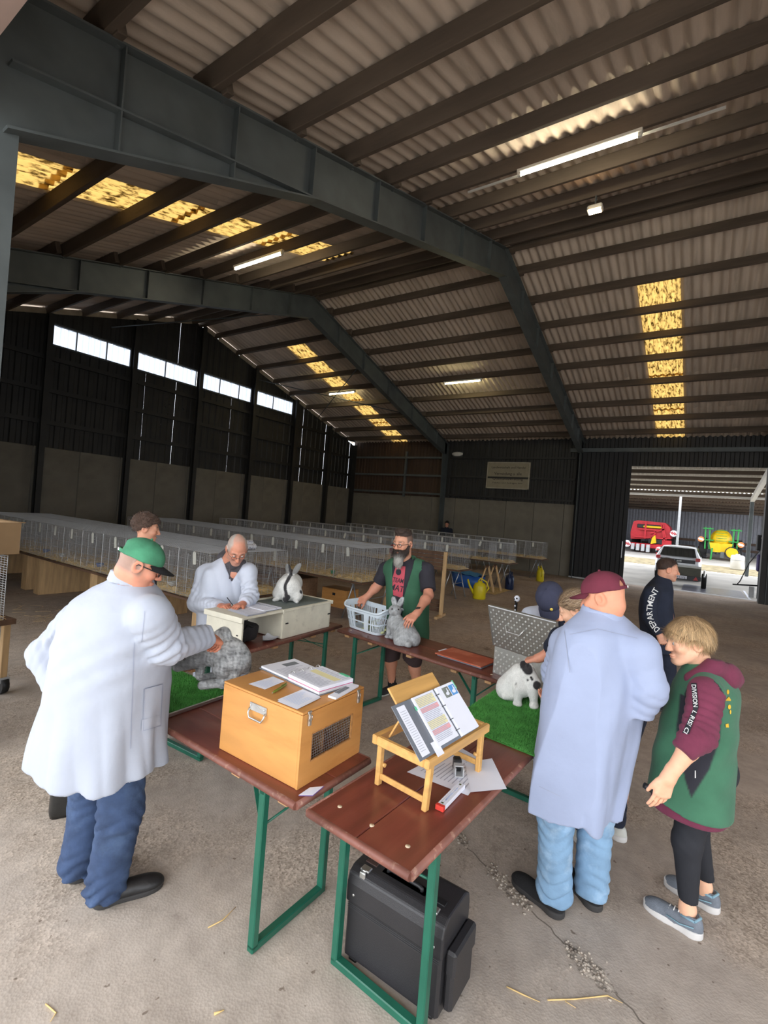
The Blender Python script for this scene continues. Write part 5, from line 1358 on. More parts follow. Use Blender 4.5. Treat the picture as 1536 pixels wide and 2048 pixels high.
for c4 in ([(289, 1378), (290.2, 1378), (287.2, 1462), (286, 1462)], [(325, 1368), (326.2, 1368), (322.2, 1452), (321, 1452)]): decal_patch('pocket_stitch', A_coat, c4, 2.3, M_seam, A.root, .011, 2, 14)
for nm, c4 in (('side_seam', [(268, 1285), (269.2, 1285), (262, 1498), (260.8, 1498)]), ('shoulder_seam', [(289, 1222), (290, 1222), (283, 1290), (282, 1290)]),):
    decal_patch(nm, A_coat, c4, 2.35, M_seam, A.root, .003, 3, 30) if 'hem' not in nm else decal_patch(nm, A_coat, c4, 2.35, M_seam, A.root, .003, 24, 2)

# ---------- B: man writing
Bp = Person('grey-haired man in white lab coat and grey hoodie writing on the cream box', (3.02, 3.86), (-.5, -.866)); Bp.sk = SK['ruddy']
b_pr = rows((441, 1365, 4.72, .255, .185), (444, 1300, 4.71, .245, .18), (447, 1240, 4.69, .238, .172), (449, 1195, 4.66, .238, .172), (453, 1160, 4.64, .232, .158), (457, 1140, 4.63, .20, .13), (461, 1126, 4.62, .115, .095), (464, 1118, 4.60, .09, .085))
b_sR, b_eR, b_wR = W(411, 1146, 4.64), W(392, 1206, 4.56), W(440, 1213, 4.31)
b_sL, b_eL, b_wL = W(496, 1144, 4.54), W(501, 1192, 4.46), W(487, 1207, 4.31)
b_o = W(466, 1168, 4.45)
def B_base(P):
    d = loft(P, b_pr, Bp.l, Bp.f, 2.4)
    d = smin(d, rc(P, W(458, 1128, 4.63), b_sR, .07, .078), .05); d = smin(d, rc(P, W(466, 1130, 4.60), b_sL, .07, .078), .05); return d
def B_coat(P):
    d = B_base(P)
    d = d+.005*wob(P, 5, 22, 4, (1.5, 1.5, .5))-.009*np.abs(np.sin((P@Bp.l)*24+P[:, 2]*6+1.2*wob(P, 79, 10)))
    d = smin(d, smin(sleeve(P, b_sR, b_eR, b_wR, (.080, .074, .056), 1, .011, .055), sleeve(P, b_sL, b_eL, b_wL, (.078, .070, .054), 3, .011, .055), .01), .03)
    q = P-np.array([*b_o[:2], 0]); lat = np.abs(q@Bp.l); zz_ = P[:, 2]-b_o[2]
    return smax(d, -np.maximum(np.maximum(lat-np.clip(zz_, 0, 1)*.42, -zz_), -(q@Bp.f)-.14), .004)
lo, hi = bbox([b_sR, b_eR, b_wR, b_sL, b_eL, b_wL, W(441, 1365, 4.7)], .16); hi[2] = W(464, 1112, 4.6)[2]
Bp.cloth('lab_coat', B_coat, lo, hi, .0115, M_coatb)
M_hood = mat('grey_hoodie_fleece', (.085, .078, .085), .95, var=.15, vs=14, bump=.2, bs=60)
def B_hood(P): return smin(B_base(P)+.010, smin(smin(rc(P, W(443, 1114, 4.68), W(458, 1104, 4.72), .042, .05), rc(P, W(448, 1116, 4.64), W(464, 1131, 4.50), .046, .036), .03), rc(P, W(464, 1131, 4.50), W(486, 1124, 4.52), .036, .030), .03), .02)+.004*wob(P, 8, 40)
Bp.cloth('hoodie', B_hood, *bbox([W(443, 1108, 4.66), W(466, 1175, 4.5), W(486, 1118, 4.5)], .14), .010, M_hood)
mb = MB(); mb.tube([W(459, 1122, 4.42), W(460, 1140, 4.40), W(459, 1158, 4.40)], .005, 6); Bp.part('hood_cord', mb, M_hood)
hB = W(474, 1098, 4.42); fB = nrm((-.36, -.66, -.62)); MB_ = frame3(fB); sB = 1.13; nB = W(458, 1124, 4.60)
Bp.skin(lambda P: smin(head_sdf(P, hB, MB_, sB, 1.0), rc(P, hB+MB_.T@V(-.04, 0, -.05), nB, .062, .075), .03), *bbox([hB, nB], .155), .0055, head_color(hB, MB_, sB, Bp.sk, (V(.30, .22, .19), .35), V(.42, .38, .34), fuzz_fn=lambda Q: .85*np.clip((Q[:, 2]+.02)/.02, 0, 1)*np.clip((np.abs(Q[:, 1])-.040+.5*np.clip(-Q[:, 0], 0, 1))/.012, 0, 1)*np.clip((.055-Q[:, 0])/.02, 0, 1)*np.clip((.080-np.abs(Q[:, 1])+1.0*np.clip(Q[:, 2]-.01, 0, 1))/.004, 0, 1)+.45*np.clip((Q[:, 2]-.085)/.03, 0, 1)*np.clip((.05-Q[:, 0])/.03, 0, 1)))
for w_, pr_, sgn in ((b_wR, W(458, 1211, 4.24), 1), (b_wL, W(473, 1213, 4.22), -1)):
    hd = nrm(pr_-w_); Bp.skin(lambda P: hand_sdf(P, w_, hd, V(.15, -.1, -1), np.cross((0, 0, 1), hd)*(-sgn), ((.75, .8, .5), (.8, .8, .5), (.85, .8, .5), (.9, .8, .5)) if sgn > 0 else ((.3, .35, .2),)*4, sc=1.08, thumb=(.35, .85, .45), tcurl=.4), *bbox([w_, w_+hd*.16], .07), .0048, SK['ruddy']*V(.93, .83, .78))
lowbody(Bp, [(V(3.02, 3.86, .95), nB-V(0, 0, .06), .15, .08), (V(2.95, 3.92, .95), V(2.93, 3.93, .1), .08, .045), (V(3.09, 3.8, .95), V(3.1, 3.82, .1), .08, .045), (b_sR, b_eR, .05, .04), (b_eR, b_wR, .04, .03), (b_sL, b_eL, .05, .04), (b_eL, b_wL, .04, .03), (nB-V(0, 0, .13), b_sR, .06, .05), (nB-V(0, 0, .13), b_sL, .06, .05)])
Bp.finish(M_skin); simple_eyes(Bp, hB, MB_, sB); glasses(Bp, hB, MB_, sB, M_frameg, .0016)
Bp.cloth('trousers', lambda P: trousers(P, V(3.09, 3.82, .88), V(3.09, 3.80, .48), V(3.10, 3.83, .05), V(2.95, 3.92, .88), V(2.94, 3.90, .48), V(2.93, 3.93, .05), (.10, .085, .08), 2), V(2.78, 3.65, .03), V(3.25, 4.07, 1.0), .016, M_navy)
shoe(Bp, (3.13, 3.90), (3.03, 3.66), .009, M_shoeblk, M_soleblk); shoe(Bp, (2.96, 4.0), (2.88, 3.76), .009, M_shoeblk, M_soleblk)
pn = thing('pen', 'dark pen held by the writing man over the score sheets', 'pen', W(461, 1207, 4.235))
o_ = W(461, 1207, 4.235); mb = MB(); mb.tube([W(468, 1214, 4.225)-o_, W(466, 1211, 4.226)-o_, W(454, 1195, 4.25)-o_], [.001, .004, .004], 6); mb.build('barrel', M_black, pn)

# ---------- C: bearded man with green waistcoat
C_ = Person('bearded man in green waistcoat and brown shorts steadying the silver rabbit', (4.46, 2.64), (-.975, -.22)); C_.sk = SK['tan']
c_pr = rows((816, 1275, 5.06, .20, .155), (816, 1240, 5.06, .205, .165), (815, 1205, 5.06, .205, .165), (813, 1170, 5.07, .205, .155), (812, 1145, 5.08, .205, .135), (811, 1128, 5.08, .165, .11), (809, 1115, 5.08, .08, .078))
c_sR, c_eR, c_wR = W(772, 1138, 5.22), W(757, 1170, 5.26), W(733, 1194, 5.22)
c_sL, c_eL, c_wL = W(853, 1140, 4.95), W(857, 1190, 4.78), W(834, 1226, 4.53)
def C_base(P): return U(.045, loft(P, c_pr, C_.l, C_.f, 2.4), rc(P, W(806, 1124, 5.09), c_sR, .06, .072), rc(P, W(815, 1124, 5.05), c_sL, .06, .072))
def C_shirt(P):
    d = C_base(P); e1 = c_sR+(c_eR-c_sR)*.86; e2 = c_sL+(c_eL-c_sL)*.82
    s1 = smax(rc(P, c_sR, e1, .078, .078), (P-e1)@nrm(c_eR-c_sR), .004); s2 = smax(rc(P, c_sL, e2, .078, .080), (P-e2)@nrm(c_eL-c_sL), .004)
    return smin(d, smin(s1, s2, .01), .03)+.003*wob(P, 11, 25)
M_tee = mat('charcoal_tshirt', (.028, .026, .034), .9, var=.15, vs=10, bump=.1, bs=60)
lo, hi = bbox([c_sR, c_sL, W(816, 1275, 5.06), W(809, 1115, 5.08)], .17)
C_.cloth('tshirt', C_shirt, lo, hi, .0105, M_tee)
M_vest = mat('green_waistcoat', (.035, .115, .062), .85, var=.12, vs=8, bump=.12, bs=50)
def C_vest(P):
    d = C_base(P)-.016+.004*wob(P, 12, 18); q = P-np.array([*W(813, 1190, 5.06)[:2], 0]); lat = q@C_.l; fr = q@C_.f; z = P[:, 2]
    op = np.maximum(np.abs(lat+.035)-(.062+.05*np.clip((z-1.15)/.3, 0, 1)), -(fr-.0)); d = smax(d, -op, .005)
    for s_ in (c_sR, c_sL): d = smax(d, -(np.linalg.norm((P-(s_+C_.l*np.sign((s_-W(813, 1140, 5.06))@C_.l)*.035))*V(1, 1, .62), axis=1)-.098), .006)
    return d
C_.cloth('waistcoat', C_vest, lo, hi, .0095, M_vest)
mb = MB()
nC = W(809, 1118, 5.07)
g = []
for i in range(13):
    a = R(62+(298-62)*i/12); dv = C_.f*math.cos(a)+C_.l*math.sin(a); dr_ = .0 if 3 < i < 9 else .035*(1-min(i, 12-i)/3)
    g.append([nC+dv*.085+V(0, 0, .035), nC+dv*.112+V(0, 0, .030), nC+dv*.150+V(0, 0, -.045-dr_)])
mb.grid(g, True); mb.grid([[p-V(0, 0, .006) for p in r_] for r_ in g], True, True); C_.part('vest_collar', mb, M_vest)
hC = W(806, 1087, 4.97); fC = nrm((-.95, .06, -.12)); MC = frame3(fC); sC = 1.12
C_.skin(lambda P: smin(head_sdf(P, hC, MC, sC, 1.08), rc(P, hC+MC.T@V(-.035, 0, -.05), nC-V(0, 0, .05), .066, .075), .03), *bbox([hC, nC-V(0, 0, .02)], .155), .0055, head_color(hC, MC, sC, C_.sk, fuzz=V(.12, .09, .075), fuzz_fn=lambda Q: .85*np.clip((Q[:, 2]-.0)/.02, 0, 1)*np.clip((.035-Q[:, 0]+.4*np.clip(Q[:, 2]-.07, 0, 1))/.012, 0, 1)*(np.abs(Q[:, 1]) < .079)))
def armfun(e, w_, ra, rb, s_=None): return lambda P: U(.03, rc(P, s_ if s_ is not None else e+(e-w_)*.35, e, .052, ra), rc(P, e, e+(w_-e)*.3, ra, ra*1.04), rc(P, e+(w_-e)*.3, w_, ra*1.04, rb))
for s_, e_, w_, tip, th_, cu, nn_ in ((c_sR, c_eR, c_wR, W(714, 1204, 5.17), V(.3, -.2, -.6), ((1.1, 1.0, .6),)*4, V(.1, .5, -.9)), (c_sL, c_eL, c_wL, W(813, 1248, 4.42), V(-.3, .9, -.2), ((.35, .4, .3), (.3, .4, .3), (.35, .4, .3), (.45, .4, .3)), V(.25, .2, -1))):
    hd = nrm(tip-w_)
    C_.skin(lambda P: smin(armfun(e_, w_, .046, .030, s_)(P), hand_sdf(P, w_, hd, nn_, th_, cu, spread=.14, sc=1.12), .02), *bbox([s_, e_, w_, tip], .09), .0062, SK['ruddy'])
cl = ((V(4.49, 2.745, .92), V(4.46, 2.775, .50), V(4.56, 2.785, .07)), (V(4.50, 2.54, .92), V(4.50, 2.52, .50), V(4.60, 2.47, .07)))
for h_, k_, a_ in cl:
    C_.skin(lambda P: U(.04, rc(P, h_, k_, .085, .058), rc(P, k_, k_+(a_-k_)*.35, .056, .060), rc(P, k_+(a_-k_)*.35, a_, .060, .036)), *bbox([h_, k_, a_], .11), .011, SK['tan']*V(.92, .85, .82))
lowbody(C_, [(V(4.48, 2.64, .95), nC-V(0, 0, .05), .14, .07), (nC-V(0, 0, .14), c_sR, .06, .05), (nC-V(0, 0, .14), c_sL, .06, .05)])
C_.finish(M_skin); simple_eyes(C_, hC, MC, sC); glasses(C_, hC, MC, sC, M_frame, .0022)
def C_beard(P):
    Q = ((P-hC)@MC.T)/sC; A_ = np.abs(Q[:, 1])
    d = U(.03, ell(Q, (.040, 0, -.075), (.064, .068, .055)), ell(Q, (.066, 0, -.135), (.040, .046, .075)))
    d = smin(d, rc(np.c_[Q[:, 0], A_, Q[:, 2]], (.008, .072, -.01), (.03, .060, -.06), .012, .022), .02)
    d = smin(d, ell(Q, (.092, 0, -.052), (.014, .032, .010)), .008)
    d = smax(d, -ell(Q, (.104, 0, -.071), (.02, .022, .006)), .004); d = smax(d, -(ell(Q, (.068, 0, -.012), (.060, .052, .036))), .01)
    return (d+.004*wob(Q, 4, 150, 4, (1, 1, .25)))*sC
def beard_col(v):
    Q = ((v-hC)@MC.T)/sC; t = np.clip((-.075-Q[:, 2])/.035, 0, 1)*np.clip((.068-np.abs(Q[:, 1]))/.025, 0, 1); n_ = .5+.5*wob(Q, 9, 160, 4, (1, 1, .2)); t = np.clip(t*(.55+.7*n_), 0, 1)[:, None]
    return V(.045, .032, .026)*(1-t)+V(.46, .44, .40)*t
lo, hi = bbox([hC+MC.T@V(.05, 0, -.09)*sC], .17); vb, Fb = net(C_beard, lo, hi, .005)
npmesh('beard', vb, Fb, M_attr, C_.root, True, col=beard_col(vb), world=True)
strands('beard_hair', C_, vb, vnorm(vb, Fb), lambda p, n_: np.tile(V(-.25, 0, -1), (len(p), 1)), 3500, .045, .0022, lambda p, r_: np.clip(beard_col(p)*r_.uniform(.7, 1.45, (len(p), 1)), 0, 1), 3, .2)
def C_hair(P):
    Q = ((P-hC)@MC.T)/sC; d = ell(Q, (-.012, 0, .048), (.103, .078, .085)); d = smin(d, ell(Q, (.045, 0, .118), (.045, .052, .022)), .02)
    return smax(d, .075-.5*(Q[:, 0]+.02)*(Q[:, 0] < -.02)-Q[:, 2]+.25*np.clip(Q[:, 0]-.05, 0, 1), .01)*sC+.003*wob(Q, 6, 120, 4, (.3, 1, 1))
vh, Fh = net(C_hair, *bbox([hC+V(0, 0, .06)], .16), .006); npmesh('hair', vh, Fh, M_attr, C_.root, True, col=np.tile(V(.040, .026, .020), (len(vh), 1)), world=True)
strands('hair_strands', C_, vh, vnorm(vh, Fh), lambda p, n_: np.tile(-MC[0]*.8+V(0, 0, .3), (len(p), 1)), 2000, .04, .0022, [V(.05, .032, .024), V(.03, .02, .016), V(.11, .075, .06)], 4, .3)
M_shorts = mat('brown_shorts', (.050, .030, .030), .9, var=.15, vs=9, bump=.12, bs=60)
def C_sh(P):
    d = U(.03, *[rc(P, h_+V(0, 0, .03), V(k_[0], k_[1], .44), .115, .108) for h_, k_, a_ in cl]); d = smin(d, ell(P, (4.49, 2.64, .95), (.15, .19, .10)), .04)
    return smax(d+.004*wob(P, 14, 24), .41+.03*np.sin(P[:, 1]*20)-P[:, 2], .006)
C_.cloth('shorts', C_sh, V(4.28, 2.3, .34), V(4.72, 2.95, 1.08), .0125, M_shorts)
M_sneak = mat('dark_grey_sneaker', (.028, .028, .030), .8, var=.4, vs=30); M_solew = mat('off_white_sole', (.55, .55, .50), .7)
M_sock = mat('black_sock', (.012, .012, .014), .95)
for (h_, k_, a_), (hx, hy_), (tx, ty) in zip(cl, ((4.66, 2.785), (4.69, 2.44)), ((4.35, 2.82), (4.40, 2.50))):
    mb = MB(); mb.tube([a_+V(0, 0, -.01), a_+V(-.01, 0, .06), a_+V(-.018, 0, .11)], [.046, .045, .047], 12); C_.part('sock', mb, M_sock)
    shoe(C_, (hx, hy_), (tx, ty), .0085, M_sneak, M_solew, sole_h=.022)
mb = MB(); ax = nrm(c_wL-c_eL); mb.tube([c_wL-ax*.035, c_wL-ax*.012], .036, 14); C_.part('watch_strap', mb, M_black)
mb = MB(); mb.rbox(c_wL-ax*.024+V(-.005, -.005, .036), (.036, .032, .014), .004); C_.part('watch', mb, M_black)
M_red = mat('faded_red_print', (.48, .075, .10), .9, var=.1)
c4 = [(792, 1131), (811, 1133), (805, 1196), (776, 1187)]
decal_patch('shirt_print', C_shirt, c4, 5.0, M_red, C_.root, .006, 8, 16)
decal_text('print_lettering', 'MAT', [(779, 1178), (806, 1185)], 12, C_shirt, 5.0, M_tee, C_.root, .009)
decal_text('print_lettering', 'TEAM', [(785, 1163), (806, 1167)], 9, C_shirt, 5.0, M_tee, C_.root, .009)
th = np.linspace(0, 2*math.pi, 17)[:-1]; pp_ = decal_px(C_shirt, [(797+5.5*math.cos(a), 1144+6.5*math.sin(a)) for a in th], 5.0, .009)
npmesh('print_emblem', pp_, np.array([list(range(16))])[:, ::-1], M_tee, C_.root, False, world=True)

# ---------- D: man in navy jacket lettered DEPARTMENT
Dp = Person('man in navy jacket lettered DEPARTMENT walking to the right', (6.31, .36), (.40, -.917)); Dp.sk = SK['tan']
d_pr = rows((1316, 1300, 5.42, .20, .150), (1313, 1265, 5.42, .205, .158), (1311, 1230, 5.42, .205, .160), (1313, 1200, 5.42, .205, .150), (1318, 1178, 5.42, .195, .128), (1322, 1165, 5.42, .14, .10), (1326, 1154, 5.42, .082, .078), (1329, 1146, 5.41, .074, .072))
d_sR, d_eR, d_wR = W(1302, 1186, 5.24), W(1299, 1236, 5.22), W(1318, 1268, 5.16)
d_sL, d_eL, d_wL = W(1330, 1182, 5.58), W(1334, 1230, 5.6), W(1340, 1270, 5.55)
def D_jk(P):
    d = U(.045, loft(P, d_pr, Dp.l, Dp.f, 2.4), rc(P, W(1322, 1172, 5.40), d_sR, .06, .072), rc(P, W(1324, 1172, 5.45), d_sL, .06, .072))
    return smin(d, smin(sleeve(P, d_sR, d_eR, d_wR, (.078, .070, .054), 2, .004, .06), sleeve(P, d_sL, d_eL, d_wL, (.076, .068, .054), 4, .004, .06), .01), .03)+.004*wob(P, 21, 18)
lo, hi = bbox([d_sR, d_wR, d_sL, d_wL, W(1316, 1300, 5.42), W(1329, 1144, 5.41)], .15)
Dp.cloth('jacket', D_jk, lo, hi, .012, M_navy)
hD = W(1336, 1139, 5.38); fD = nrm((.30, -.93, -.10)); MD = frame3(fD); sD = 1.02; nD = W(1328, 1158, 5.41)
Dp.skin(lambda P: smin(head_sdf(P, hD, MD, sD, 1.0), rc(P, hD+MD.T@V(-.035, 0, -.05), nD-V(0, 0, .05), .060, .068), .03), *bbox([hD, nD], .15), .006, head_color(hD, MD, sD, Dp.sk, (V(.25, .17, .14), .25)))
hd = nrm(W(1326, 1284, 5.12)-d_wR)
Dp.skin(lambda P: hand_sdf(P, d_wR, hd, V(.9, .4, 0), V(.3, -.9, -.2), ((1.3, 1.3, .8),)*4, sc=1.05, tcurl=.8), *bbox([d_wR, d_wR+hd*.14], .07), .006, SK['tan'])
hd2 = nrm(V(.1, -.1, -1)); Dp.skin(lambda P: hand_sdf(P, d_wL, hd2, V(-.9, -.4, 0), V(.3, -.9, 0), ((.4, .4, .3),)*4), *bbox([d_wL, d_wL+hd2*.18], .07), .008, SK['tan'])
lowbody(Dp, [(V(6.31, .36, .92), nD-V(0, 0, .06), .14, .07), (nD-V(0, 0, .14), d_sR, .06, .05), (nD-V(0, 0, .14), d_sL, .06, .05), (V(6.3, .33, .9), V(6.36, .28, .1), .07, .04), (V(6.33, .4, .9), V(6.3, .5, .1), .07, .04), (d_sR, d_eR, .045, .04), (d_eR, d_wR, .04, .03), (d_sL, d_eL, .045, .04), (d_eL, d_wL, .04, .03)])
Dp.finish(M_skin); simple_eyes(Dp, hD, MD, sD)
def D_hair(P):
    Q = ((P-hD)@MD.T)/sD; d = ell(Q, (-.014, 0, .040), (.104, .083, .090)); z0 = .072-.95*np.clip(.045-Q[:, 0], 0, .075)*1.0-.5*np.clip(-.03-Q[:, 0], 0, .2)
    return smax(d, z0-Q[:, 2], .006)*sD+.002*wob(Q, 7, 120)
vh, Fh = net(D_hair, *bbox([hD+V(0, 0, .03)], .15), .007); npmesh('hair', vh, Fh, M_attr, Dp.root, True, col=np.tile(V(.045, .025, .018), (len(vh), 1)), world=True)
strands('hair_strands', Dp, vh, vnorm(vh, Fh), lambda p, n_: np.tile(MD[0]*.3-V(0, 0, .8), (len(p), 1)), 1200, .03, .003, [V(.05, .028, .02), V(.09, .05, .035), V(.03, .018, .014)], 5, .15)
Dp.cloth('trousers', lambda P: trousers(P, V(6.34, .42, .90), V(6.31, .44, .48), V(6.27, .50, .05), V(6.29, .30, .90), V(6.34, .27, .48), V(6.36, .27, .05), (.105, .085, .075), 3, .005), V(6.05, .08, .02), V(6.6, .72, 1.05), .014, M_navy)
shoe(Dp, (6.33, .36), (6.44, .10), .010, M_shoeblk, M_soleblk); shoe(Dp, (6.24, .58), (6.34, .33), .010, M_shoeblk, M_soleblk)
M_lett = mat('white_print', (.72, .72, .70), .8, var=0)
decal_text('sleeve_lettering', 'DEPARTMENT', [(1320, 1258), (1311, 1248), (1306, 1236), (1304, 1222), (1306, 1205), (1311, 1192), (1318, 1180)], 11.5, D_jk, 5.2, M_lett, Dp.root, .012)

# ---------- E: boy in green waistcoat
Ep = Person('blond boy in green waistcoat over maroon hoodie and black leggings', (3.09, -.03), (.2, .98)); Ep.sk = SK['fair']
e_pr = rows((1379, 1606, 2.44, .180, .178), (1386, 1540, 2.44, .176, .172), (1395, 1470, 2.44, .176, .158), (1406, 1412, 2.44, .180, .140), (1412, 1375, 2.44, .182, .128), (1410, 1350, 2.44, .130, .098), (1404, 1330, 2.44, .070, .066))
e_sL, e_eL, e_cL, e_wL = W(1412, 1386, 2.28), W(1398, 1470, 2.20), W(1364, 1504, 2.19), W(1338, 1553, 2.20)
e_sR, e_eR, e_wR = W(1408, 1380, 2.60), W(1398, 1460, 2.66), W(1365, 1520, 2.70)
def E_base(P): return U(.04, loft(P, e_pr, Ep.l, Ep.f, 2.5), rc(P, W(1408, 1358, 2.40), e_sL, .055, .066), rc(P, W(1408, 1358, 2.47), e_sR, .055, .066))
def E_hoodie(P):
    d = E_base(P)+.012; zl = e_pr[:, 0].min()
    s_ = smin(sleeve(P, e_sL, e_eL, e_cL, (.078, .066, .050), 5, .011, .034), sleeve(P, e_sR, e_eR, e_wR, (.076, .064, .05), 6, .006, .035), .01)
    d = smin(d, s_, .02)
    return d
M_mar = mat('maroon_fleece', (.150, .028, .058), .95, var=.12, vs=12, bump=.2, bs=80, sheen=.05)
def E_hood2(P):
    d = E_hoodie(P); lowr = e_pr.copy(); lowr[:, 0] = lowr[:, 0]-.045; d2 = loft(P, lowr[:12], Ep.l, Ep.f, 2.5)+.010; return smin(d, d2, .01)
lo, hi = bbox([e_sL, e_eL, e_cL, e_sR, e_wR, W(1379, 1620, 2.44), W(1404, 1330, 2.44)], .16)
Ep.cloth('hoodie', E_hood2, lo, hi, .0085, M_mar)
def E_hood(P):
    hc = W(1418, 1345, 2.44); q = P-hc; x = q@Ep.f; y = q@Ep.l; z = q[:, 2]
    d = U(.03, rc(P, W(1452, 1352, 2.38), W(1452, 1350, 2.50), .062, .062), rc(P, W(1428, 1332, 2.36), W(1455, 1352, 2.40), .040, .055), rc(P, W(1426, 1334, 2.52), W(1452, 1350, 2.50), .040, .055), rc(P, W(1383, 1358, 2.37), W(1428, 1334, 2.355), .032, .040), rc(P, W(1385, 1360, 2.50), W(1426, 1334, 2.52), .03, .04), rc(P, W(1465, 1362, 2.44), W(1470, 1378, 2.44), .05, .02))
    d = smax(d, -ell(P, W(1414, 1318, 2.44), (.075, .085, .075)), .02)
    return d+.005*wob(P, 31, 34)
Ep.cloth('hood', E_hood, *bbox([W(1383, 1358, 2.37), W(1470, 1378, 2.44), W(1452, 1350, 2.5)], .11), .007, M_mar)
vg, vd = V(.045, .150, .085), V(.020, .020, .028)
def E_vest(P):
    d = E_base(P)-.010+.006*wob(P, 33, 14)+.004*np.sin(P[:, 2]*38+(P@Ep.f)*55)*np.exp(-((P[:, 2]-.95)/.2)**2)
    t = np.clip((P[:, 2]-.6)/.8, 0, 1)
    for s_, sg in ((e_sL, 1), (e_sR, -1)):
        q = P-(s_+Ep.l*sg*.05-V(0, 0, .055)); d = smax(d, -(np.sqrt((q@Ep.f/.082)**2+(q[:, 2]/.125)**2+(q@Ep.l/.10)**2)-1)*.08, .006)
    # front opening shows the hoodie
    q = P-np.array([*W(1396, 1470, 2.44)[:2], 0]); op = np.maximum(np.abs(q@Ep.l)-.035, -(q@Ep.f)); d = smax(d, -op, .005)
    # pointed slit hem lower at the back
    return smax(d, e_pr[:, 0].min()+.035*np.clip((P-W(1386, 1540, 2.44))@Ep.f/.18+.2, 0, 1)-P[:, 2], .004)
def E_vcol(v):
    c_ = np.tile(vg, (len(v), 1)); q = v-W(1396, 1470, 2.44); side = (q@Ep.l) > .02; fx = q@Ep.f+.03; z = v[:, 2]; z0, z1 = .755, 1.16
    wd_ = np.interp(z, [z0, z0+.16, z0+.3, z1], [0, .060, .085, .085]); dk = np.clip((wd_-np.abs(fx))/.007+.5, 0, 1)*side*(z > z0)*(z < z1+.06); c_ = c_*(1-dk[:, None])+vd*dk[:, None]
    for s_, sg in ((e_sL, 1), (e_sR, -1)):
        q2 = v-(s_+Ep.l*sg*.05-V(0, 0, .055)); e = np.sqrt((q2@Ep.f/.082)**2+(q2[:, 2]/.125)**2+(q2@Ep.l/.10)**2); c_[e < 1.13] = V(.014, .014, .017)
    return c_
Ep.cloth('waistcoat', E_vest, lo, hi, .0075, M_attr, E_vcol)
hE = W(1376, 1282, 2.43); fE = nrm((-.47, .86, -.20)); ME = frame3(fE); sE = .955; nE = W(1403, 1330, 2.44)
Ep.skin(lambda P: smin(head_sdf(P, hE, ME, sE, .92, .9, .75), rc(P, hE+ME.T@V(-.035, 0, -.045), nE-V(0, 0, .03), .050, .058), .03), *bbox([hE, nE], .145), .0045, head_color(hE, ME, sE, Ep.sk, brow=V(.35, .24, .15)))
hd = nrm(W(1322, 1592, 2.20)-e_wL)
Ep.skin(lambda P: U(.02, rc(P, e_eL, e_eL+(e_wL-e_eL)*.35, .040, .042), rc(P, e_eL+(e_wL-e_eL)*.35, e_wL, .042, .027), hand_sdf(P, e_wL, hd, V(.62, .55, -.3), V(-.3, .8, .15), ((.12, .22, .15), (.16, .25, .2), (.2, .28, .2), (.24, .3, .2)), sc=.98, spread=.05, thumb=(.22, .9, .3))), *bbox([e_eL, e_wL, e_wL+hd*.18], .08), .0042, SK['fair']*V(.97, .92, .90))
hd3 = nrm(V(-.05, .5, -.8)); Ep.skin(lambda P: hand_sdf(P, e_wR, hd3, V(-.9, .3, 0), V(0, .9, .3), sc=.95), *bbox([e_wR, e_wR+hd3*.18], .07), .0065, SK['fair'])
el_ = ((V(3.0, -.06, .80), V(2.985, -.02, .43), V(2.985, -.045, .10)), (V(3.17, -.08, .80), V(3.20, -.05, .43), V(3.235, -.115, .10)))
for h_, k_, a_ in el_: Ep.skin(lambda P: U(.03, rc(P, k_, a_, .045, .034), rc(P, a_, a_-V(0, 0, .05), .034, .036)), *bbox([k_, a_], .08), .009, SK['fair'])
lowbody(Ep, [(V(3.08, -.05, .80), nE-V(0, 0, .05), .12, .055), (nE-V(0, 0, .12), e_sL, .05, .045), (nE-V(0, 0, .12), e_sR, .05, .045), (e_sL, e_eL, .042, .038), (e_sR, e_eR, .042, .038), (e_eR, e_wR, .038, .027)])
Ep.finish(M_skin); simple_eyes(Ep, hE, ME, sE, V(.12, .14, .16))
def E_hairf(P):
    Q = ((P-hE)@ME.T)/sE; A_ = np.abs(Q[:, 1]); d = ell(Q, (-.014, 0, .036), (.111, .087, .094)); d = smin(d, ell(Q, (-.05, 0, .015), (.070, .078, .060)), .02)
    z0 = np.interp(Q[:, 0], [-.13, -.06, -.03, -.012, .02, .045, .075, .12], [-.050, -.038, -.005, .026, .030, .038, .060, .066]); d = smax(d, z0-Q[:, 2], .008)
    return d*sE+.0025*wob(Q, 8, 100, 4, (.5, 1, .4))
def hcol(v):
    Q = ((v-hE)@ME.T)/sE; t = np.clip((.02-Q[:, 2])/.05, 0, 1)*np.clip((-.0-Q[:, 0])/.04, 0, 1); top = np.clip((Q[:, 2]-.10)/.03, 0, 1)
    n_ = (.5+.5*wob(Q, 3, 130, 4, (1, 1, .15)))[:, None]; t = np.maximum(t*.8, top*.55)[:, None]
    return (V(.50, .34, .18)*(.6+.7*n_))*(1-t)+V(.16, .095, .055)*t
vh, Fh = net(E_hairf, *bbox([hE+V(0, 0, .03)], .155), .005); npmesh('hair', vh, Fh, M_attr, Ep.root, True, col=hcol(vh), world=True)
strands('hair_strands', Ep, vh, vnorm(vh, Fh), lambda p, n_: (p-(hE+ME.T@V(-.03, 0, .14)*sE))*V(1, 1, .6)*8+V(0, 0, -.55), 6000, .055, .0026, lambda p, r_: np.clip(hcol(p)*r_.uniform(.6, 1.5, (len(p), 1)), 0, 1), 5, .10, 3, .25)
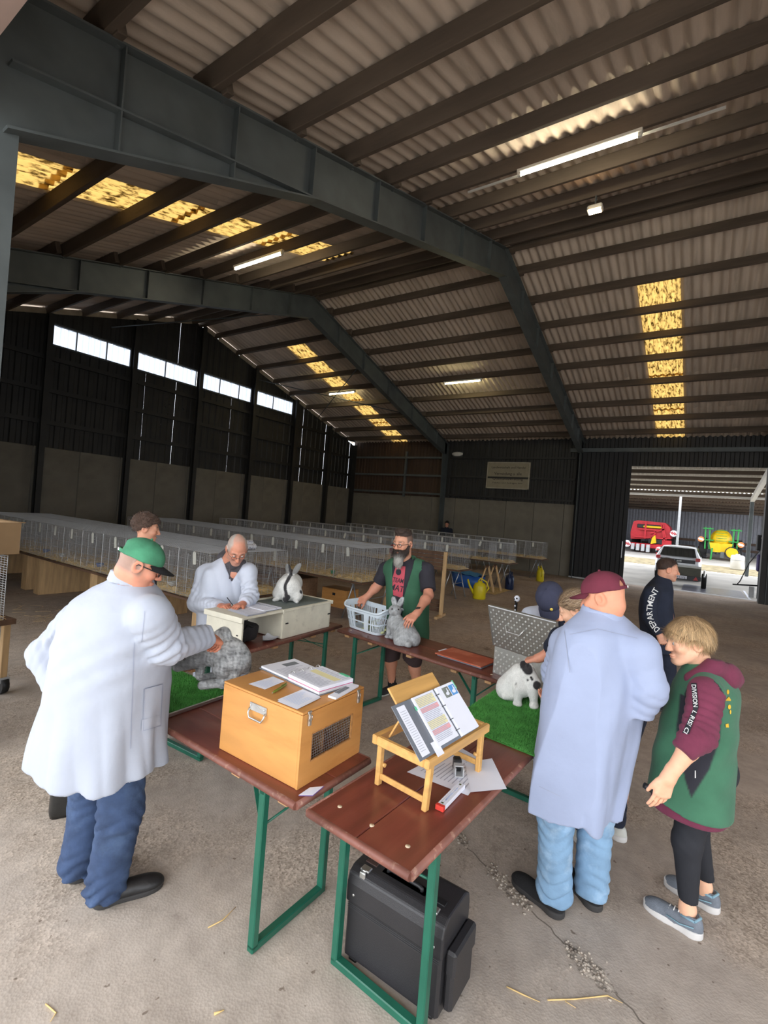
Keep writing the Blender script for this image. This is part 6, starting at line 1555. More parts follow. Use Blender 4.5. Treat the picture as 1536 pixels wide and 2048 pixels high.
Ep.cloth('leggings', lambda P: trousers(P, *[a+(b if i == 0 else 0) for i, (a, b) in enumerate(zip((V(3.0, -.06, .76), V(2.985, -.02, .43), V(2.985, -.045, .145)), (0, 0, 0)))], V(3.17, -.08, .76), V(3.20, -.05, .43), V(3.235, -.115, .145), (.096, .066, .044), 4, .0016, lambda P: ell(P, (3.085, -.085, .80), (.15, .135, .12))), V(2.82, -.32, .12), V(3.36, .14, .93), .009, M_blacktrs)
M_shoeg = mat('grey_blue_running_mesh', (.16, .18, .21), .8, var=.15, vs=30, bump=.3, bs=200); M_solewh = mat('white_foam_sole', (.62, .60, .58), .7, var=.05)
for (hx, hy_), (tx, ty) in (((2.955, -.115), (3.022, .150)), ((3.215, -.190), (3.282, .070))):
    so = shoe(Ep, (hx, hy_), (tx, ty), .006, M_shoeg, M_solewh, sole_h=.036, ankle=.082)
    t_ = nrm(V(tx-hx, ty-hy_, 0)); s_ = V(-t_[1], t_[0], 0); hh = V(hx, hy_, 0)
    mb = MB()
    for k in range(4): c_ = hh+t_*(.105+.022*k)+V(0, 0, .088-.006*k); mb.tube([c_+s_*.024-V(0, 0, .006), c_+V(0, 0, .003), c_-s_*.024-V(0, 0, .006)], .0026, 6)
    Ep.part('laces', mb, M_lett)
    mb = MB(); mb.tube([hh+t_*.03+s_*.034+V(0, 0, .085), hh+t_*.012+V(0, 0, .10), hh+t_*.03-s_*.034+V(0, 0, .085), hh+t_*.09-s_*.03+V(0, 0, .078), hh+t_*.09+s_*.03+V(0, 0, .078), hh+t_*.03+s_*.034+V(0, 0, .085)], .006, 6); Ep.part('shoe_collar', mb, mat('pale_blue_lining', (.22, .36, .44), .8))
    mb = MB(); mb.tube([hh+t_*.03+s_*.045+V(0, 0, .06), hh+t_*.09+s_*.050+V(0, 0, .045), hh+t_*.15+s_*.050+V(0, 0, .05)], .003, 5); Ep.part('shoe_stripe', mb, mat('teal_stripe', (.22, .38, .45), .6))
decal_patch('sleeve_stripe', E_hoodie, [(1382, 1366), (1393, 1366), (1397, 1415), (1386, 1418)], 2.2, M_blacktrs, Ep.root, .006, 5, 14)
decal_patch('sleeve_stripe', E_hoodie, [(1386, 1418), (1397, 1415), (1378, 1468), (1364, 1466)], 2.2, M_blacktrs, Ep.root, .006, 5, 14)
decal_text('sleeve_lettering', 'DIVISION', [(1383, 1369), (1385, 1392), (1387, 1415)], 9, E_hoodie, 2.2, M_lett, Ep.root, .010, shear=.15)
decal_text('sleeve_lettering', 'L RISI CI', [(1386, 1420), (1377, 1442), (1366, 1465)], 9, E_hoodie, 2.2, M_lett, Ep.root, .010, shear=.15)
M_yprint = mat('yellow_vest_print', (.70, .42, .03), .7, var=0)
def blobdec(nm, pts, D, sdf, m, par, off=.006):
    p = decal_px(sdf, pts, D, off); npmesh(nm, p, np.array([list(range(len(p)))])[:, ::-1], m, par, False, world=True)
cir = lambda x, y, rx, ry, n=10: [(x+rx*math.cos(a), y+ry*math.sin(a)) for a in np.linspace(0, 2*math.pi, n+1)[:-1]]
for pts in (cir(1456, 1384, 2.5, 5), [(1451, 1401), (1458, 1393), (1462, 1400), (1461, 1402)], cir(1459, 1414, 3, 5), cir(1461, 1424, 1.6, 4.5), [(1451, 1449), (1457, 1447), (1458, 1455), (1452, 1455)]): blobdec('vest_emblem', pts, 2.4, E_vest, M_yprint, Ep.root)
blobdec('reflective_tab', [(1389.6, 1541), (1391.8, 1541), (1391.8, 1556), (1389.6, 1556)], 2.25, E_vest, M_lett, Ep.root)
bt = thing('water_bottle', 'small black object held in front by the boy', 'bottle', W(1302, 1578, 2.34))
mb = MB(); mb.tube([(-.01, .03, .012), (0, 0, 0), (.02, -.06, -.02)], [.014, .017, .015], 10); mb.build('bottle_body', M_black, bt)

# ---------- F: man in pale blue coat and maroon cap
Fp = Person('bald man in long pale blue coat and maroon cap standing before the green mat', (2.73, .45), (.5, .866)); Fp.sk = SK['tan']
f_pr = rows((1143, 1618, 2.46, .215, .165), (1158, 1530, 2.47, .235, .188), (1178, 1430, 2.48, .245, .200), (1194, 1350, 2.48, .25, .195), (1203, 1290, 2.48, .25, .170), (1206, 1258, 2.48, .215, .142), (1205, 1238, 2.48, .145, .11), (1203, 1218, 2.48, .082, .082))
f_sL, f_eL, f_wL = W(1136, 1290, 2.56), W(1115, 1346, 2.72), W(1114, 1388, 2.88)
f_sR, f_eR, f_wR = W(1278, 1302, 2.34), W(1297, 1376, 2.32), W(1276, 1424, 2.36)
f_zh = f_pr[:, 0].min()
def F_coat(P):
    d = loft(P, f_pr, Fp.l, Fp.f, 2.4); c_ = np.array([*W(1194, 1350, 2.48)[:2], 0]); q = P-c_; th = np.arctan2(q@Fp.l, q@Fp.f); t = np.clip((1.30-P[:, 2])/(1.30-f_zh), 0, 1)
    d = d+t**1.0*(.017*np.sin(6*th+.6+1.2*t)-.014*np.abs(np.sin(5.5*th+1.5-1.2*t)))+.004*wob(P, 43, 14)-.012*np.abs(np.sin((P@Fp.l)*26+P[:, 2]*4+1.1*wob(P, 78, 8)))**.8*np.exp(-((P[:, 2]-1.0)/.32)**2)*np.clip(.6+wob(P, 80, 7, 3), 0, 1)
    d = d+.0045*np.sin((P@Fp.l)*52+P[:, 2]*9)*np.exp(-((P[:, 2]-1.10)/.22)**2)
    d = U(.05, d, rc(P, W(1192, 1258, 2.49), f_sL, .062, .085), rc(P, W(1216, 1260, 2.47), f_sR, .062, .085))
    d = smin(d, smin(sleeve(P, f_sL, f_eL, f_wL, (.092, .080, .064), 3, .012, .06), sleeve(P, f_sR, f_eR, f_wR, (.092, .080, .068), 5, .012, .06), .01), .035)
    return smax(d, f_zh+.03*np.sin(2*th+.5)+.012*np.sin(5*th)-P[:, 2]-.02, .006)
lo, hi = bbox([f_sL, f_eL, f_wL, f_sR, f_eR, f_wR, W(1143, 1618, 2.46), W(1203, 1215, 2.48)], .17); lo[2] = f_zh-.05; hi[2] = W(1203, 1208, 2.48)[2]
Fp.cloth('long_coat', F_coat, lo, hi, .0095, M_coat2)
hF = W(1206, 1194, 2.47); fF = nrm((.12, .94, -.30)); MF = frame3(fF); sF = 1.0; nF = W(1204, 1228, 2.48)
Fp.skin(lambda P: smin(head_sdf(P, hF, MF, sF, 1.1), rc(P, hF+MF.T@V(-.035, 0, -.045), nF-V(0, 0, .06), .064, .072), .03), *bbox([hF, nF-V(0, 0, .03)], .155), .0055, head_color(hF, MF, sF, Fp.sk*V(1.1, 1.0, .95)))
hd = nrm(W(1082, 1402, 3.02)-f_wL)
Fp.skin(lambda P: hand_sdf(P, f_wL, hd, V(.2, .5, .8), V(.4, -.3, .5), ((.5, .6, .4), (.55, .6, .4), (.6, .6, .4), (.65, .6, .4)), sc=1.08), *bbox([f_wL, f_wL+hd*.18], .07), .0048, SK['ruddy'])
lowbody(Fp, [(V(2.73, .45, .92), nF-V(0, 0, .06), .15, .075), (nF-V(0, 0, .15), f_sL, .06, .05), (nF-V(0, 0, .15), f_sR, .06, .05), (f_sL, f_eL, .05, .04), (f_eL, f_wL, .04, .03), (f_sR, f_eR, .05, .04), (f_eR, f_wR, .04, .03), (V(2.65, .55, .9), V(2.66, .53, .1), .07, .045), (V(2.78, .38, .9), V(2.83, .37, .1), .07, .045)])
Fp.finish(M_skin)
Fp.cloth('collar', ring_collar(W(1204, 1226, 2.48), V(-.04, -.10, 1), .106, .090, -.03, .026, Fp.f, Fp.l, .007), *bbox([W(1203, 1222, 2.48)], .15), .007, M_coat2)
M_marcap = mat('maroon_cap_cotton', (.135, .022, .040), .9, var=.15, vs=12, bump=.12, bs=90)
cap(Fp, hF, MF, sF, M_marcap, hole=True, zc=.026, brim_tilt=.2)
Fp.cloth('light_jeans', lambda P: trousers(P, V(2.655, .545, .84), V(2.655, .555, .47), V(2.665, .535, .06), V(2.80, .385, .84), V(2.82, .39, .47), V(2.825, .385, .06), (.108, .086, .083), 6, .011), V(2.45, .18, .03), V(3.02, .75, .98), .0098, M_ldenim)
M_blkmesh = mat('black_mesh_sneaker', (.012, .012, .013), .9, var=.2, vs=40, bump=.3, bs=200)
shoe(Fp, (2.625, .478), (2.735, .785), .0065, M_blkmesh, M_soleblk, L_=.315, sole_h=.034, wd=1.1); shoe(Fp, (2.795, .335), (2.985, .575), .0065, M_blkmesh, M_soleblk, L_=.305, sole_h=.034, wd=1.1)
for nm, c4 in (('yoke_seam', [(1140, 1268), (1195, 1257), (1195, 1258.2), (1140, 1269.2)]), ('yoke_seam', [(1195, 1257), (1275, 1276), (1275, 1277.2), (1195, 1258.2)]), ('hem_stitch', [(1078, 1572), (1120, 1592), (1120, 1593), (1078, 1573)])): decal_patch(nm, F_coat, c4, 2.45, M_seam, Fp.root, .003, 30, 2)
decal_patch('armhole_seam', F_coat, [(1128, 1262), (1129.2, 1262), (1140, 1345), (1138.8, 1345)], 2.5, M_seam, Fp.root, .003, 2, 30)

# ---------- G: man in navy cap bending over the metal box
Gp = Person('man in navy cap and white coat bending behind the open metal box', (4.36, .86), (-.8, .5)); Gp.sk = SK['ruddy']
gn = W(1122, 1208, 4.12); gp_ = V(4.46, .80, .92); gc = gp_+(gn-gp_)*.7
g_sR, g_eR, g_wR = W(1062, 1236, 4.1), W(1052, 1285, 3.98), V(3.98, 1.22, 1.02)
g_sL, g_eL, g_wL = W(1160, 1232, 3.98), W(1150, 1290, 3.9), V(4.02, 1.12, 1.02)
def G_coat(P): return U(.06, rc(P, gp_, gc, .165, .185), rc(P, gc, gn-V(0, 0, .06), .17, .09), rc(P, gc+V(0, 0, .1), g_sR, .1, .085), rc(P, gc+V(0, 0, .1), g_sL, .1, .085), sleeve(P, g_sR, g_eR, g_wR, (.08, .07, .055), 1), sleeve(P, g_sL, g_eL, g_wL, (.08, .07, .055), 2), rc(P, gp_, gp_-V(0, 0, .25), .17, .19))+.004*wob(P, 50, 20)
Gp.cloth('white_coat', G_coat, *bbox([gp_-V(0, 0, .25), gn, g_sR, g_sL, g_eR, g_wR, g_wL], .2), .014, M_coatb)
hG = W(1103, 1203, 3.88); fG = nrm((-.62, -.18, -.76)); MG = frame3(fG, (-.5, .2, .85)); sG = 1.2
Gp.skin(lambda P: smin(head_sdf(P, hG, MG, sG), rc(P, hG+MG.T@V(-.04, 0, -.05), gn-V(0, 0, .03), .06, .07), .03), *bbox([hG, gn], .15), .0065, head_color(hG, MG, sG, Gp.sk))
for w_, sg in ((g_wR, 1), (g_wL, -1)):
    hd = nrm(V(-.4, .3, -.6)); Gp.skin(lambda P: hand_sdf(P, w_, hd, V(.3, -.3, -1), V(.5, .7, 0)*sg), *bbox([w_, w_+hd*.18], .07), .008, SK['ruddy'])
lowbody(Gp, [(gp_, gc, .12, .12), (gc, gn, .1, .07), (gc, g_sR, .07, .05), (gc, g_sL, .07, .05), (g_sR, g_eR, .05, .04), (g_eR, g_wR, .04, .03), (g_sL, g_eL, .05, .04), (g_eL, g_wL, .04, .03), (gp_+V(0, .1, 0), V(4.30, .98, .1), .09, .045), (gp_-V(0, .1, 0), V(4.42, .72, .1), .09, .045)])
Gp.finish(M_skin)
M_navycap = mat('navy_cap_cotton', (.040, .043, .075), .9, var=.12, vs=10, bump=.1, bs=90)
cap(Gp, hG, MG, sG, M_navycap, zc=.020, brim_tilt=.12, badge=(.095, .02, .055), h=.007)
Gp.cloth('dark_shirt', lambda P: rc(P, W(1116, 1250, 3.95), W(1122, 1300, 4.0), .07, .12), *bbox([W(1116, 1250, 3.95), W(1122, 1300, 4.0)], .15), .014, M_navy)
Gp.cloth('trousers', lambda P: trousers(P, gp_+V(0, .1, -.05), V(4.34, .95, .48), V(4.28, .98, .05), gp_-V(0, .1, .05), V(4.44, .72, .48), V(4.42, .72, .05), (.11, .085, .075), 7), V(4.05, .5, .02), V(4.7, 1.15, 1.0), .016, M_navy)
shoe(Gp, (4.38, .95), (4.13, 1.08), .010, M_navy, M_solew); shoe(Gp, (4.50, .70), (4.26, .80), .010, M_navy, M_solew)

# ---------- H: woman with tied fair hair leaning in
Hp = Person('woman with tied fair hair leaning behind the man in the pale blue coat', (3.38, .40), (-.4, .9)); Hp.sk = SK['fair']
hn = W(1168, 1250, 3.10); hp_ = V(3.42, .36, .90); hc_ = hp_+(hn-hp_)*.68
h_sL, h_eL, h_wL = W(1120, 1275, 3.12), W(1106, 1300, 3.18), W(1078, 1316, 3.24)
h_sR, h_eR, h_wR = W(1200, 1270, 3.02), W(1190, 1330, 3.05), W(1150, 1370, 3.15)
M_pale = mat('pale_grey_shirt', (.55, .58, .64), .9, var=.05)
Hp.cloth('shirt', lambda P: U(.05, rc(P, hp_, hc_, .13, .15), rc(P, hc_, hn-V(0, 0, .05), .13, .07), rc(P, hc_+V(0, 0, .08), h_sL, .07, .065), rc(P, hc_+V(0, 0, .08), h_sR, .07, .065))+.003*wob(P, 60, 22), *bbox([hp_, hn, h_sL, h_sR], .19), .013, M_pale)
Hp.cloth('navy_sleeves', lambda P: smin(sleeve(P, h_sL, h_eL, h_eL+(h_wL-h_eL)*.25, (.07, .06, .052), 2), sleeve(P, h_sR, h_eR, h_wR, (.068, .058, .048), 3), .01), *bbox([h_sL, h_eL, h_wL, h_sR, h_eR, h_wR], .1), .011, M_navy)
hH = W(1150, 1220, 3.02); fH = nrm((-.05, .88, -.47)); MH = frame3(fH); sH = .96
Hp.skin(lambda P: smin(head_sdf(P, hH, MH, sH, .9), rc(P, hH+MH.T@V(-.04, 0, -.05), hn, .05, .058), .03), *bbox([hH, hn], .15), .006, head_color(hH, MH, sH, Hp.sk))
hd = nrm(W(1050, 1322, 3.30)-h_wL)
Hp.skin(lambda P: U(.02, rc(P, h_eL, h_wL, .038, .027), hand_sdf(P, h_wL, hd, V(.2, -.1, -1), V(.5, .8, .2), ((.8, .8, .5),)*4, sc=.98, tcurl=.6)), *bbox([h_eL, h_wL, h_wL+hd*.17], .075), .0052, SK['ruddy'])
hd4 = nrm(V(-.6, .4, -.5)); Hp.skin(lambda P: hand_sdf(P, h_wR, hd4, V(0, 0, -1), V(.5, .7, 0)), *bbox([h_wR, h_wR+hd4*.18], .07), .008, SK['fair'])
lowbody(Hp, [(hp_, hc_, .1, .1), (hc_, hn, .09, .055), (hc_, h_sL, .06, .045), (hc_, h_sR, .06, .045), (h_sL, h_eL, .045, .038), (h_sR, h_eR, .045, .038), (h_eR, h_wR, .038, .028), (hp_+V(-.08, .03, 0), V(3.36, .50, .1), .08, .04), (hp_+V(.08, -.03, 0), V(3.55, .36, .1), .08, .04)])
Hp.finish(M_skin)
def H_hair(P):
    Q = ((P-hH)@MH.T)/sH; d = ell(Q, (-.016, 0, .038), (.108, .088, .096)); z0 = np.interp(Q[:, 0], [-.12, -.05, 0, .04, .08, .1], [-.05, -.03, .0, .03, .06, .075]); d = smax(d, z0-Q[:, 2], .008)
    d = smin(d, U(.02, ell(Q, (-.120, 0, .03), (.03, .03, .03)), rc(Q, (-.135, 0, .02), (-.16, 0, -.10), .026, .012)), .015); return d*sH+.002*wob(Q, 8, 110)
vh, Fh = net(H_hair, *bbox([hH], .20), .006); npmesh('hair', vh, Fh, M_attr, Hp.root, True, col=np.tile(V(.30, .20, .12), (len(vh), 1)), world=True)
strands('hair_strands', Hp, vh, vnorm(vh, Fh), lambda p, n_: np.tile(-MH[0], (len(p), 1)), 2500, .06, .0022, [V(.42, .29, .17), V(.20, .13, .08), V(.55, .42, .28), V(.14, .09, .06)], 6, .06)
Hp.cloth('trousers', lambda P: trousers(P, hp_+V(-.08, .03, -.04), V(3.36, .50, .46), V(3.335, .525, .08), hp_+V(.08, -.03, -.04), V(3.52, .38, .46), V(3.54, .37, .08), (.105, .072, .06), 8, .003), V(3.1, .1, .05), V(3.75, .75, 1.0), .014, M_navy)
shoe(Hp, (3.27, .46), (3.42, .66), .009, M_solew, M_solewh, sole_h=.04); shoe(Hp, (3.51, .30), (3.60, .54), .009, M_solew, M_solewh, sole_h=.04)

# ---------- I, J: two figures mostly hidden
def standing(label, x, y, f, H, top, trou, sk, haircol, curly=False):
    p = Person(label, (x, y), f); p.sk = sk; k = H/1.78; c_ = V(x, y, 0); L_, F_ = p.l, p.f
    pr = smooth_prof([(z*k, x, y, a*k, b*k) for z, a, b in ((.88, .19, .14), (1.0, .185, .14), (1.15, .19, .14), (1.32, .2, .13), (1.42, .18, .11), (1.48, .11, .085), (1.53, .07, .07))])
    sh = [c_+L_*s_*.19*k+V(0, 0, 1.42*k) for s_ in (1, -1)]; el2 = [c_+L_*s_*.25*k+F_*.02+V(0, 0, 1.13*k) for s_ in (1, -1)]; wr = [c_+L_*s_*.24*k+F_*.12+V(0, 0, .89*k) for s_ in (1, -1)]
    p.cloth('jacket', lambda P: smin(loft(P, pr, L_, F_, 2.4), smin(sleeve(P, sh[0], el2[0], wr[0], (.075, .065, .05), 1), sleeve(P, sh[1], el2[1], wr[1], (.075, .065, .05), 2), .01), .04), *bbox([sh[0], sh[1], wr[0], wr[1], c_+V(0, 0, 1.5*k)], .16), .018, top)
    hc2 = c_+F_*.02+V(0, 0, 1.665*k); M2 = frame3(F_-V(0, 0, .15)); s2 = k
    p.skin(lambda P: smin(head_sdf(P, hc2, M2, s2), rc(P, hc2-V(0, 0, .06*k), c_+V(0, 0, 1.46*k), .06*k, .065*k), .03), *bbox([hc2, hc2-V(0, 0, .12)], .15), .008, head_color(hc2, M2, s2, sk))
    for i in (0, 1):
        p.skin(lambda P: hand_sdf(P, wr[i], V(0, 0, -1)+F_*.3, -L_*(1 if i == 0 else -1), F_), *bbox([wr[i], wr[i]-V(0, 0, .18)], .07), .009, sk)
    lowbody(p, [(c_+V(0, 0, .95*k), c_+V(0, 0, 1.45*k), .12, .07)]+[(c_+L_*s_*.09+V(0, 0, .9*k), c_+L_*s_*.1+V(0, 0, .1), .07, .04) for s_ in (1, -1)]+[(sh[i], el2[i], .045, .04) for i in (0, 1)]+[(el2[i], wr[i], .04, .03) for i in (0, 1)]+[(c_+V(0, 0, 1.38*k), sh[i], .06, .045) for i in (0, 1)])
    p.finish(M_skin)
    hf = lambda P: (lambda Q: smax(ell(Q, (-.016, 0, .042), (.115, .095, .100)), np.interp(Q[:, 0], [-.12, -.04, .04, .1], [-.06, -.02, .04, .07])-Q[:, 2], .01)*s2+(.008 if curly else .002)*wob(Q, 5, 90 if curly else 60))(((P-hc2)@M2.T)/s2)
    vh, Fh = net(hf, *bbox([hc2+V(0, 0, .03)], .17), .007); npmesh('hair', vh, Fh, M_attr, p.root, True, col=np.tile(haircol, (len(vh), 1)), world=True)
    strands('hair_strands', p, vh, vnorm(vh, Fh), lambda p_, n_: np.random.default_rng(2).normal(0, 1, (len(p_), 3)), 1200, .03, .003, [haircol, haircol*1.8, haircol*.6], 7, .6)
    p.cloth('trousers', lambda P: trousers(P, c_+L_*.09+V(0, 0, .88*k), c_+L_*.1+V(0, 0, .47), c_+L_*.1+V(0, 0, .05), c_-L_*.09+V(0, 0, .88*k), c_-L_*.1+V(0, 0, .47), c_-L_*.1+V(0, 0, .05), (.10, .08, .07), 3), c_-V(.28, .28, -.02), c_+V(.28, .28, 1.0), .018, trou)
    for s_ in (1, -1): shoe(p, tuple((c_+L_*s_*.1-F_*.07)[:2]), tuple((c_+L_*s_*.11+F_*.19)[:2]), .011, M_shoeblk, M_soleblk)
    return p
pI = W(284, 1100, 4.25)
standing('person with curly brown hair hidden behind the man in the green cap', pI[0], pI[1], (.86, -.50), 1.80, M_navy, M_navy, SK['tan'], V(.075, .045, .032), True)
pJ = W(893, 1060, 21.3)
standing('person in dark clothes far off beside the steel post at the back wall', pJ[0], pJ[1], (-.9, -.3), 1.78, M_navy, M_navy, SK['mid'], V(.02, .016, .014))
# ================================================================== rabbits
M_fur = mat('rabbit_fur', None, .9, var=.08, vs=60, attr='Col', bump=.35, bs=220, sheen=.2)
M_eyeb = mat('dark_animal_eye', (.02, .012, .010), .12, var=0, spec=.8)
def earp(P, a, b, w_, side, front, th=.010):
    """a spoon-shaped ear from a to b, hollowed on the front"""
    a = np.asarray(a, float); b = np.asarray(b, float); u = nrm(b-a); L_ = np.linalg.norm(b-a); s_ = nrm(np.asarray(side)-u*(np.asarray(side)@u)); f_ = np.cross(u, s_); f_ = f_ if f_@np.asarray(front) > 0 else -f_
    q = P-(a+b)/2; Q = np.c_[q@u, q@s_, q@f_]; d = ell(Q, (0, 0, 0), (L_*.55, w_, th)); return smax(d, -ell(Q, (.004, 0, th*1.15), (L_*.48, w_*.78, th*.95)), .003)
def rabbit(label, base, sdf, pts, pad, col, h=.006, fur_n=5000, fur_l=.014, flow=V(0, 0, -1), eyes=(), seed=1, whisk=None):
    t = thing('rabbit', label, 'rabbit', base)
    v, F = net(sdf, *bbox(pts, pad), h); c_ = col(v)
    npmesh('body', v, F, M_fur, t, True, col=c_, world=True)
    class _P: root = t
    ci = lambda p, r_: np.clip(col(p)*r_.uniform(.75, 1.25, (len(p), 1)), 0, 1)
    strands('fur', _P, v, vnorm(v, F), flow if callable(flow) else (lambda p, n_: np.tile(flow, (len(p), 1))), fur_n, fur_l, .0017, ci, seed, .35, 2)
    for e, r_ in eyes:
        mb = MB(); mb.ball(e, r_, 10); mb.build('eye', M_eyeb, t, world=True)
    return t
silver = V(.44, .455, .46)
def silver_col(seed, lo=.62, hi=1.12, dark=None):
    def g(v):
        n_ = .5+.5*wob(v, seed, 260, 6, (1, 1, .6)); m_ = .5+.5*wob(v, seed+1, 90, 5); k = lo+(hi-lo)*np.clip((.6*n_+.4*m_-.5)*2.1+.6, 0, 1); c_ = silver*k[:, None]
        if dark is not None:
            for p, r_, a in dark: w_ = np.exp(-(np.linalg.norm(v-p, axis=1)/r_)**2*1.5)[:, None]*a; c_ = c_*(1-w_)+V(.075, .075, .075)*w_
        return c_
    return g
# -- grey rabbit held by the scruff over the left mat
DL = 2.80
def rl_sdf(P):
    w_ = lambda x, y, d=0: W(x, y, DL+d)
    d = U(.03, rc(P, w_(402, 1306), w_(458, 1306), .066, .092), ell(P, w_(470, 1318), (.085, .10, .092)), rc(P, w_(430, 1288), w_(447, 1268), .066, .042))
    d = smin(d, ell(P, w_(446, 1332, -.06), (.062, .062, .074)), .02)
    d = U(.015, d, rc(P, w_(468, 1352, -.05), w_(452, 1364, -.06), .034, .028), rc(P, w_(452, 1364, -.06), w_(404, 1370, -.07), .027, .024))
    d = smin(d, rc(P, w_(440, 1350, .08), w_(402, 1356, .08), .025, .02), .015)
    d = smin(d, rc(P, w_(390, 1318, -.04), w_(356, 1331, -.06), .053, .034), .02)
    d = U(.012, d, rc(P, w_(402, 1325, -.03), w_(398, 1352, -.04), .028, .020), rc(P, w_(400, 1318, .05), w_(402, 1342, .05), .026, .019))
    d = smin(d, ell(P, w_(491, 1332), (.032, .032, .045)), .012)
    for k in (-1, 0, 1): d = smax(d, -rc(P, w_(399, 1370+k*3.2, -.095), w_(412, 1368+k*3.2, -.095), .0035, .002), .003)
    d = np.minimum(d, earp(P, w_(378, 1292, -.03), w_(406, 1282, -.04), .022, (0, 0, 1), (-.6, -.6, .2)))
    return d
rabbit('grey mottled rabbit held up by its scruff over the left green mat', tuple(W(450, 1345, DL)-V(0, 0, .06)), rl_sdf, [W(352, 1320, DL), W(492, 1330, DL), W(440, 1262, DL), W(408, 1372, DL)], .12,
       silver_col(3, .25, 1.2, [(W(372, 1325, DL-.08), .10, .85), (W(402, 1310, DL-.05), .07, .6), (W(440, 1345, DL-.1), .05, .3), (W(400, 1322, DL-.05), .05, .5)]), .0055, 7000, .017, nrm(V(.55, -.75, -.45)), [(W(368, 1318, DL-.098), .008)], 2)
# -- silver rabbit under the bearded man's hand
def rcx_sdf(P):
    w_ = lambda x, y, d: W(x, y, d)
    d = U(.035, ell(P, w_(812, 1274, 4.54), (.125, .125, .105)), rc(P, w_(808, 1262, 4.58), w_(791, 1246, 4.68), .105, .078), rc(P, w_(791, 1246, 4.68), w_(790, 1228, 4.70), .065, .05))
    d = smin(d, ell(P, w_(790, 1220, 4.68), (.066, .060, .050)), .02); d = smin(d, ell(P, w_(786, 1225, 4.65), (.035, .035, .030)), .02)
    for x0, y0, x1, y1, dd in ((780, 1245, 777, 1272, 4.72), (790, 1250, 786, 1272, 4.66)): d = smin(d, rc(P, w_(x0, y0, dd), w_(x1, y1, dd), .034, .023), .02)
    for x0, dd in ((775, 4.70), (784, 4.64)): d = smin(d, ell(P, w_(x0, 1274, dd), (.034, .030, .020)), .012)
    d = U(.02, d, ell(P, w_(826, 1278, 4.50), (.07, .07, .075)), ell(P, w_(800, 1283, 4.48), (.06, .06, .06)), ell(P, w_(816, 1288, 4.42), (.035, .035, .035)))
    d = smax(d, .772-P[:, 2], .006)
    for a, b in (((790, 1214), (786, 1193)), ((796, 1214), (806, 1194))): d = np.minimum(d, earp(P, w_(*a, 4.70), w_(*b, 4.72), .026, (.559, -.829, 0), (-.83, -.56, .1)))
    return d
rabbit('silver rabbit sitting on the right table under the bearded man\'s hand', tuple(V(3.97, 2.28, .772)), rcx_sdf, [W(777, 1276, 4.72), W(832, 1280, 4.5), W(806, 1192, 4.72), W(812, 1290, 4.42)], .11,
       silver_col(8, .62, 1.15, [(W(787, 1200, 4.66), .05, .45), (W(802, 1202, 4.66), .03, .35), (W(784, 1228, 4.6), .03, .45)]), .007, 6000, .018, nrm(V(.15, -.8, -.7)), [(W(784, 1218, 4.62), .008), (W(797, 1219, 4.63), .008)], 3)
# -- spotted rabbit on the cream box, seen from behind
DS = 4.64
sp_x = wloc(.21, .03); zB = .771+WH+.021+.002
def spot_col(stripe, spots):
    def g(v):
        c_ = np.tile(V(.80, .80, .76), (len(v), 1))*(.93+.09*wob(v, 5, 80))[:, None]; k = np.zeros(len(v))
        k = np.maximum(k, stripe(v))
        for p, r_ in spots: k = np.maximum(k, np.clip((r_*(1+.25*wob(v, 9, 70))-np.linalg.norm(v-p, axis=1))/.006+.5, 0, 1))
        return c_*(1-k[:, None])+V(.035, .033, .035)*k[:, None]
    return g
def rs_sdf(P):
    w_ = lambda x, y, d=0: W(x, y, DS+d); b0 = sp_x
    C = V(b0[0], b0[1], zB+.125)
    d = U(.04, ell(P, C, (.125, .125, .128)), ell(P, C+V(.09, .06, .035), (.115, .115, .105)), ell(P, C+V(.17, .115, .02), (.07, .07, .06)))
    for sx in (-1, 1):
        o = V(.559, -.829, 0)*sx*.085+V(-.829, -.559, 0)*.02; d = smin(d, ell(P, C+o-V(0, 0, .055), (.065, .065, .070)), .025)
        d = smin(d, rc(P, C+o*1.1+V(-.83, -.56, 0)*.04-V(0, 0, .107), C+o*1.3+V(-.83, -.56, 0)*.075-V(0, 0, .107), .022, .018), .012)
    d = smin(d, ell(P, C+V(-.829, -.559, 0)*.115-V(0, 0, .075), (.035, .035, .045)), .012)
    d = smax(d, zB-P[:, 2], .006)
    for a, b in (((580, 1150), (574, 1128)), ((586, 1149), (601, 1127))): d = np.minimum(d, earp(P, w_(*a, .12), w_(*b, .12), .030, (.559, -.829, 0), (.83, .56, 0)))
    return d
rt_ = V(.559, -.829, 0)
def rs_stripe(v):
    x = (v-sp_x)@rt_-.010*np.sin(v[:, 2]*30)+.004*wob(v, 2, 60); e = np.clip((.017-np.abs(x))/.006+.5, 0, 1)*(v[:, 2] > zB+.02)
    return np.maximum(e, np.clip((v[:, 2]-(zB+.262))/.01, 0, 1)*(.75))
rabbit('white rabbit with black back stripe and spots sitting on the cream box, seen from behind', tuple(V(sp_x[0], sp_x[1], zB)), rs_sdf, [W(560, 1212, DS), W(612, 1212, DS), W(600, 1128, DS+.12), sp_x+V(.24, .17, .2), sp_x+V(-.13, -.1, 0)], .08,
       spot_col(rs_stripe, [(W(573, 1196, 4.63), .040), (W(603, 1199, 4.66), .030), (W(604, 1183, 4.70), .024), (W(577, 1173, 4.66), .018), (W(579, 1208, 4.60), .024), (W(598, 1208, 4.62), .022), (W(609, 1195, 4.72), .022), (W(566, 1183, 4.70), .024)]), .0065, 6000, .013, nrm(V(-.5, -.35, -.8)), (), 4)
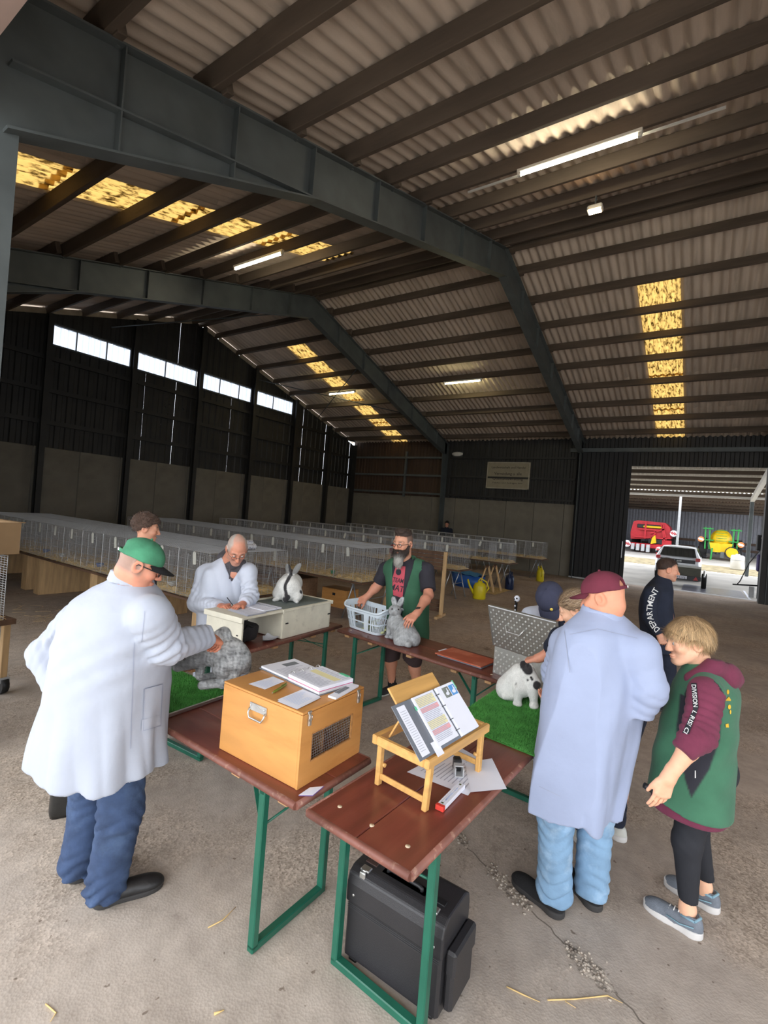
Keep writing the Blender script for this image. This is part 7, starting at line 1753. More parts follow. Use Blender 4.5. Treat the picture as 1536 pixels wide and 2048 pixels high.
# -- black and white rabbit on the right mat
DR = 3.27
def rr_sdf(P):
    w_ = lambda x, y, d=0: W(x, y, DR+d)
    d = U(.035, rc(P, w_(1041, 1350, .03), w_(1022, 1376, .08), .078, .10), ell(P, w_(1046, 1372, -.02), (.066, .066, .075)))
    d = smin(d, rc(P, w_(1056, 1347, -.03), w_(1072, 1366, -.07), .054, .036), .02); d = smin(d, ell(P, w_(1064, 1364, -.06), (.044, .044, .036)), .015)
    for (x0, y0, x1, y1, dd) in ((1037, 1378, 1035, 1405, -.05), (1066, 1378, 1068, 1408, -.08)):
        d = U(.015, d, rc(P, w_(x0, y0, dd), w_(x1, y1, dd), .036, .024), ell(P, w_(x1, y1+4, dd-.012), (.030, .030, .022)))
    d = smin(d, ell(P, w_(1014, 1380, .06), (.07, .07, .06)), .02); d = smin(d, rc(P, w_(1024, 1391, .01), w_(1010, 1393, .0), .026, .022), .012)
    d = smin(d, rc(P, w_(1086, 1380, .0), w_(1092, 1396, -.02), .045, .04), .02)
    for k in (-1, 1):
        for (x1, y1, dd) in ((1035, 1409, -.05), (1068, 1412, -.08)): d = smax(d, -rc(P, w_(x1+k*2.2, y1+3, dd-.045), w_(x1+k*2.2, y1-3, dd-.04), .0022, .0012), .003)
    d = smax(d, .779-P[:, 2], .004)
    d = np.minimum(d, smin(earp(P, w_(1050, 1340, -.05), w_(1047, 1322, .0), .030, (.559, -.829, 0), (-.83, -.56, 0)), earp(P, w_(1055, 1340, -.06), w_(1061, 1328, -.03), .026, (.559, -.829, 0), (-.83, -.56, 0)), .006))
    return d
def rr_ear(v): 
    return np.clip((.034-np.minimum(np.linalg.norm(v-W(1049, 1330, DR-.03), axis=1), np.linalg.norm(v-W(1056, 1339, DR-.07), axis=1)))/.006+.5, 0, 1)
rabbit('white rabbit with black ears, eye patches and nose sitting on the right green mat', tuple(V(3.30, .95, .779)), rr_sdf, [W(1004, 1394, DR), W(1096, 1400, DR), W(1050, 1320, DR), W(1036, 1416, DR-.1)], .11,
       spot_col(rr_ear, [(W(1053, 1334, DR-.05), .036), (W(1047, 1324, DR), .03), (W(1061, 1353, DR-.10), .013), (W(1064, 1358, DR-.10), .013), (W(1056, 1360, DR-.08), .009), (W(1075, 1371, DR-.11), .030), (W(1030, 1366, DR-.06), .012), (W(1044, 1395, DR+.02), .012)]), .0055, 6500, .011, nrm(V(-.1, .2, -1)), [(W(1062, 1355, DR-.098), .0075)], 6)
# ================================================================== rows of wire show cages, tags, straw and clutter
M_wire = mat('galvanised_wire', (.52, .53, .54), .45, .45, var=.1)
M_straw = mat('golden_straw', (.66, .47, .20), .8, var=.3, vs=14)
M_board = mat('brown_plank', (.12, .065, .038), .8, var=.3, vs=5, stretch=(2, .3, 1), bump=.15, bs=25)
M_pine = mat('raw_pine', (.55, .36, .18), .75, var=.18, vs=5, stretch=(4, 4, .5), bump=.08, bs=30)
M_chip = mat('chipboard_panel', (.30, .17, .09), .85, var=.2, vs=20)
M_tag = mat('cream_card_tag', (.62, .62, .55), .8, var=.05)
CW, CDp, CH = .65, .65, .60
def wires(m, o, ax, ay, L1, L2, p1, p2, r=.0019):
    o, ax, ay = map(lambda a: np.asarray(a, float), (o, ax, ay))
    for a in np.arange(0, L1+1e-6, L1/max(1, round(L1/p1))): m.tube([o+ax*a, o+ax*a+ay*L2], r, 4, False, False)
    for b in np.arange(0, L2+1e-6, L2/max(1, round(L2/p2))): m.tube([o+ay*b, o+ay*b+ax*L1], r, 4, False, False)
CG = {}
def cage_meshes():
    m = MB(); wires(m, (0, 0, 0), (0, 1, 0), (0, 0, 1), CW, CH, .026, .12); CG['front'] = m.mesh('wire_front', M_wire)
    m = MB(); wires(m, (CDp, 0, 0), (0, 1, 0), (0, 0, 1), CW, CH, .05, .05); CG['back'] = m.mesh('wire_back', M_wire)
    m = MB(); wires(m, (0, 0, 0), (1, 0, 0), (0, 0, 1), CDp, CH, .10, .022); CG['side'] = m.mesh('wire_side', M_wire)
    m = MB(); wires(m, (0, 0, CH), (1, 0, 0), (0, 1, 0), CDp, CW, .026, .05); CG['top'] = m.mesh('wire_top', M_wire)
    m = MB()
    for p, q in (((0, 0, CH), (0, CW, CH)), ((CDp, 0, CH), (CDp, CW, CH)), ((0, 0, 0), (0, 0, CH)), ((0, CW, 0), (0, CW, CH)), ((0, 0, .02), (0, CW, .02)), ((0, .2, .05), (0, .2, CH-.05)), ((0, .45, .05), (0, .45, CH-.05))): m.tube([p, q], .0032, 5, False)
    CG['frame'] = m.mesh('cage_frame', M_wire)
cage_meshes()
def straw_mesh(seed, n, lx, ly, h=.09, over=.07, ln=.18, z0=.008, dens=.022):
    r = np.random.default_rng(seed); m = MB()
    nx, ny = 9, 9; g = [[V(lx*i/nx, ly*j/ny, z0+(dens if 0 < i < nx and 0 < j < ny else -.004)*r.uniform(.6, 3.0)) for j in range(ny+1)] for i in range(nx+1)]
    m.grid(g, False, True)
    c_ = np.c_[r.uniform(-over, lx, n), r.uniform(0, ly, n), z0+h*r.random(n)**1.8]; a = r.random(n)*6.28; e = r.normal(0, .22, n); L_ = ln*(.4+.7*r.random(n))
    d = np.c_[np.cos(a)*np.cos(e), np.sin(a)*np.cos(e), np.sin(e)]*L_[:, None]/2; s_ = np.c_[-np.sin(a), np.cos(a), 0*a]*.0022; up = np.array([0, 0, .0026])
    vs = np.stack([c_-d-s_, c_-d+s_, c_-d+up, c_+d-s_, c_+d+s_, c_+d+up], 1).reshape(-1, 3); vs[:, 2] = np.maximum(vs[:, 2], z0); vs[:, 0] = np.clip(vs[:, 0], -over, lx-.01); vs[:, 1] = np.clip(vs[:, 1], .01, ly-.01)
    fs = []
    for k in range(n):
        b = 6*k; fs += [(b, b+3, b+5, b+2), (b+2, b+5, b+4, b+1)]
    m.add(vs, fs, False); return m.mesh('straw', M_straw)
STRAW = [straw_mesh(20+i, 170, CDp, CW) for i in range(4)]
ORD = ['first', 'second', 'third', 'fourth', 'fifth', 'sixth', 'seventh', 'eighth', 'ninth', 'tenth', 'eleventh', 'twelfth', 'thirteenth', 'fourteenth', 'fifteenth']
ROWN = ['nearest', 'second', 'third', 'fourth', 'farthest']
def cage(label, x, y, z, group, flip=False, straw=True, seed=0):
    t = thing('wire_cage', label, 'cage', (x+(CDp if flip else 0), y+(CW if flip else 0), z), math.pi if flip else 0, group)
    for nm, k in (('wire_front', 'front'), ('wire_back', 'back'), ('wire_top', 'top')): link(nm, CG[k], t)['kind'] = 'stuff'
    link('wire_side', CG['side'], t)['kind'] = 'stuff'
    s_ = link('wire_side', CG['side'], t); s_['kind'] = 'stuff'; s_.location = (0, CW-.003, 0)
    link('cage_frame', CG['frame'], t)['kind'] = 'stuff'
    if straw: link('straw', STRAW[seed % 4], t)['kind'] = 'stuff'
    return t
mt = MB(); mt.prism([(-.026, -.135), (.026, -.135), (.026, -.022), (.014, -.004), (-.014, -.004), (-.026, -.022)], (-.0025, 0, 0), (0, 0, 0), (0, 1, 0), (0, 0, 1)); ME_TAG = mt.mesh('card', M_tag)
mt = MB(); mt.tube([(0, 0, -.012), (-.006, 0, .006), (.004, 0, .014)], .0014, 4); ME_CLIP = mt.mesh('wire_clip', M_wire)
mt = MB(); mt.lathe([(.001, 0), (.004, 0)], (0, 0, 0), 6); mt.v[-1] = mt.v[-1][:, [2, 0, 1]]+V(-.0032, 0, -.018); ME_HOLE = mt.mesh('eyelet', M_black)
def tagcard(label, x, y, z, group, tilt=0.0, sc=1.25):
    t = thing('cage_tag', label, 'tag', (x, y, z), 0, group); t.rotation_euler = (tilt, 0, 0); t.scale = (sc, sc, sc)
    link('card', ME_TAG, t); link('wire_clip', ME_CLIP, t); link('eyelet', ME_HOLE, t); return t
def ctable(label, x, y, z, L_, D_, kind, group='plank tables under the cages'):
    t = thing('cage_table', label, 'table', (x, y, 0), 0, group)
    n = max(2, int(D_/.22)); 
    for k in range(n):
        m = MB(); m.rbox((D_*(k+.5)/n, L_/2, z-.016), (D_/n-.006, L_, .030), .003); m.build('plank', M_board, t)
    for yy in (.28, L_-.28):
        if kind == 'panel':
            m = MB(); m.rbox((D_/2, yy, (z-.03)/2), (D_*.86, .22, z-.035), .004); m.build('panel_leg', M_pine, t)
        else:
            for k, xx in enumerate((.12, D_-.12)):
                m = MB(); m.tube([(xx, yy, z-.05), (xx, yy-.20, 0)], .014, 6); m.build('trestle_leg', M_galv, t)
                m = MB(); m.tube([(xx, yy, z-.05), (xx, yy+.20, 0)], .014, 6); m.build('trestle_leg', M_galv, t)
            m = MB(); m.tube([(.08, yy, z-.048), (D_-.08, yy, z-.048)], .016, 6); m.build('trestle_bar', M_galv, t)
            m = MB(); m.tube([(.12, yy-.1, z/2), (D_-.12, yy-.1, z/2)], .008, 6); m.build('trestle_bar', M_galv, t)
    return t
rt = random.Random(11)
ZT = .715
ROWS = [(0, 3.72, 5.02, 12, 2, 'panel'), (1, 6.85, 4.98, 12, 2, 'trestle'), (2, 10.75, 4.95, 14, 1, 'trestle'), (3, 14.35, 4.95, 14, 1, 'trestle'), (4, 17.75, 4.9, 14, 1, 'trestle')]
for ri, xf, y0, n, banks, kind in ROWS:
    for b in range(banks):
        for k in range(n):
            side = 'front bank' if b == 0 else 'rear bank'
            lb = f'{ORD[k]} wire cage from the aisle end of the {ROWN[ri]} row' + ('' if banks == 1 else f', {side}')
            cage(lb, xf+b*(CDp+.01), y0+k*(CW+.008), ZT+.001, f'wire cages in the {ROWN[ri]} row', b == 1, True, k+ri)
            if b == 0 or k % 3 == 0:
                xx = xf-.006 if b == 0 else xf+2*CDp+.025
                if ri == 0 and k == 0: pass
                tagcard((f'cream card tag on the {ORD[k]} cage from the aisle end of the {ROWN[ri]} row' if b == 0 else f'card tag on the far side of the {ORD[k]} cage of the {ROWN[ri]} row'), xx, y0+k*(CW+.008)+.32+rt.uniform(-.06, .06), ZT+CH-.005, f'card tags on the {ROWN[ri]} row', rt.choice([0, 0, .0, .28, -.12]))
    L_ = 4*(CW+.008); j = 0
    while j*4 < n:
        LL = min(4, n-4*j)*(CW+.008); ctable(f'{ORD[j]} plank table from the aisle under the {ROWN[ri]} cage row', xf-.06, y0-.06+j*L_+(.0 if j == 0 else .06), ZT, LL-.01+(.06 if j == 0 else 0), banks*(CDp+.01)+.12, kind); j += 1
# straw spilling over the near table edges
M_white = mat('white_ceramic', (.66, .66, .62), .35, var=.04); M_bluep = mat('blue_plastic', (.03, .12, .42), .4)
def loose_straw(label, c_, lx, ly, n, seed, h=.03):
    t = thing('loose_straw', label, 'straw', c_, 0, None, 'stuff'); r = np.random.default_rng(seed); m = MB()
    for k in range(n):
        p = V(r.uniform(-lx, lx), r.uniform(-ly, ly), .002+h*r.random()**2); a = r.random()*6.28; d = V(math.cos(a), math.sin(a), r.normal(0, .12))*r.uniform(.04, .11); q0, q1 = p-d, p+d; q0[2] = max(q0[2], .0015); q1[2] = max(q1[2], .0015); m.tube([q0, (p+V(0, 0, .002)), q1], .0016, 4, False, False)
    o = m.build('stalks', M_straw, t); o['kind'] = 'stuff'; return t
loose_straw('straw spilt on the floor beside the second cage row', (7.3, 4.35, 0), .9, .35, 70, 1); loose_straw('straw spilt on the floor before the nearest cage row', (3.3, 7.6, 0), .35, 1.6, 60, 2)
# feed bowls and cups
def bowl(label, x, y, z, M, r=.055, h=.055):
    t = thing('feed_bowl', label, 'bowl', (x, y, z), 0, 'feed bowls in the cages')
    m = MB(); m.lathe([(0, .004), (r*.7, .004), (r*.95, h), (r, h), (r*.8, 0), (0, 0)], (0, 0, 0), 14); m.build('bowl_body', M, t)
    m = MB(); m.lathe([(0, h*.55), (r*.82, h*.55)], (0, 0, 0), 12); m.build('feed', M_chip, t)
for k, (cy_, M_, lb) in enumerate(((1, M_white, 'white feed bowl in the second cage of the nearest row'), (3, M_white, 'white feed bowl in the fourth cage of the nearest row'), (4, M_bluep, 'blue feed bowl in the fifth cage of the nearest row'), (6, M_white, 'white feed bowl in the seventh cage of the nearest row'), (7, M_bluep, 'blue feed bowl in the eighth cage of the nearest row'))):
    bowl(lb, 3.72+.13, 5.02+cy_*.658+.3, ZT+.05, M_)
bowl('small green drinking cup in the second cage of the second row', 6.95, 4.98+.75, ZT+.05, mat('green_plastic', (.01, .25, .08), .4), .045, .06)
# patterned plastic sheeting bundled on a cage top
t = thing('plastic_bundle', 'crumpled white patterned plastic bags lying on the nearest row of cages', 'bag', (4.42, 5.2, ZT+CH+.004))
M_plb = mat('white_patterned_plastic', (.62, .62, .64), .4, var=.15, vs=20, col2=(.25, .25, .32), c2s=22, c2lo=.55, c2hi=.6)
for k, (dx, dy, l_, r_) in enumerate(((0, 0, .30, .05), (.06, .07, .26, .055), (-.05, .06, .22, .045), (.02, .05, .2, .05))):
    m = MB(); m.grid([[V(dx+l_*(i/6-.5)*(1 if k % 2 else .9), dy+r_*math.cos(a)*(1+.12*math.sin(5*a+i+k)), .048+(.05 if k == 3 else 0)+r_*.8*math.sin(a)*(1+.12*math.cos(4*a-i))) for a in np.linspace(0, 2*math.pi, 13)] for i in range(7)], True, True); m.build('bag_roll', M_plb, t)
# wooden carrier, cartons and other things under the second row
def simplebox(name, label, cat, c_, s_, M, rz=0.0, fit=True, group=None):
    t = thing(name, label, cat, c_, rz, group); th_ = .012
    m = MB(); m.rbox((0, 0, s_[2]/2-.006), (s_[0], s_[1], s_[2]-.012), .004); m.build('box_body', M, t); m = MB(); m.rbox((0, 0, s_[2]-.004), (s_[0]+.004, s_[1]+.004, .012), .003); m.build('lid', M, t)
    if fit:
        m = MB(); m.rbox((-s_[0]/2-.004, 0, s_[2]*.72), (.008, .07, .05), .003); m.build('latch', M_dgrey, t)
    return t
simplebox('wooden_carrier', 'pale wooden carrier with latch on the floor under the second cage row', 'box', (7.75, 6.15, 0), (.42, .62, .36), M_ply, R(2))
simplebox('carton', 'brown carton on the floor under the second cage row left of the carrier', 'box', (7.7, 7.25, 0), (.5, .6, .45), M_chip, R(-3), False); simplebox('carton', 'brown carton far under the second cage row', 'box', (7.6, 8.4, 0), (.5, .7, .4), M_chip, 0, False)
# rack of brown slats with pale posts behind the bearded man
t = thing('slatted_rack', 'folded brown slatted bench rack with pale posts behind the bearded man', 'rack', (8.50, 4.86, 0), R(-83))
for x in (-.62, .62):
    m = MB(); m.bar((x, 0, 0), (x+.02, -.04, 1.30), .07, .05, (0, 1, 0), .004); m.build('post', M_pine, t)
    m = MB(); m.bar((x, -.28, .03), (x, .22, .03), .06, .05, (0, 0, 1), .004); m.build('foot', M_pine, t)
for k in range(5): m = MB(); m.rbox((0, .0, 1.26-.075*k), (1.20, .03, .065), .006); m.build('slat', M_board, t)
for k in range(3): m = MB(); m.rbox((0, .05, .30-.085*k), (1.20, .03, .07), .006); m.build('slat', M_board, t)
t = thing('red_bag', 'red bag with white lettering hanging by the bearded man', 'bag', (8.40, 5.30, 1.14), R(-83)); m = MB(); m.grid(blob((.14, .05, .10), seed=4), True, True); m.build('bag_body', mat('red_cloth', (.25, .015, .022), .8, var=.2), t); m = MB(); m.tube([(-.06, 0, .19), (-.05, 0, .30), (.04, 0, .31), (.06, 0, .19)], .012, 6); m.build('bag_handle', M_tag, t)
put_text('lettering', 'TV', .11, V(-.07, -.056, .06), (1, 0, 0), (0, 0, 1), M_lett, t, True, .13, .004, world=False)
# watering jugs
M_yjug = mat('yellow_plastic', (.62, .50, .015), .4, var=.1); M_bjug = mat('dark_blue_plastic', (.01, .02, .06), .4)
def jug(label, x, y, M, rz=0, sc=1.0):
    t = thing('watering_can', label, 'can', (x, y, 0), rz); t.scale = (sc,)*3
    m = MB(); m.lathe([(0, 0), (.11, 0), (.125, .02), (.125, .24), (.10, .30), (.05, .32), (.045, .35), (.035, .35)], (0, 0, 0), 16, 1, .75); m.build('body', M, t)
    m = MB(); m.tube([(.11, 0, .10), (.20, 0, .25), (.24, 0, .36)], [.03, .022, .018], 8); m.build('spout', M, t); m = MB(); m.tube([(-.11, 0, .12), (-.17, 0, .22), (-.12, 0, .34), (.0, 0, .40), (.04, 0, .34)], .014, 8); m.build('handle', M, t)
jug('yellow watering can on the floor right of the bearded man', 11.4, 4.62, M_yjug, R(120), 1.3); jug('yellow watering can far back near the sliding door', 17.05, 4.72, M_yjug, R(30), 1.35); jug('dark blue watering can beside the fourth cage row trestles', 13.9, 4.72, M_bjug, R(10), 1.35)
t = thing('blue_tub', 'blue plastic tub with blue sheeting on the floor under the fourth cage row', 'tub', (13.2, 5.75, 0), R(75)); m = MB(); m.lathe([(0, .01), (.36, .01), (.42, .34), (.45, .36), (.40, .0), (0, 0)], (0, 0, 0), 20, 1.3, .8); m.build('tub_body', M_bluep, t)
m = MB(); m.grid([[V(.55*(i/6-.5)*1.9, .34*(j/6-.5)*1.9, .36+.10*math.exp(-((i-3)**2+(j-3)**2)/6)+.02*math.sin(3*i+2*j)) for j in range(7)] for i in range(7)], True, True); m.build('sheeting', mat('light_blue_sheeting', (.05, .24, .50), .35, var=.2), t)
for k, (x, y) in enumerate(((12.9, 5.05), (13.35, 5.0))):
    t = thing('wooden_trestle', f'brown wooden trestle standing at the aisle end beside the blue tub, {"left" if k == 0 else "right"} one', 'trestle', (x, y, 0), R(20))
    for sx in (-.2, .2):
        for sy in (-1, 1): m = MB(); m.bar((sx, sy*.22, 0), (sx*.6, sy*.03, .69), .04, .035); m.build('leg', M_pine, t)
    m = MB(); m.rbox((0, 0, .69), (.6, .08, .04), .005); m.build('bar', M_board, t); m = MB(); m.bar((-.18, -.15, .2), (.18, -.15, .2), .03, .03); m.build('stretcher', M_board, t)
t = thing('straw_patch', 'trodden straw on the floor under the brown trestles', 'straw', (13.1, 5.0, 0), kind='stuff'); m = MB(); m.grid([[V(.9*(i/8-.5)*1.5, .5*(j/6-.5)*1.6, .004+.012*rt.random()) for j in range(7)] for i in range(9)], False, True); m.build('stalks', M_straw, t)['kind'] = 'stuff'
# cage trolley with carton at the left edge
t = thing('trolley', 'wooden trolley table with black wheels at the left edge', 'trolley', (1.40, 5.72, 0), R(8))
m = MB(); m.rbox((0, 0, .68), (.86, .82, .05), .004); m.build('deck', M_board, t)
for sx in (-1, 1):
    for sy in (-1, 1):
        m = MB(); m.rbox((sx*.37, sy*.36, .38), (.06, .05, .56), .004); m.build('leg', M_pine, t); m = MB(); m.tube([(sx*.37-.03, sy*.36, .08), (sx*.37+.03, sy*.36, .08)], .08, 14); m.build('wheel', M_black, t); m = MB(); m.rbox((sx*.37, sy*.36, .13), (.09, .10, .05), .006); m.build('caster', M_lgrey, t)
c0 = cage('wire cage on the wooden trolley at the left edge', 1.05, 5.37, .707, None); c0.rotation_euler = (0, 0, R(98)); c0.location = (1.78, 5.39, .707)
cb2 = thing('carton', 'open tan carton on top of the wire cage at the left edge', 'box', (1.46, 5.70, .707+CH+.006), R(8)); M_card = mat('tan_cardboard', (.42, .27, .14), .85, var=.08)
for c_, s_ in (((0, -.30, .15), (.78, .012, .30)), ((0, .30, .15), (.78, .012, .30)), ((-.384, 0, .15), (.012, .6, .30)), ((.384, 0, .15), (.012, .6, .30)), ((0, 0, .006), (.76, .6, .012))): m = MB(); m.rbox(c_, s_, .002); m.build('carton_side', M_card, cb2)
m = MB(); m.rbox((.40, -.05, .30), (.06, .5, .008), .002); m.build('flap', M_card, cb2)
# black shopping bag behind the left man's legs
t = thing('shopping_bag', 'black shopping bag on the floor behind the left man\'s legs', 'bag', (1.50, 3.13, 0), R(-20)); M_blkbag = mat('black_bag_plastic', (.025, .024, .022), .4, var=.3, vs=10, bump=.3, bs=14)
m = MB(); m.grid([[V(rx*math.copysign(abs(math.cos(a))**.5, math.cos(a)), ry*math.copysign(abs(math.sin(a))**.5, math.sin(a))*(1+.06*math.sin(7*a)), z) for a in np.linspace(0, 2*math.pi, 21)] for rx, ry, z in ((.001, .001, .0), (.15, .065, .0), (.155, .07, .03), (.15, .07, .2), (.145, .055, .30), (.135, .045, .30), (.13, .04, .1))], True); m.build('bag_body', M_blkbag, t)
for sy in (-1, 1): m = MB(); m.tube([(-.06, sy*.05, .29), (-.05, sy*.05, .37), (.05, sy*.05, .37), (.06, sy*.05, .29)], .006, 6); m.build('handle', M_blkbag, t)
# single stalks lying on the foreground floor
def stalk(label, pts, r=.0028):
    p = [V(a, b, .004) for a, b in pts]; c_ = p[0].copy(); c_[2] = 0; t = thing('straw_stalk', label, 'straw', c_); m = MB(); m.tube([q-c_ for q in p], [r]*(len(p)-1)+[r*.4], 6); m.build('stalk', M_straw, t)
def gz(px, py): d_ = W(px, py, 1.0)-CAM0; return tuple((CAM0-d_*(CAMH/d_[2]))[:2])
stalk('long straw stalk on the floor at lower right, left piece', [gz(1013, 1975), gz(1050, 1993), gz(1080, 2006)]); stalk('long bent straw stalk on the floor at lower right, right piece', [gz(1095, 2002), gz(1150, 2000), gz(1215, 1993), gz(1245, 2008)]); stalk('short straw stalk crossing the long one at lower right', [gz(1130, 2004), gz(1152, 2018)], .002)
stalk('straw stalk on the floor left of the table legs', [gz(416, 1857), gz(445, 1842), gz(472, 1815)]); stalk('pale curled straw on the floor at bottom left', [gz(91, 2010), gz(112, 2028), gz(100, 2046)]); stalk('small dry leaf stalk on the floor at the bottom, left of the table leg', [gz(428, 2030), gz(448, 2022)], .005); stalk('yellow leaf stalk on the floor right of the left man', [gz(276, 1645), gz(286, 1636)], .006)
# ================================================================== yard, canopy, shed and machines beyond the far door
yard = MB()
def gzf(x): return 0 if x < 24 else (x-24)*.0375
g = [[V(x, y, gzf(x)) for y in np.linspace(-14, 16, 5)] for x in (XW+.3, 24, 30)]; yard.grid(g, False, True); tag(yard.build('yard_floor', M_yard), kind='structure')
y2 = MB(); y2.grid([[V(x, y, gzf(x)+.01) for y in np.linspace(-14, 16, 7)] for x in (30, 32, 34)], False, True); tag(y2.build('verge_strip', M_grass), kind='structure')
y3 = MB(); y3.grid([[V(x, y, gzf(x)) for y in np.linspace(-14, 16, 5)] for x in (34, 36.5, 48)], False, True); tag(y3.build('shed_floor', M_yard), kind='structure')
bounce_slab = MB(); bounce_slab.box((-14.6, 2, .004), (28.4, 60, .004)); tag(bounce_slab.build('yard_floor', mat('added_pale_bounce_slab', (.74, .70, .64), .9)), kind='structure')  # unseen pale slab added to bounce daylight up into the roof
t = thing('floor_marking', 'white painted line and grey plate on the yard before the far door', 'marking', (20.6, .5, .003)); m = MB(); m.box((0, -.6, .001), (.10, 2.6, .002)); m.box((1.6, -1.85, .001), (3.2, .07, .002)); m.build('painted_line', M_paper, t); m = MB(); m.box((1.5, -.8, .0006), (2.6, 1.9, .001)); m.build('grey_plate', mat('wet_grey_steel_plate', (.16, .16, .20), .3, var=.2), t)
M_cansh = mat('pale_canopy_sheet', (.40, .36, .30), .8, var=.1)
can = thing('canopy', 'corrugated canopy roof over the yard outside the far door', 'roof', (25.2, 1.5, 4.4), kind='structure')
cs = sheet_mesh(2.0, 1.06, 6, 6, .025).mesh('roof_sheet', M_cansh)
for i in range(5):
    for j in range(10): o = link('roof_sheet', cs, can); o.location = (XW+.4+i*1.95-25.2, -4.6+j*1.06-1.5, 5.05-i*.16-4.4+.1); o.rotation_euler = (0, math.atan(.16/1.95)*1.0, 0)
for i in range(7): m = MB(); m.rbox((XW+1.2+i*1.42-25.2, -.3, 4.93-i*.118-4.4), (.10, 10.6, .16), .005); m.build('purlin', M_purlin, can)
m = MB(); m.rbox((29.9-25.2, -.3, 4.12-4.4), (.14, 10.6, .16), .01); m.build('edge_beam', M_lampw, can)
m = MB(); m.bar((XW+.6-25.2, -1.75-1.5, 4.75-4.4), (29.9-25.2, -1.75-1.5, 4.02-4.4), .16, .22); m.build('sloped_beam', M_lampw, can)
for y, M_ in ((-1.75, M_steel),): m = MB(); m.bar((29.9-25.2, y-1.5, .23-4.4), (29.9-25.2, y-1.5, 4.05-4.4), .16, .16, (1, 0, 0), .01); m.build('post', M_, can)
sd = thing('machine_shed', 'open machine shed with grey sheet walls beyond the yard', 'building', (40, 2, .45), kind='structure')
M_shw = mat('grey_blue_sheet_wall', (.22, .23, .26), .7, var=.12)
for j in range(16): m = MB(); a = -9+j*1.3; clad(m, a, a+1.31, 44.5, lambda t_: .45, lambda t_: 4.0, 'y', .2); o = m.build('wall_sheet', M_shw, sd, world=True)
m = MB(); m.box((40, 6.9, 2.4), (9, .1, 4.2)); m.build('side_wall', M_shw, sd, world=True)
ss = sheet_mesh(9.3, 1.24, 7, 6, .025).mesh('roof_sheet', mat('brown_shed_roof', (.20, .15, .12), .9, var=.15))
for j in range(16): o = link('roof_sheet', ss, sd); o.location = (36.0-40, -9.4+j*1.24-2, 4.75-.45); o.rotation_euler = (0, math.atan(.09), 0)
for i in range(6): m = MB(); m.rbox((36.6+i*1.5, .5, 4.60-i*.135), (.09, 20, .14), .005); m.build('purlin', M_purlin, sd, world=True)
for y in (-4.5, 1.55, 7.0): m = MB(); m.bar((36.2, y, .45), (36.2, y, 4.7), .14, .14, (1, 0, 0), .01); m.build('post', M_galv, sd, world=True)
for z in (1.0, 1.5): 
    for y0 in (-7, -3.2, .6): m = MB(); m.rbox((43.6, y0+1.9, z+.2), (.3, 3.6, .18), .01); m.build('timber_rail', M_brownclad, sd, world=True)
M_rim = mat('machine_rim', (.45, .10, .08), .5); M_tyre = mat('black_tyre', (.012, .012, .012), .85, bump=.3, bs=30)
def wheel(par, c_, r, w_, M_r, ax=(0, 1, 0), name='wheel'):
    ax = nrm(ax); m = MB(); c_ = np.asarray(c_, float); e1 = nrm(np.cross(ax, (0, 0, 1))); e2 = np.cross(ax, e1)
    pr = ((-.5, .55), (-.5, .9), (-.38, 1.0), (.38, 1.0), (.5, .9), (.5, .55)); N_ = 20
    m.grid([[c_+ax*w_*u+(e1*math.cos(a)+e2*math.sin(a))*r*q for a in np.linspace(0, 2*math.pi, N_+1)] for u, q in pr], True)
    if r > .3:
        for k in range(18):
            a = 2*math.pi*k/18
            for s_ in (-1, 1): d_ = e1*math.cos(a+s_*.07)+e2*math.sin(a+s_*.07); m.bar(c_+d_*r*1.0+ax*.02*s_, c_+(e1*math.cos(a+.2)+e2*math.sin(a+.2))*r*1.0+ax*w_*.45*s_, .04, .03, d_)
    o = m.build(name, M_tyre, par, world=True)
    m = MB(); m.grid([[c_+ax*w_*u+(e1*math.cos(a)+e2*math.sin(a))*r*q for a in np.linspace(0, 2*math.pi, N_+1)] for u, q in ((-.42, .02), (-.30, .3), (-.42, .55), (.42, .55), (.30, .3), (.42, .02))], True); q = m.build('rim', M_r, o); q.data.transform(Matrix.Translation(-par.location)); return o
# --- white hatchback with a small box trailer
M_car = mat('white_car_paint', (.72, .74, .78), .25, .0, var=0, coat=.6); M_carb = mat('black_car_trim', (.015, .015, .018), .35, var=0); M_gl = mat('dark_car_glass', (.01, .012, .014), .06, var=0, spec=.8)
car = thing('car', 'white hatchback with dark rear window parked in the yard outside the far door', 'car', (26.4, .98, .06))
def car_sec(x):
    zb = np.interp(x, [-2, -1.7, 1.6, 2], [.42, .25, .25, .45]); zl = np.interp(x, [-2, -1.95, -1.5, 1.0, 1.9, 2], [.80, .98, 1.0, .96, .80, .7]); zr = np.interp(x, [-2, -1.93, -1.45, -.9, .2, .95, 1.0, 2], [.81, .99, 1.40, 1.46, 1.44, 1.0, .97, .71])
    wb_ = np.interp(x, [-2, -1.8, 1.6, 2], [.78, .87, .87, .70]); wr = np.interp(x, [-2, -1.9, -1.4, .2, .95, 2], [.76, .76, .62, .62, .72, .68])
    return [(-wb_*.95, zb), (-wb_, (zb+zl)/2), (-wb_*.97, zl), (-wr, max(zr-.02, zl+.003)), (-wr*.6, zr+.012), (0, zr+.02), (wr*.6, zr+.012), (wr, max(zr-.02, zl+.003)), (wb_*.97, zl), (wb_, (zb+zl)/2), (wb_*.95, zb)]
xs_ = [-2, -1.97, -1.9, -1.7, -1.45, -1.1, -.5, .2, .6, .95, 1.3, 1.7, 1.92, 2]; m = MB(); gg = [[V(x, a, b) for a, b in car_sec(x)] for x in xs_]
m.grid(gg, True, True); m.add([V(-2, a, b) for a, b in car_sec(-2)], [list(range(11))]); m.add([V(2, a, b) for a, b in car_sec(2)], [list(range(11))[::-1]]); m.build('car_body', M_car, car)
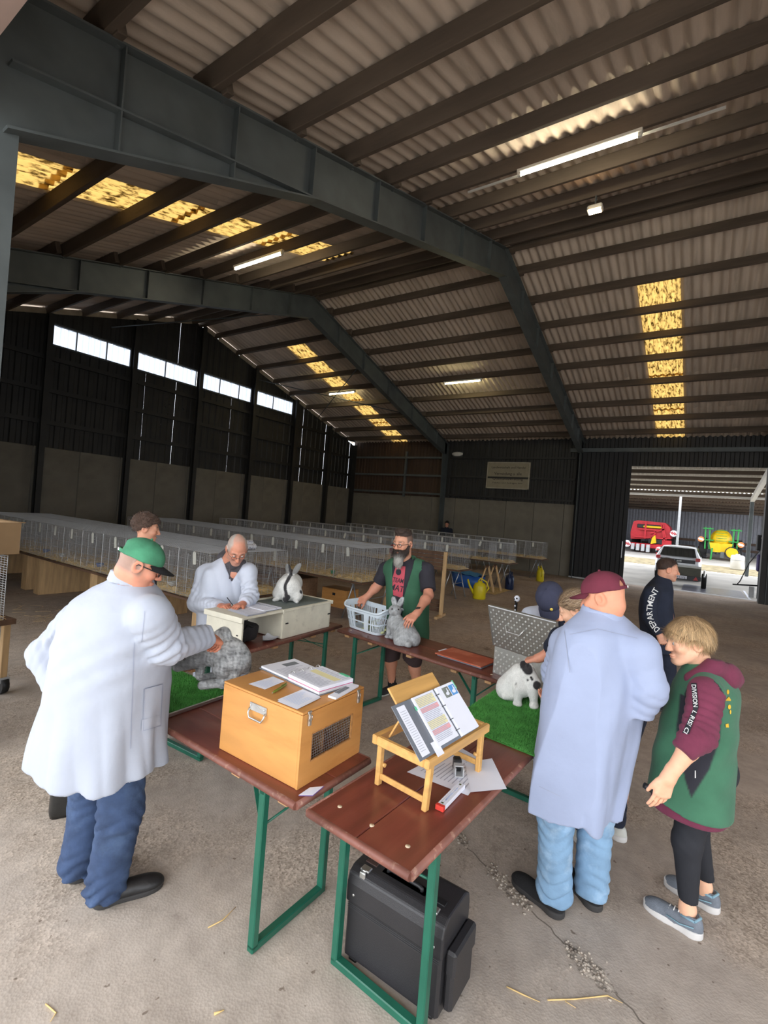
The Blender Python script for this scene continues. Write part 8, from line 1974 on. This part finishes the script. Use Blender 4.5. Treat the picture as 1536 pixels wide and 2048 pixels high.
m = MB(); m.add([V(-1.935, -.68, 1.0), V(-1.935, .68, 1.0), V(-1.50, .58, 1.37), V(-1.50, -.58, 1.37)], [(0, 3, 2, 1)]); m.v[-1] = m.v[-1]+V(-.025, 0, .01); m.build('rear_window', M_gl, car)
for s_ in (-1, 1): m = MB(); m.add([V(-1.35, s_*.655, 1.36), V(.15, s_*.655, 1.38), V(.85, s_*.78, 1.02), V(-1.5, s_*.80, 1.03)], [(0, 1, 2, 3)]); m.v[-1] = m.v[-1]+V(0, s_*.035, .0); m.build('side_window', M_gl, car)
m = MB(); m.rbox((-2.0, 0, .48), (.08, 1.6, .34), .03); m.build('rear_bumper', M_carb, car); m = MB(); m.rbox((-1.99, 0, .82), (.03, 1.30, .16), .01); m.build('tailgate_trim', M_carb, car)
M_tail = mat('red_tail_lamp', (.45, .02, .02), .3)
for s_ in (-1, 1):
    m = MB(); m.rbox((-1.95, s_*.74, .93), (.12, .17, .14), .02); m.build('tail_lamp', M_tail, car); m = MB(); m.rbox((.75, s_*.98, 1.05), (.12, .16, .11), .03); m.build('door_mirror', M_carb, car)
    for x in (-1.3, 1.3): wheel(car, V(26.4, .98, .06)+V(x, s_*.76, .31), .31, .2, M_galv)
put_text('model_badge', 'GT 208', .09, V(-2.018, .25, .80), (0, -1, 0), (0, 0, 1), M_lett, car, True, .4, .002, world=False)
tl = thing('trailer', 'small dark box trailer with red reflectors behind the white hatchback', 'trailer', (22.4, .72, 0))
m = MB(); m.rbox((0, 0, .62), (1.5, 1.25, .34), .01); m.build('box_body', mat('olive_trailer_board', (.085, .085, .065), .6, var=.15), tl); m = MB(); m.rbox((-.78, 0, .40), (.05, 1.3, .16), .01); m.build('light_bar', M_carb, tl)
m = MB(); m.bar((.75, 0, .42), (1.5, .1, .45), .06, .06); m.build('drawbar', M_steel, tl)
for s_ in (-1, 1):
    m = MB(); m.add([V(-.81, s_*.48-.08, .34), V(-.81, s_*.48+.08, .34), V(-.81, s_*.48, .48)], [(0, 2, 1)]); m.prism([(-.08, -.07), (.08, -.07), (0, .07)], (-.02, 0, 0), (-.80, s_*.48, .41), (0, 1, 0), (0, 0, 1)); m.build('red_triangle', M_tail, tl)
    wheel(tl, V(22.4, .72, 0)+V(0, s_*.74, .29), .29, .17, M_galv); m = MB(); m.tube([(-.36, s_*.74, .45), (-.25, s_*.74, .62), (0, s_*.74, .68), (.25, s_*.74, .62), (.36, s_*.74, .45)], .045, 6); m.build('mudguard', M_alu, tl)
m = MB(); m.rbox((-.815, .05, .41), (.012, .50, .11), .003); m.build('number_plate', M_paper, tl); put_text('plate_characters', 'EL 62172', .085, V(-.822, .27, .375), (0, -1, 0), (0, 0, 1), M_black, tl, True, .42, .002, world=False)
# --- red harvester
M_redm = mat('red_machine_paint', (.45, .02, .03), .4, var=.1); M_yelm = mat('yellow_machine_paint', (.72, .46, .01), .4, var=.08); M_grm = mat('green_machine_paint', (.03, .28, .06), .4, var=.08); M_orw = mat('orange_warning', (.75, .22, .05), .5)
def at2(px, py, x): d_ = W(px, py, 1.0)-CAM0; return CAM0+d_*(x/d_[0])
hv = thing('harvester', 'red potato harvester parked in the machine shed on the left', 'machine', (39.5, 5.2, .45)); hx0 = 38.6
yL, yR = at2(1262, 1060, hx0)[1], at2(1342, 1065, hx0)[1]; zt_ = at2(1300, 1042, hx0)[2]; zm = at2(1300, 1075, hx0)[2]; wd_ = yL-yR
def hb(nm, M, y0, y1, z0, z1, x0=0, dx=.3, r=.03): m = MB(); m.rbox((hx0+x0+dx/2, (y0+y1)/2, (z0+z1)/2), (dx, abs(y1-y0), z1-z0), r); return m.build(nm, M, hv, world=True)
m = MB(); m.prism([(yL, zm-.2), (yL+.05, zt_-.9), (yL-.1, zt_-.1), (yL-.35, zt_), (yR+.4, zt_-.06), (yR+.1, zt_-.35), (yR, zm)], (2.6, 0, 0), (hx0+.25, 0, 0), (0, 1, 0), (0, 0, 1)); m.build('hopper', M_redm, hv, world=True)
hb('picking_slot', M_black, yL-.35, yL-1.8, zt_-.52, zt_-.25, .18, .1); hb('roller_belt', M_yelm, yL-.75, yL-2.0, zt_-.48, zt_-.34, .12, .1)
for k, (y0, z0, y1, z1) in enumerate(((yL-.9, zt_-.05, yL-.9, zm-.1), (yL-1.9, zt_-.1, yR+.3, zm+.1), (yL-1.2, zm+.3, yR+.4, zt_-.5), (yL-.2, zm, yR+.2, zm), (yL-1.3, zm-.1, yR+.9, zt_-.7), (yL-.5, zt_-.6, yL-1.6, zt_-.62), (yR+.6, zt_-.2, yR+.35, zm-.2))): m = MB(); m.bar((hx0+.12, y0, z0), (hx0+.12, y1, z1), .10, .09); m.build('frame_arm', M_redm, hv, world=True)
hb('front_axle_frame', M_redm, yL+.1, yR+.2, zm-.75, zm-.45, .0, .5); hb('lower_shield', M_redm, yR+.85, yR-.05, zm-.85, zm-.1, .1, .9); hb('dark_intake', M_black, yR+1.35, yR+.5, zm-.42, zm-.08, .05, .3)
for k in range(4): hb('share_disc', M_lgrey, yL-.1-k*.32, yL-.32-k*.32, zm-.95-.03*k, zm-.5, -.3, .35)
m = MB(); m.prism([(0, 0), (.35, -.1), (.28, .35), (.1, .55)], (.12, 0, 0), (hx0-.1, yL-1.65, zm-.35), (0, 1, 0), (0, 0, 1)); m.build('yellow_guard', M_yelm, hv, world=True)
def disc(par, c_, r, nm='warning_disc', M1=None, M2=None):
    m = MB(); m.tube([np.asarray(c_), np.asarray(c_)+V(.02, 0, 0)], r, 16); o = m.build(nm, M1 or M_paper, par, world=True); m = MB()
    for k in (-1, 0, 1): p = np.asarray(c_)+V(-.006, k*r*.5, k*r*.5*0); m.bar(p+V(0, -r*.5, -r*.5)*(1-.3*abs(k)), p+V(0, r*.5, r*.5)*(1-.3*abs(k)), r*.28, .006, (1, 0, 0))
    q = m.build('warning_stripes', M2 or M_tail, o); q.data.transform(Matrix.Translation(-par.location))
disc(hv, (hx0-.35, yL+.15, zm-.55), .24); disc(hv, (hx0-.35, yR+.6, zm-.80), .22); disc(hv, (hx0+.1, yR-.15, zt_-.75), .22)
wheel(hv, (hx0+1.7, yL-.2, .45+.62), .62, .5, M_rim); wheel(hv, (hx0+1.7, yR+.1, .45+.62), .62, .5, M_rim); m = MB(); m.bar((hx0-.3, yL-1.75, zm-.6), (hx0-.3, yL-1.75, .46), .09, .09, (1, 0, 0)); m.build('jack_stand', M_redm, hv, world=True)
# --- green and yellow sprayer
spx = 38.4; yc = at2(1442, 1085, spx)[1]; zc = at2(1442, 1085, spx)[2]
sy_ = thing('sprayer', 'green and yellow field sprayer parked in the machine shed on the right', 'machine', (39.2, yc, .45))
def sb(nm, M, y0, z0, y1, z1, w_=.10, x=0): m = MB(); m.bar((spx+x, yc+y0, zc+z0), (spx+x, yc+y1, zc+z1), w_, w_, (1, 0, 0), .01); return m.build(nm, M, sy_, world=True)
m = MB(); m.ball((spx+.9, yc, zc+.2), (1.1, .62, .66), 18); m.build('tank', M_yelm, sy_, world=True); m = MB(); m.prism([(-.5, -.5), (.5, -.5), (.62, .1), (-.62, .1)], (.25, 0, 0), (spx-.05, yc, zc-.15), (0, 1, 0), (0, 0, 1)); m.build('front_shield', M_yelm, sy_, world=True)
for y in (.85, .62, -.62, -.85): sb('boom_mast', M_grm, y, -.5, y*1.05, .95, .08, .1)
for y0, y1, z in ((1.05, .45, .85), (-.45, -1.05, .85), (.95, .4, .1), (-.4, -.95, .1), (.6, -.6, -.45)): sb('cross_tube', M_grm, y0, z, y1, z, .07)
for k in range(5): sb('ladder_rung', M_grm, .3, .1+.17*k, -.3, .1+.17*k, .03, -.2)
sb('support_leg', M_grm, .45, -.4, .5, -1.35, .09, -.1); sb('hitch', M_steel, -.1, -.6, -.1, -1.0, .2, -.3)
m = MB(); m.tube([(spx-.3, yc-.62, zc-.62), (spx-.2, yc-.62, zc-.62)], .32, 16); m.build('fan_cover', M_yelm, sy_, world=True)
m = MB(); m.tube([(spx-.31, yc-.62+.38*math.cos(a), zc-.62+.38*math.sin(a)) for a in np.linspace(0, 6.28, 17)], .03, 6); m.build('hose_loop', M_black, sy_, world=True)
wheel(sy_, (spx+.9, yc+.95, .45+.75), .75, .42, M_yelm); wheel(sy_, (spx+.9, yc-.95, .45+.75), .75, .42, M_yelm); disc(sy_, (spx-.1, yc+1.1, zc+.12), .18, 'reflector_disc', M_orw, M_paper); disc(sy_, (spx-.1, yc-1.05, zc-.05), .18, 'reflector_disc', M_orw, M_paper)
# --- fuel/wash post with hoses beside the right door jamb, and a white drum
fp = thing('wash_post', 'black post with hoses and a lance beside the right door jamb', 'post', (21.3, -1.62, 0))
m = MB(); m.bar((0, 0, 0), (0, 0, 2.9), .10, .10, (1, 0, 0), .01); m.build('post', M_steel, fp); m = MB(); m.rbox((0, 0, 1.95), (.22, .34, .55), .03); m.build('hose_box', M_black, fp); m = MB(); m.rbox((-.12, 0, 1.25), (.16, .26, .60), .04); m.build('pump_housing', mat('violet_blue_housing', (.06, .04, .16), .5), fp)
m = MB(); m.tube([(-.15, .05, 1.7), (-.28, .35, 1.2), (-.2, .55, .55), (-.1, .62, .42)], .018, 6); m.build('hose', M_black, fp); m = MB(); m.bar((-.1, .75, .40), (0, -.1, .46), .05, .05); m.build('lance', M_black, fp); m = MB(); m.bar((-.1, .2, .40), (-.1, .2, .02), .16, .12, (1, 0, 0), .02); m.build('nozzle_foot', M_lgrey, fp)
m = MB(); m.ball((-.13, -.02, 1.98), .05, 8); m.build('orange_knob', M_orw, fp); m = MB(); m.ball((-.13, .0, 2.12), .05, 8); m.build('pale_knob', M_tag, fp)
dm = thing('white_drum', 'white plastic drum outside near the right door jamb', 'drum', (33.0, at2(1475, 1120, 33)[1], gzf(33)+.012)); m = MB(); m.lathe([(0, 0), (.30, 0), (.32, .05), (.32, .70), (.28, .78), (.10, .80), (.10, .86), (0, .86)], (0, 0, 0), 18); m.build('drum_body', M_lampw, dm); m = MB(); m.tube([(0, 0, .5), (0, 0, .53)], .326, 18); m.build('band', M_lgrey, dm)
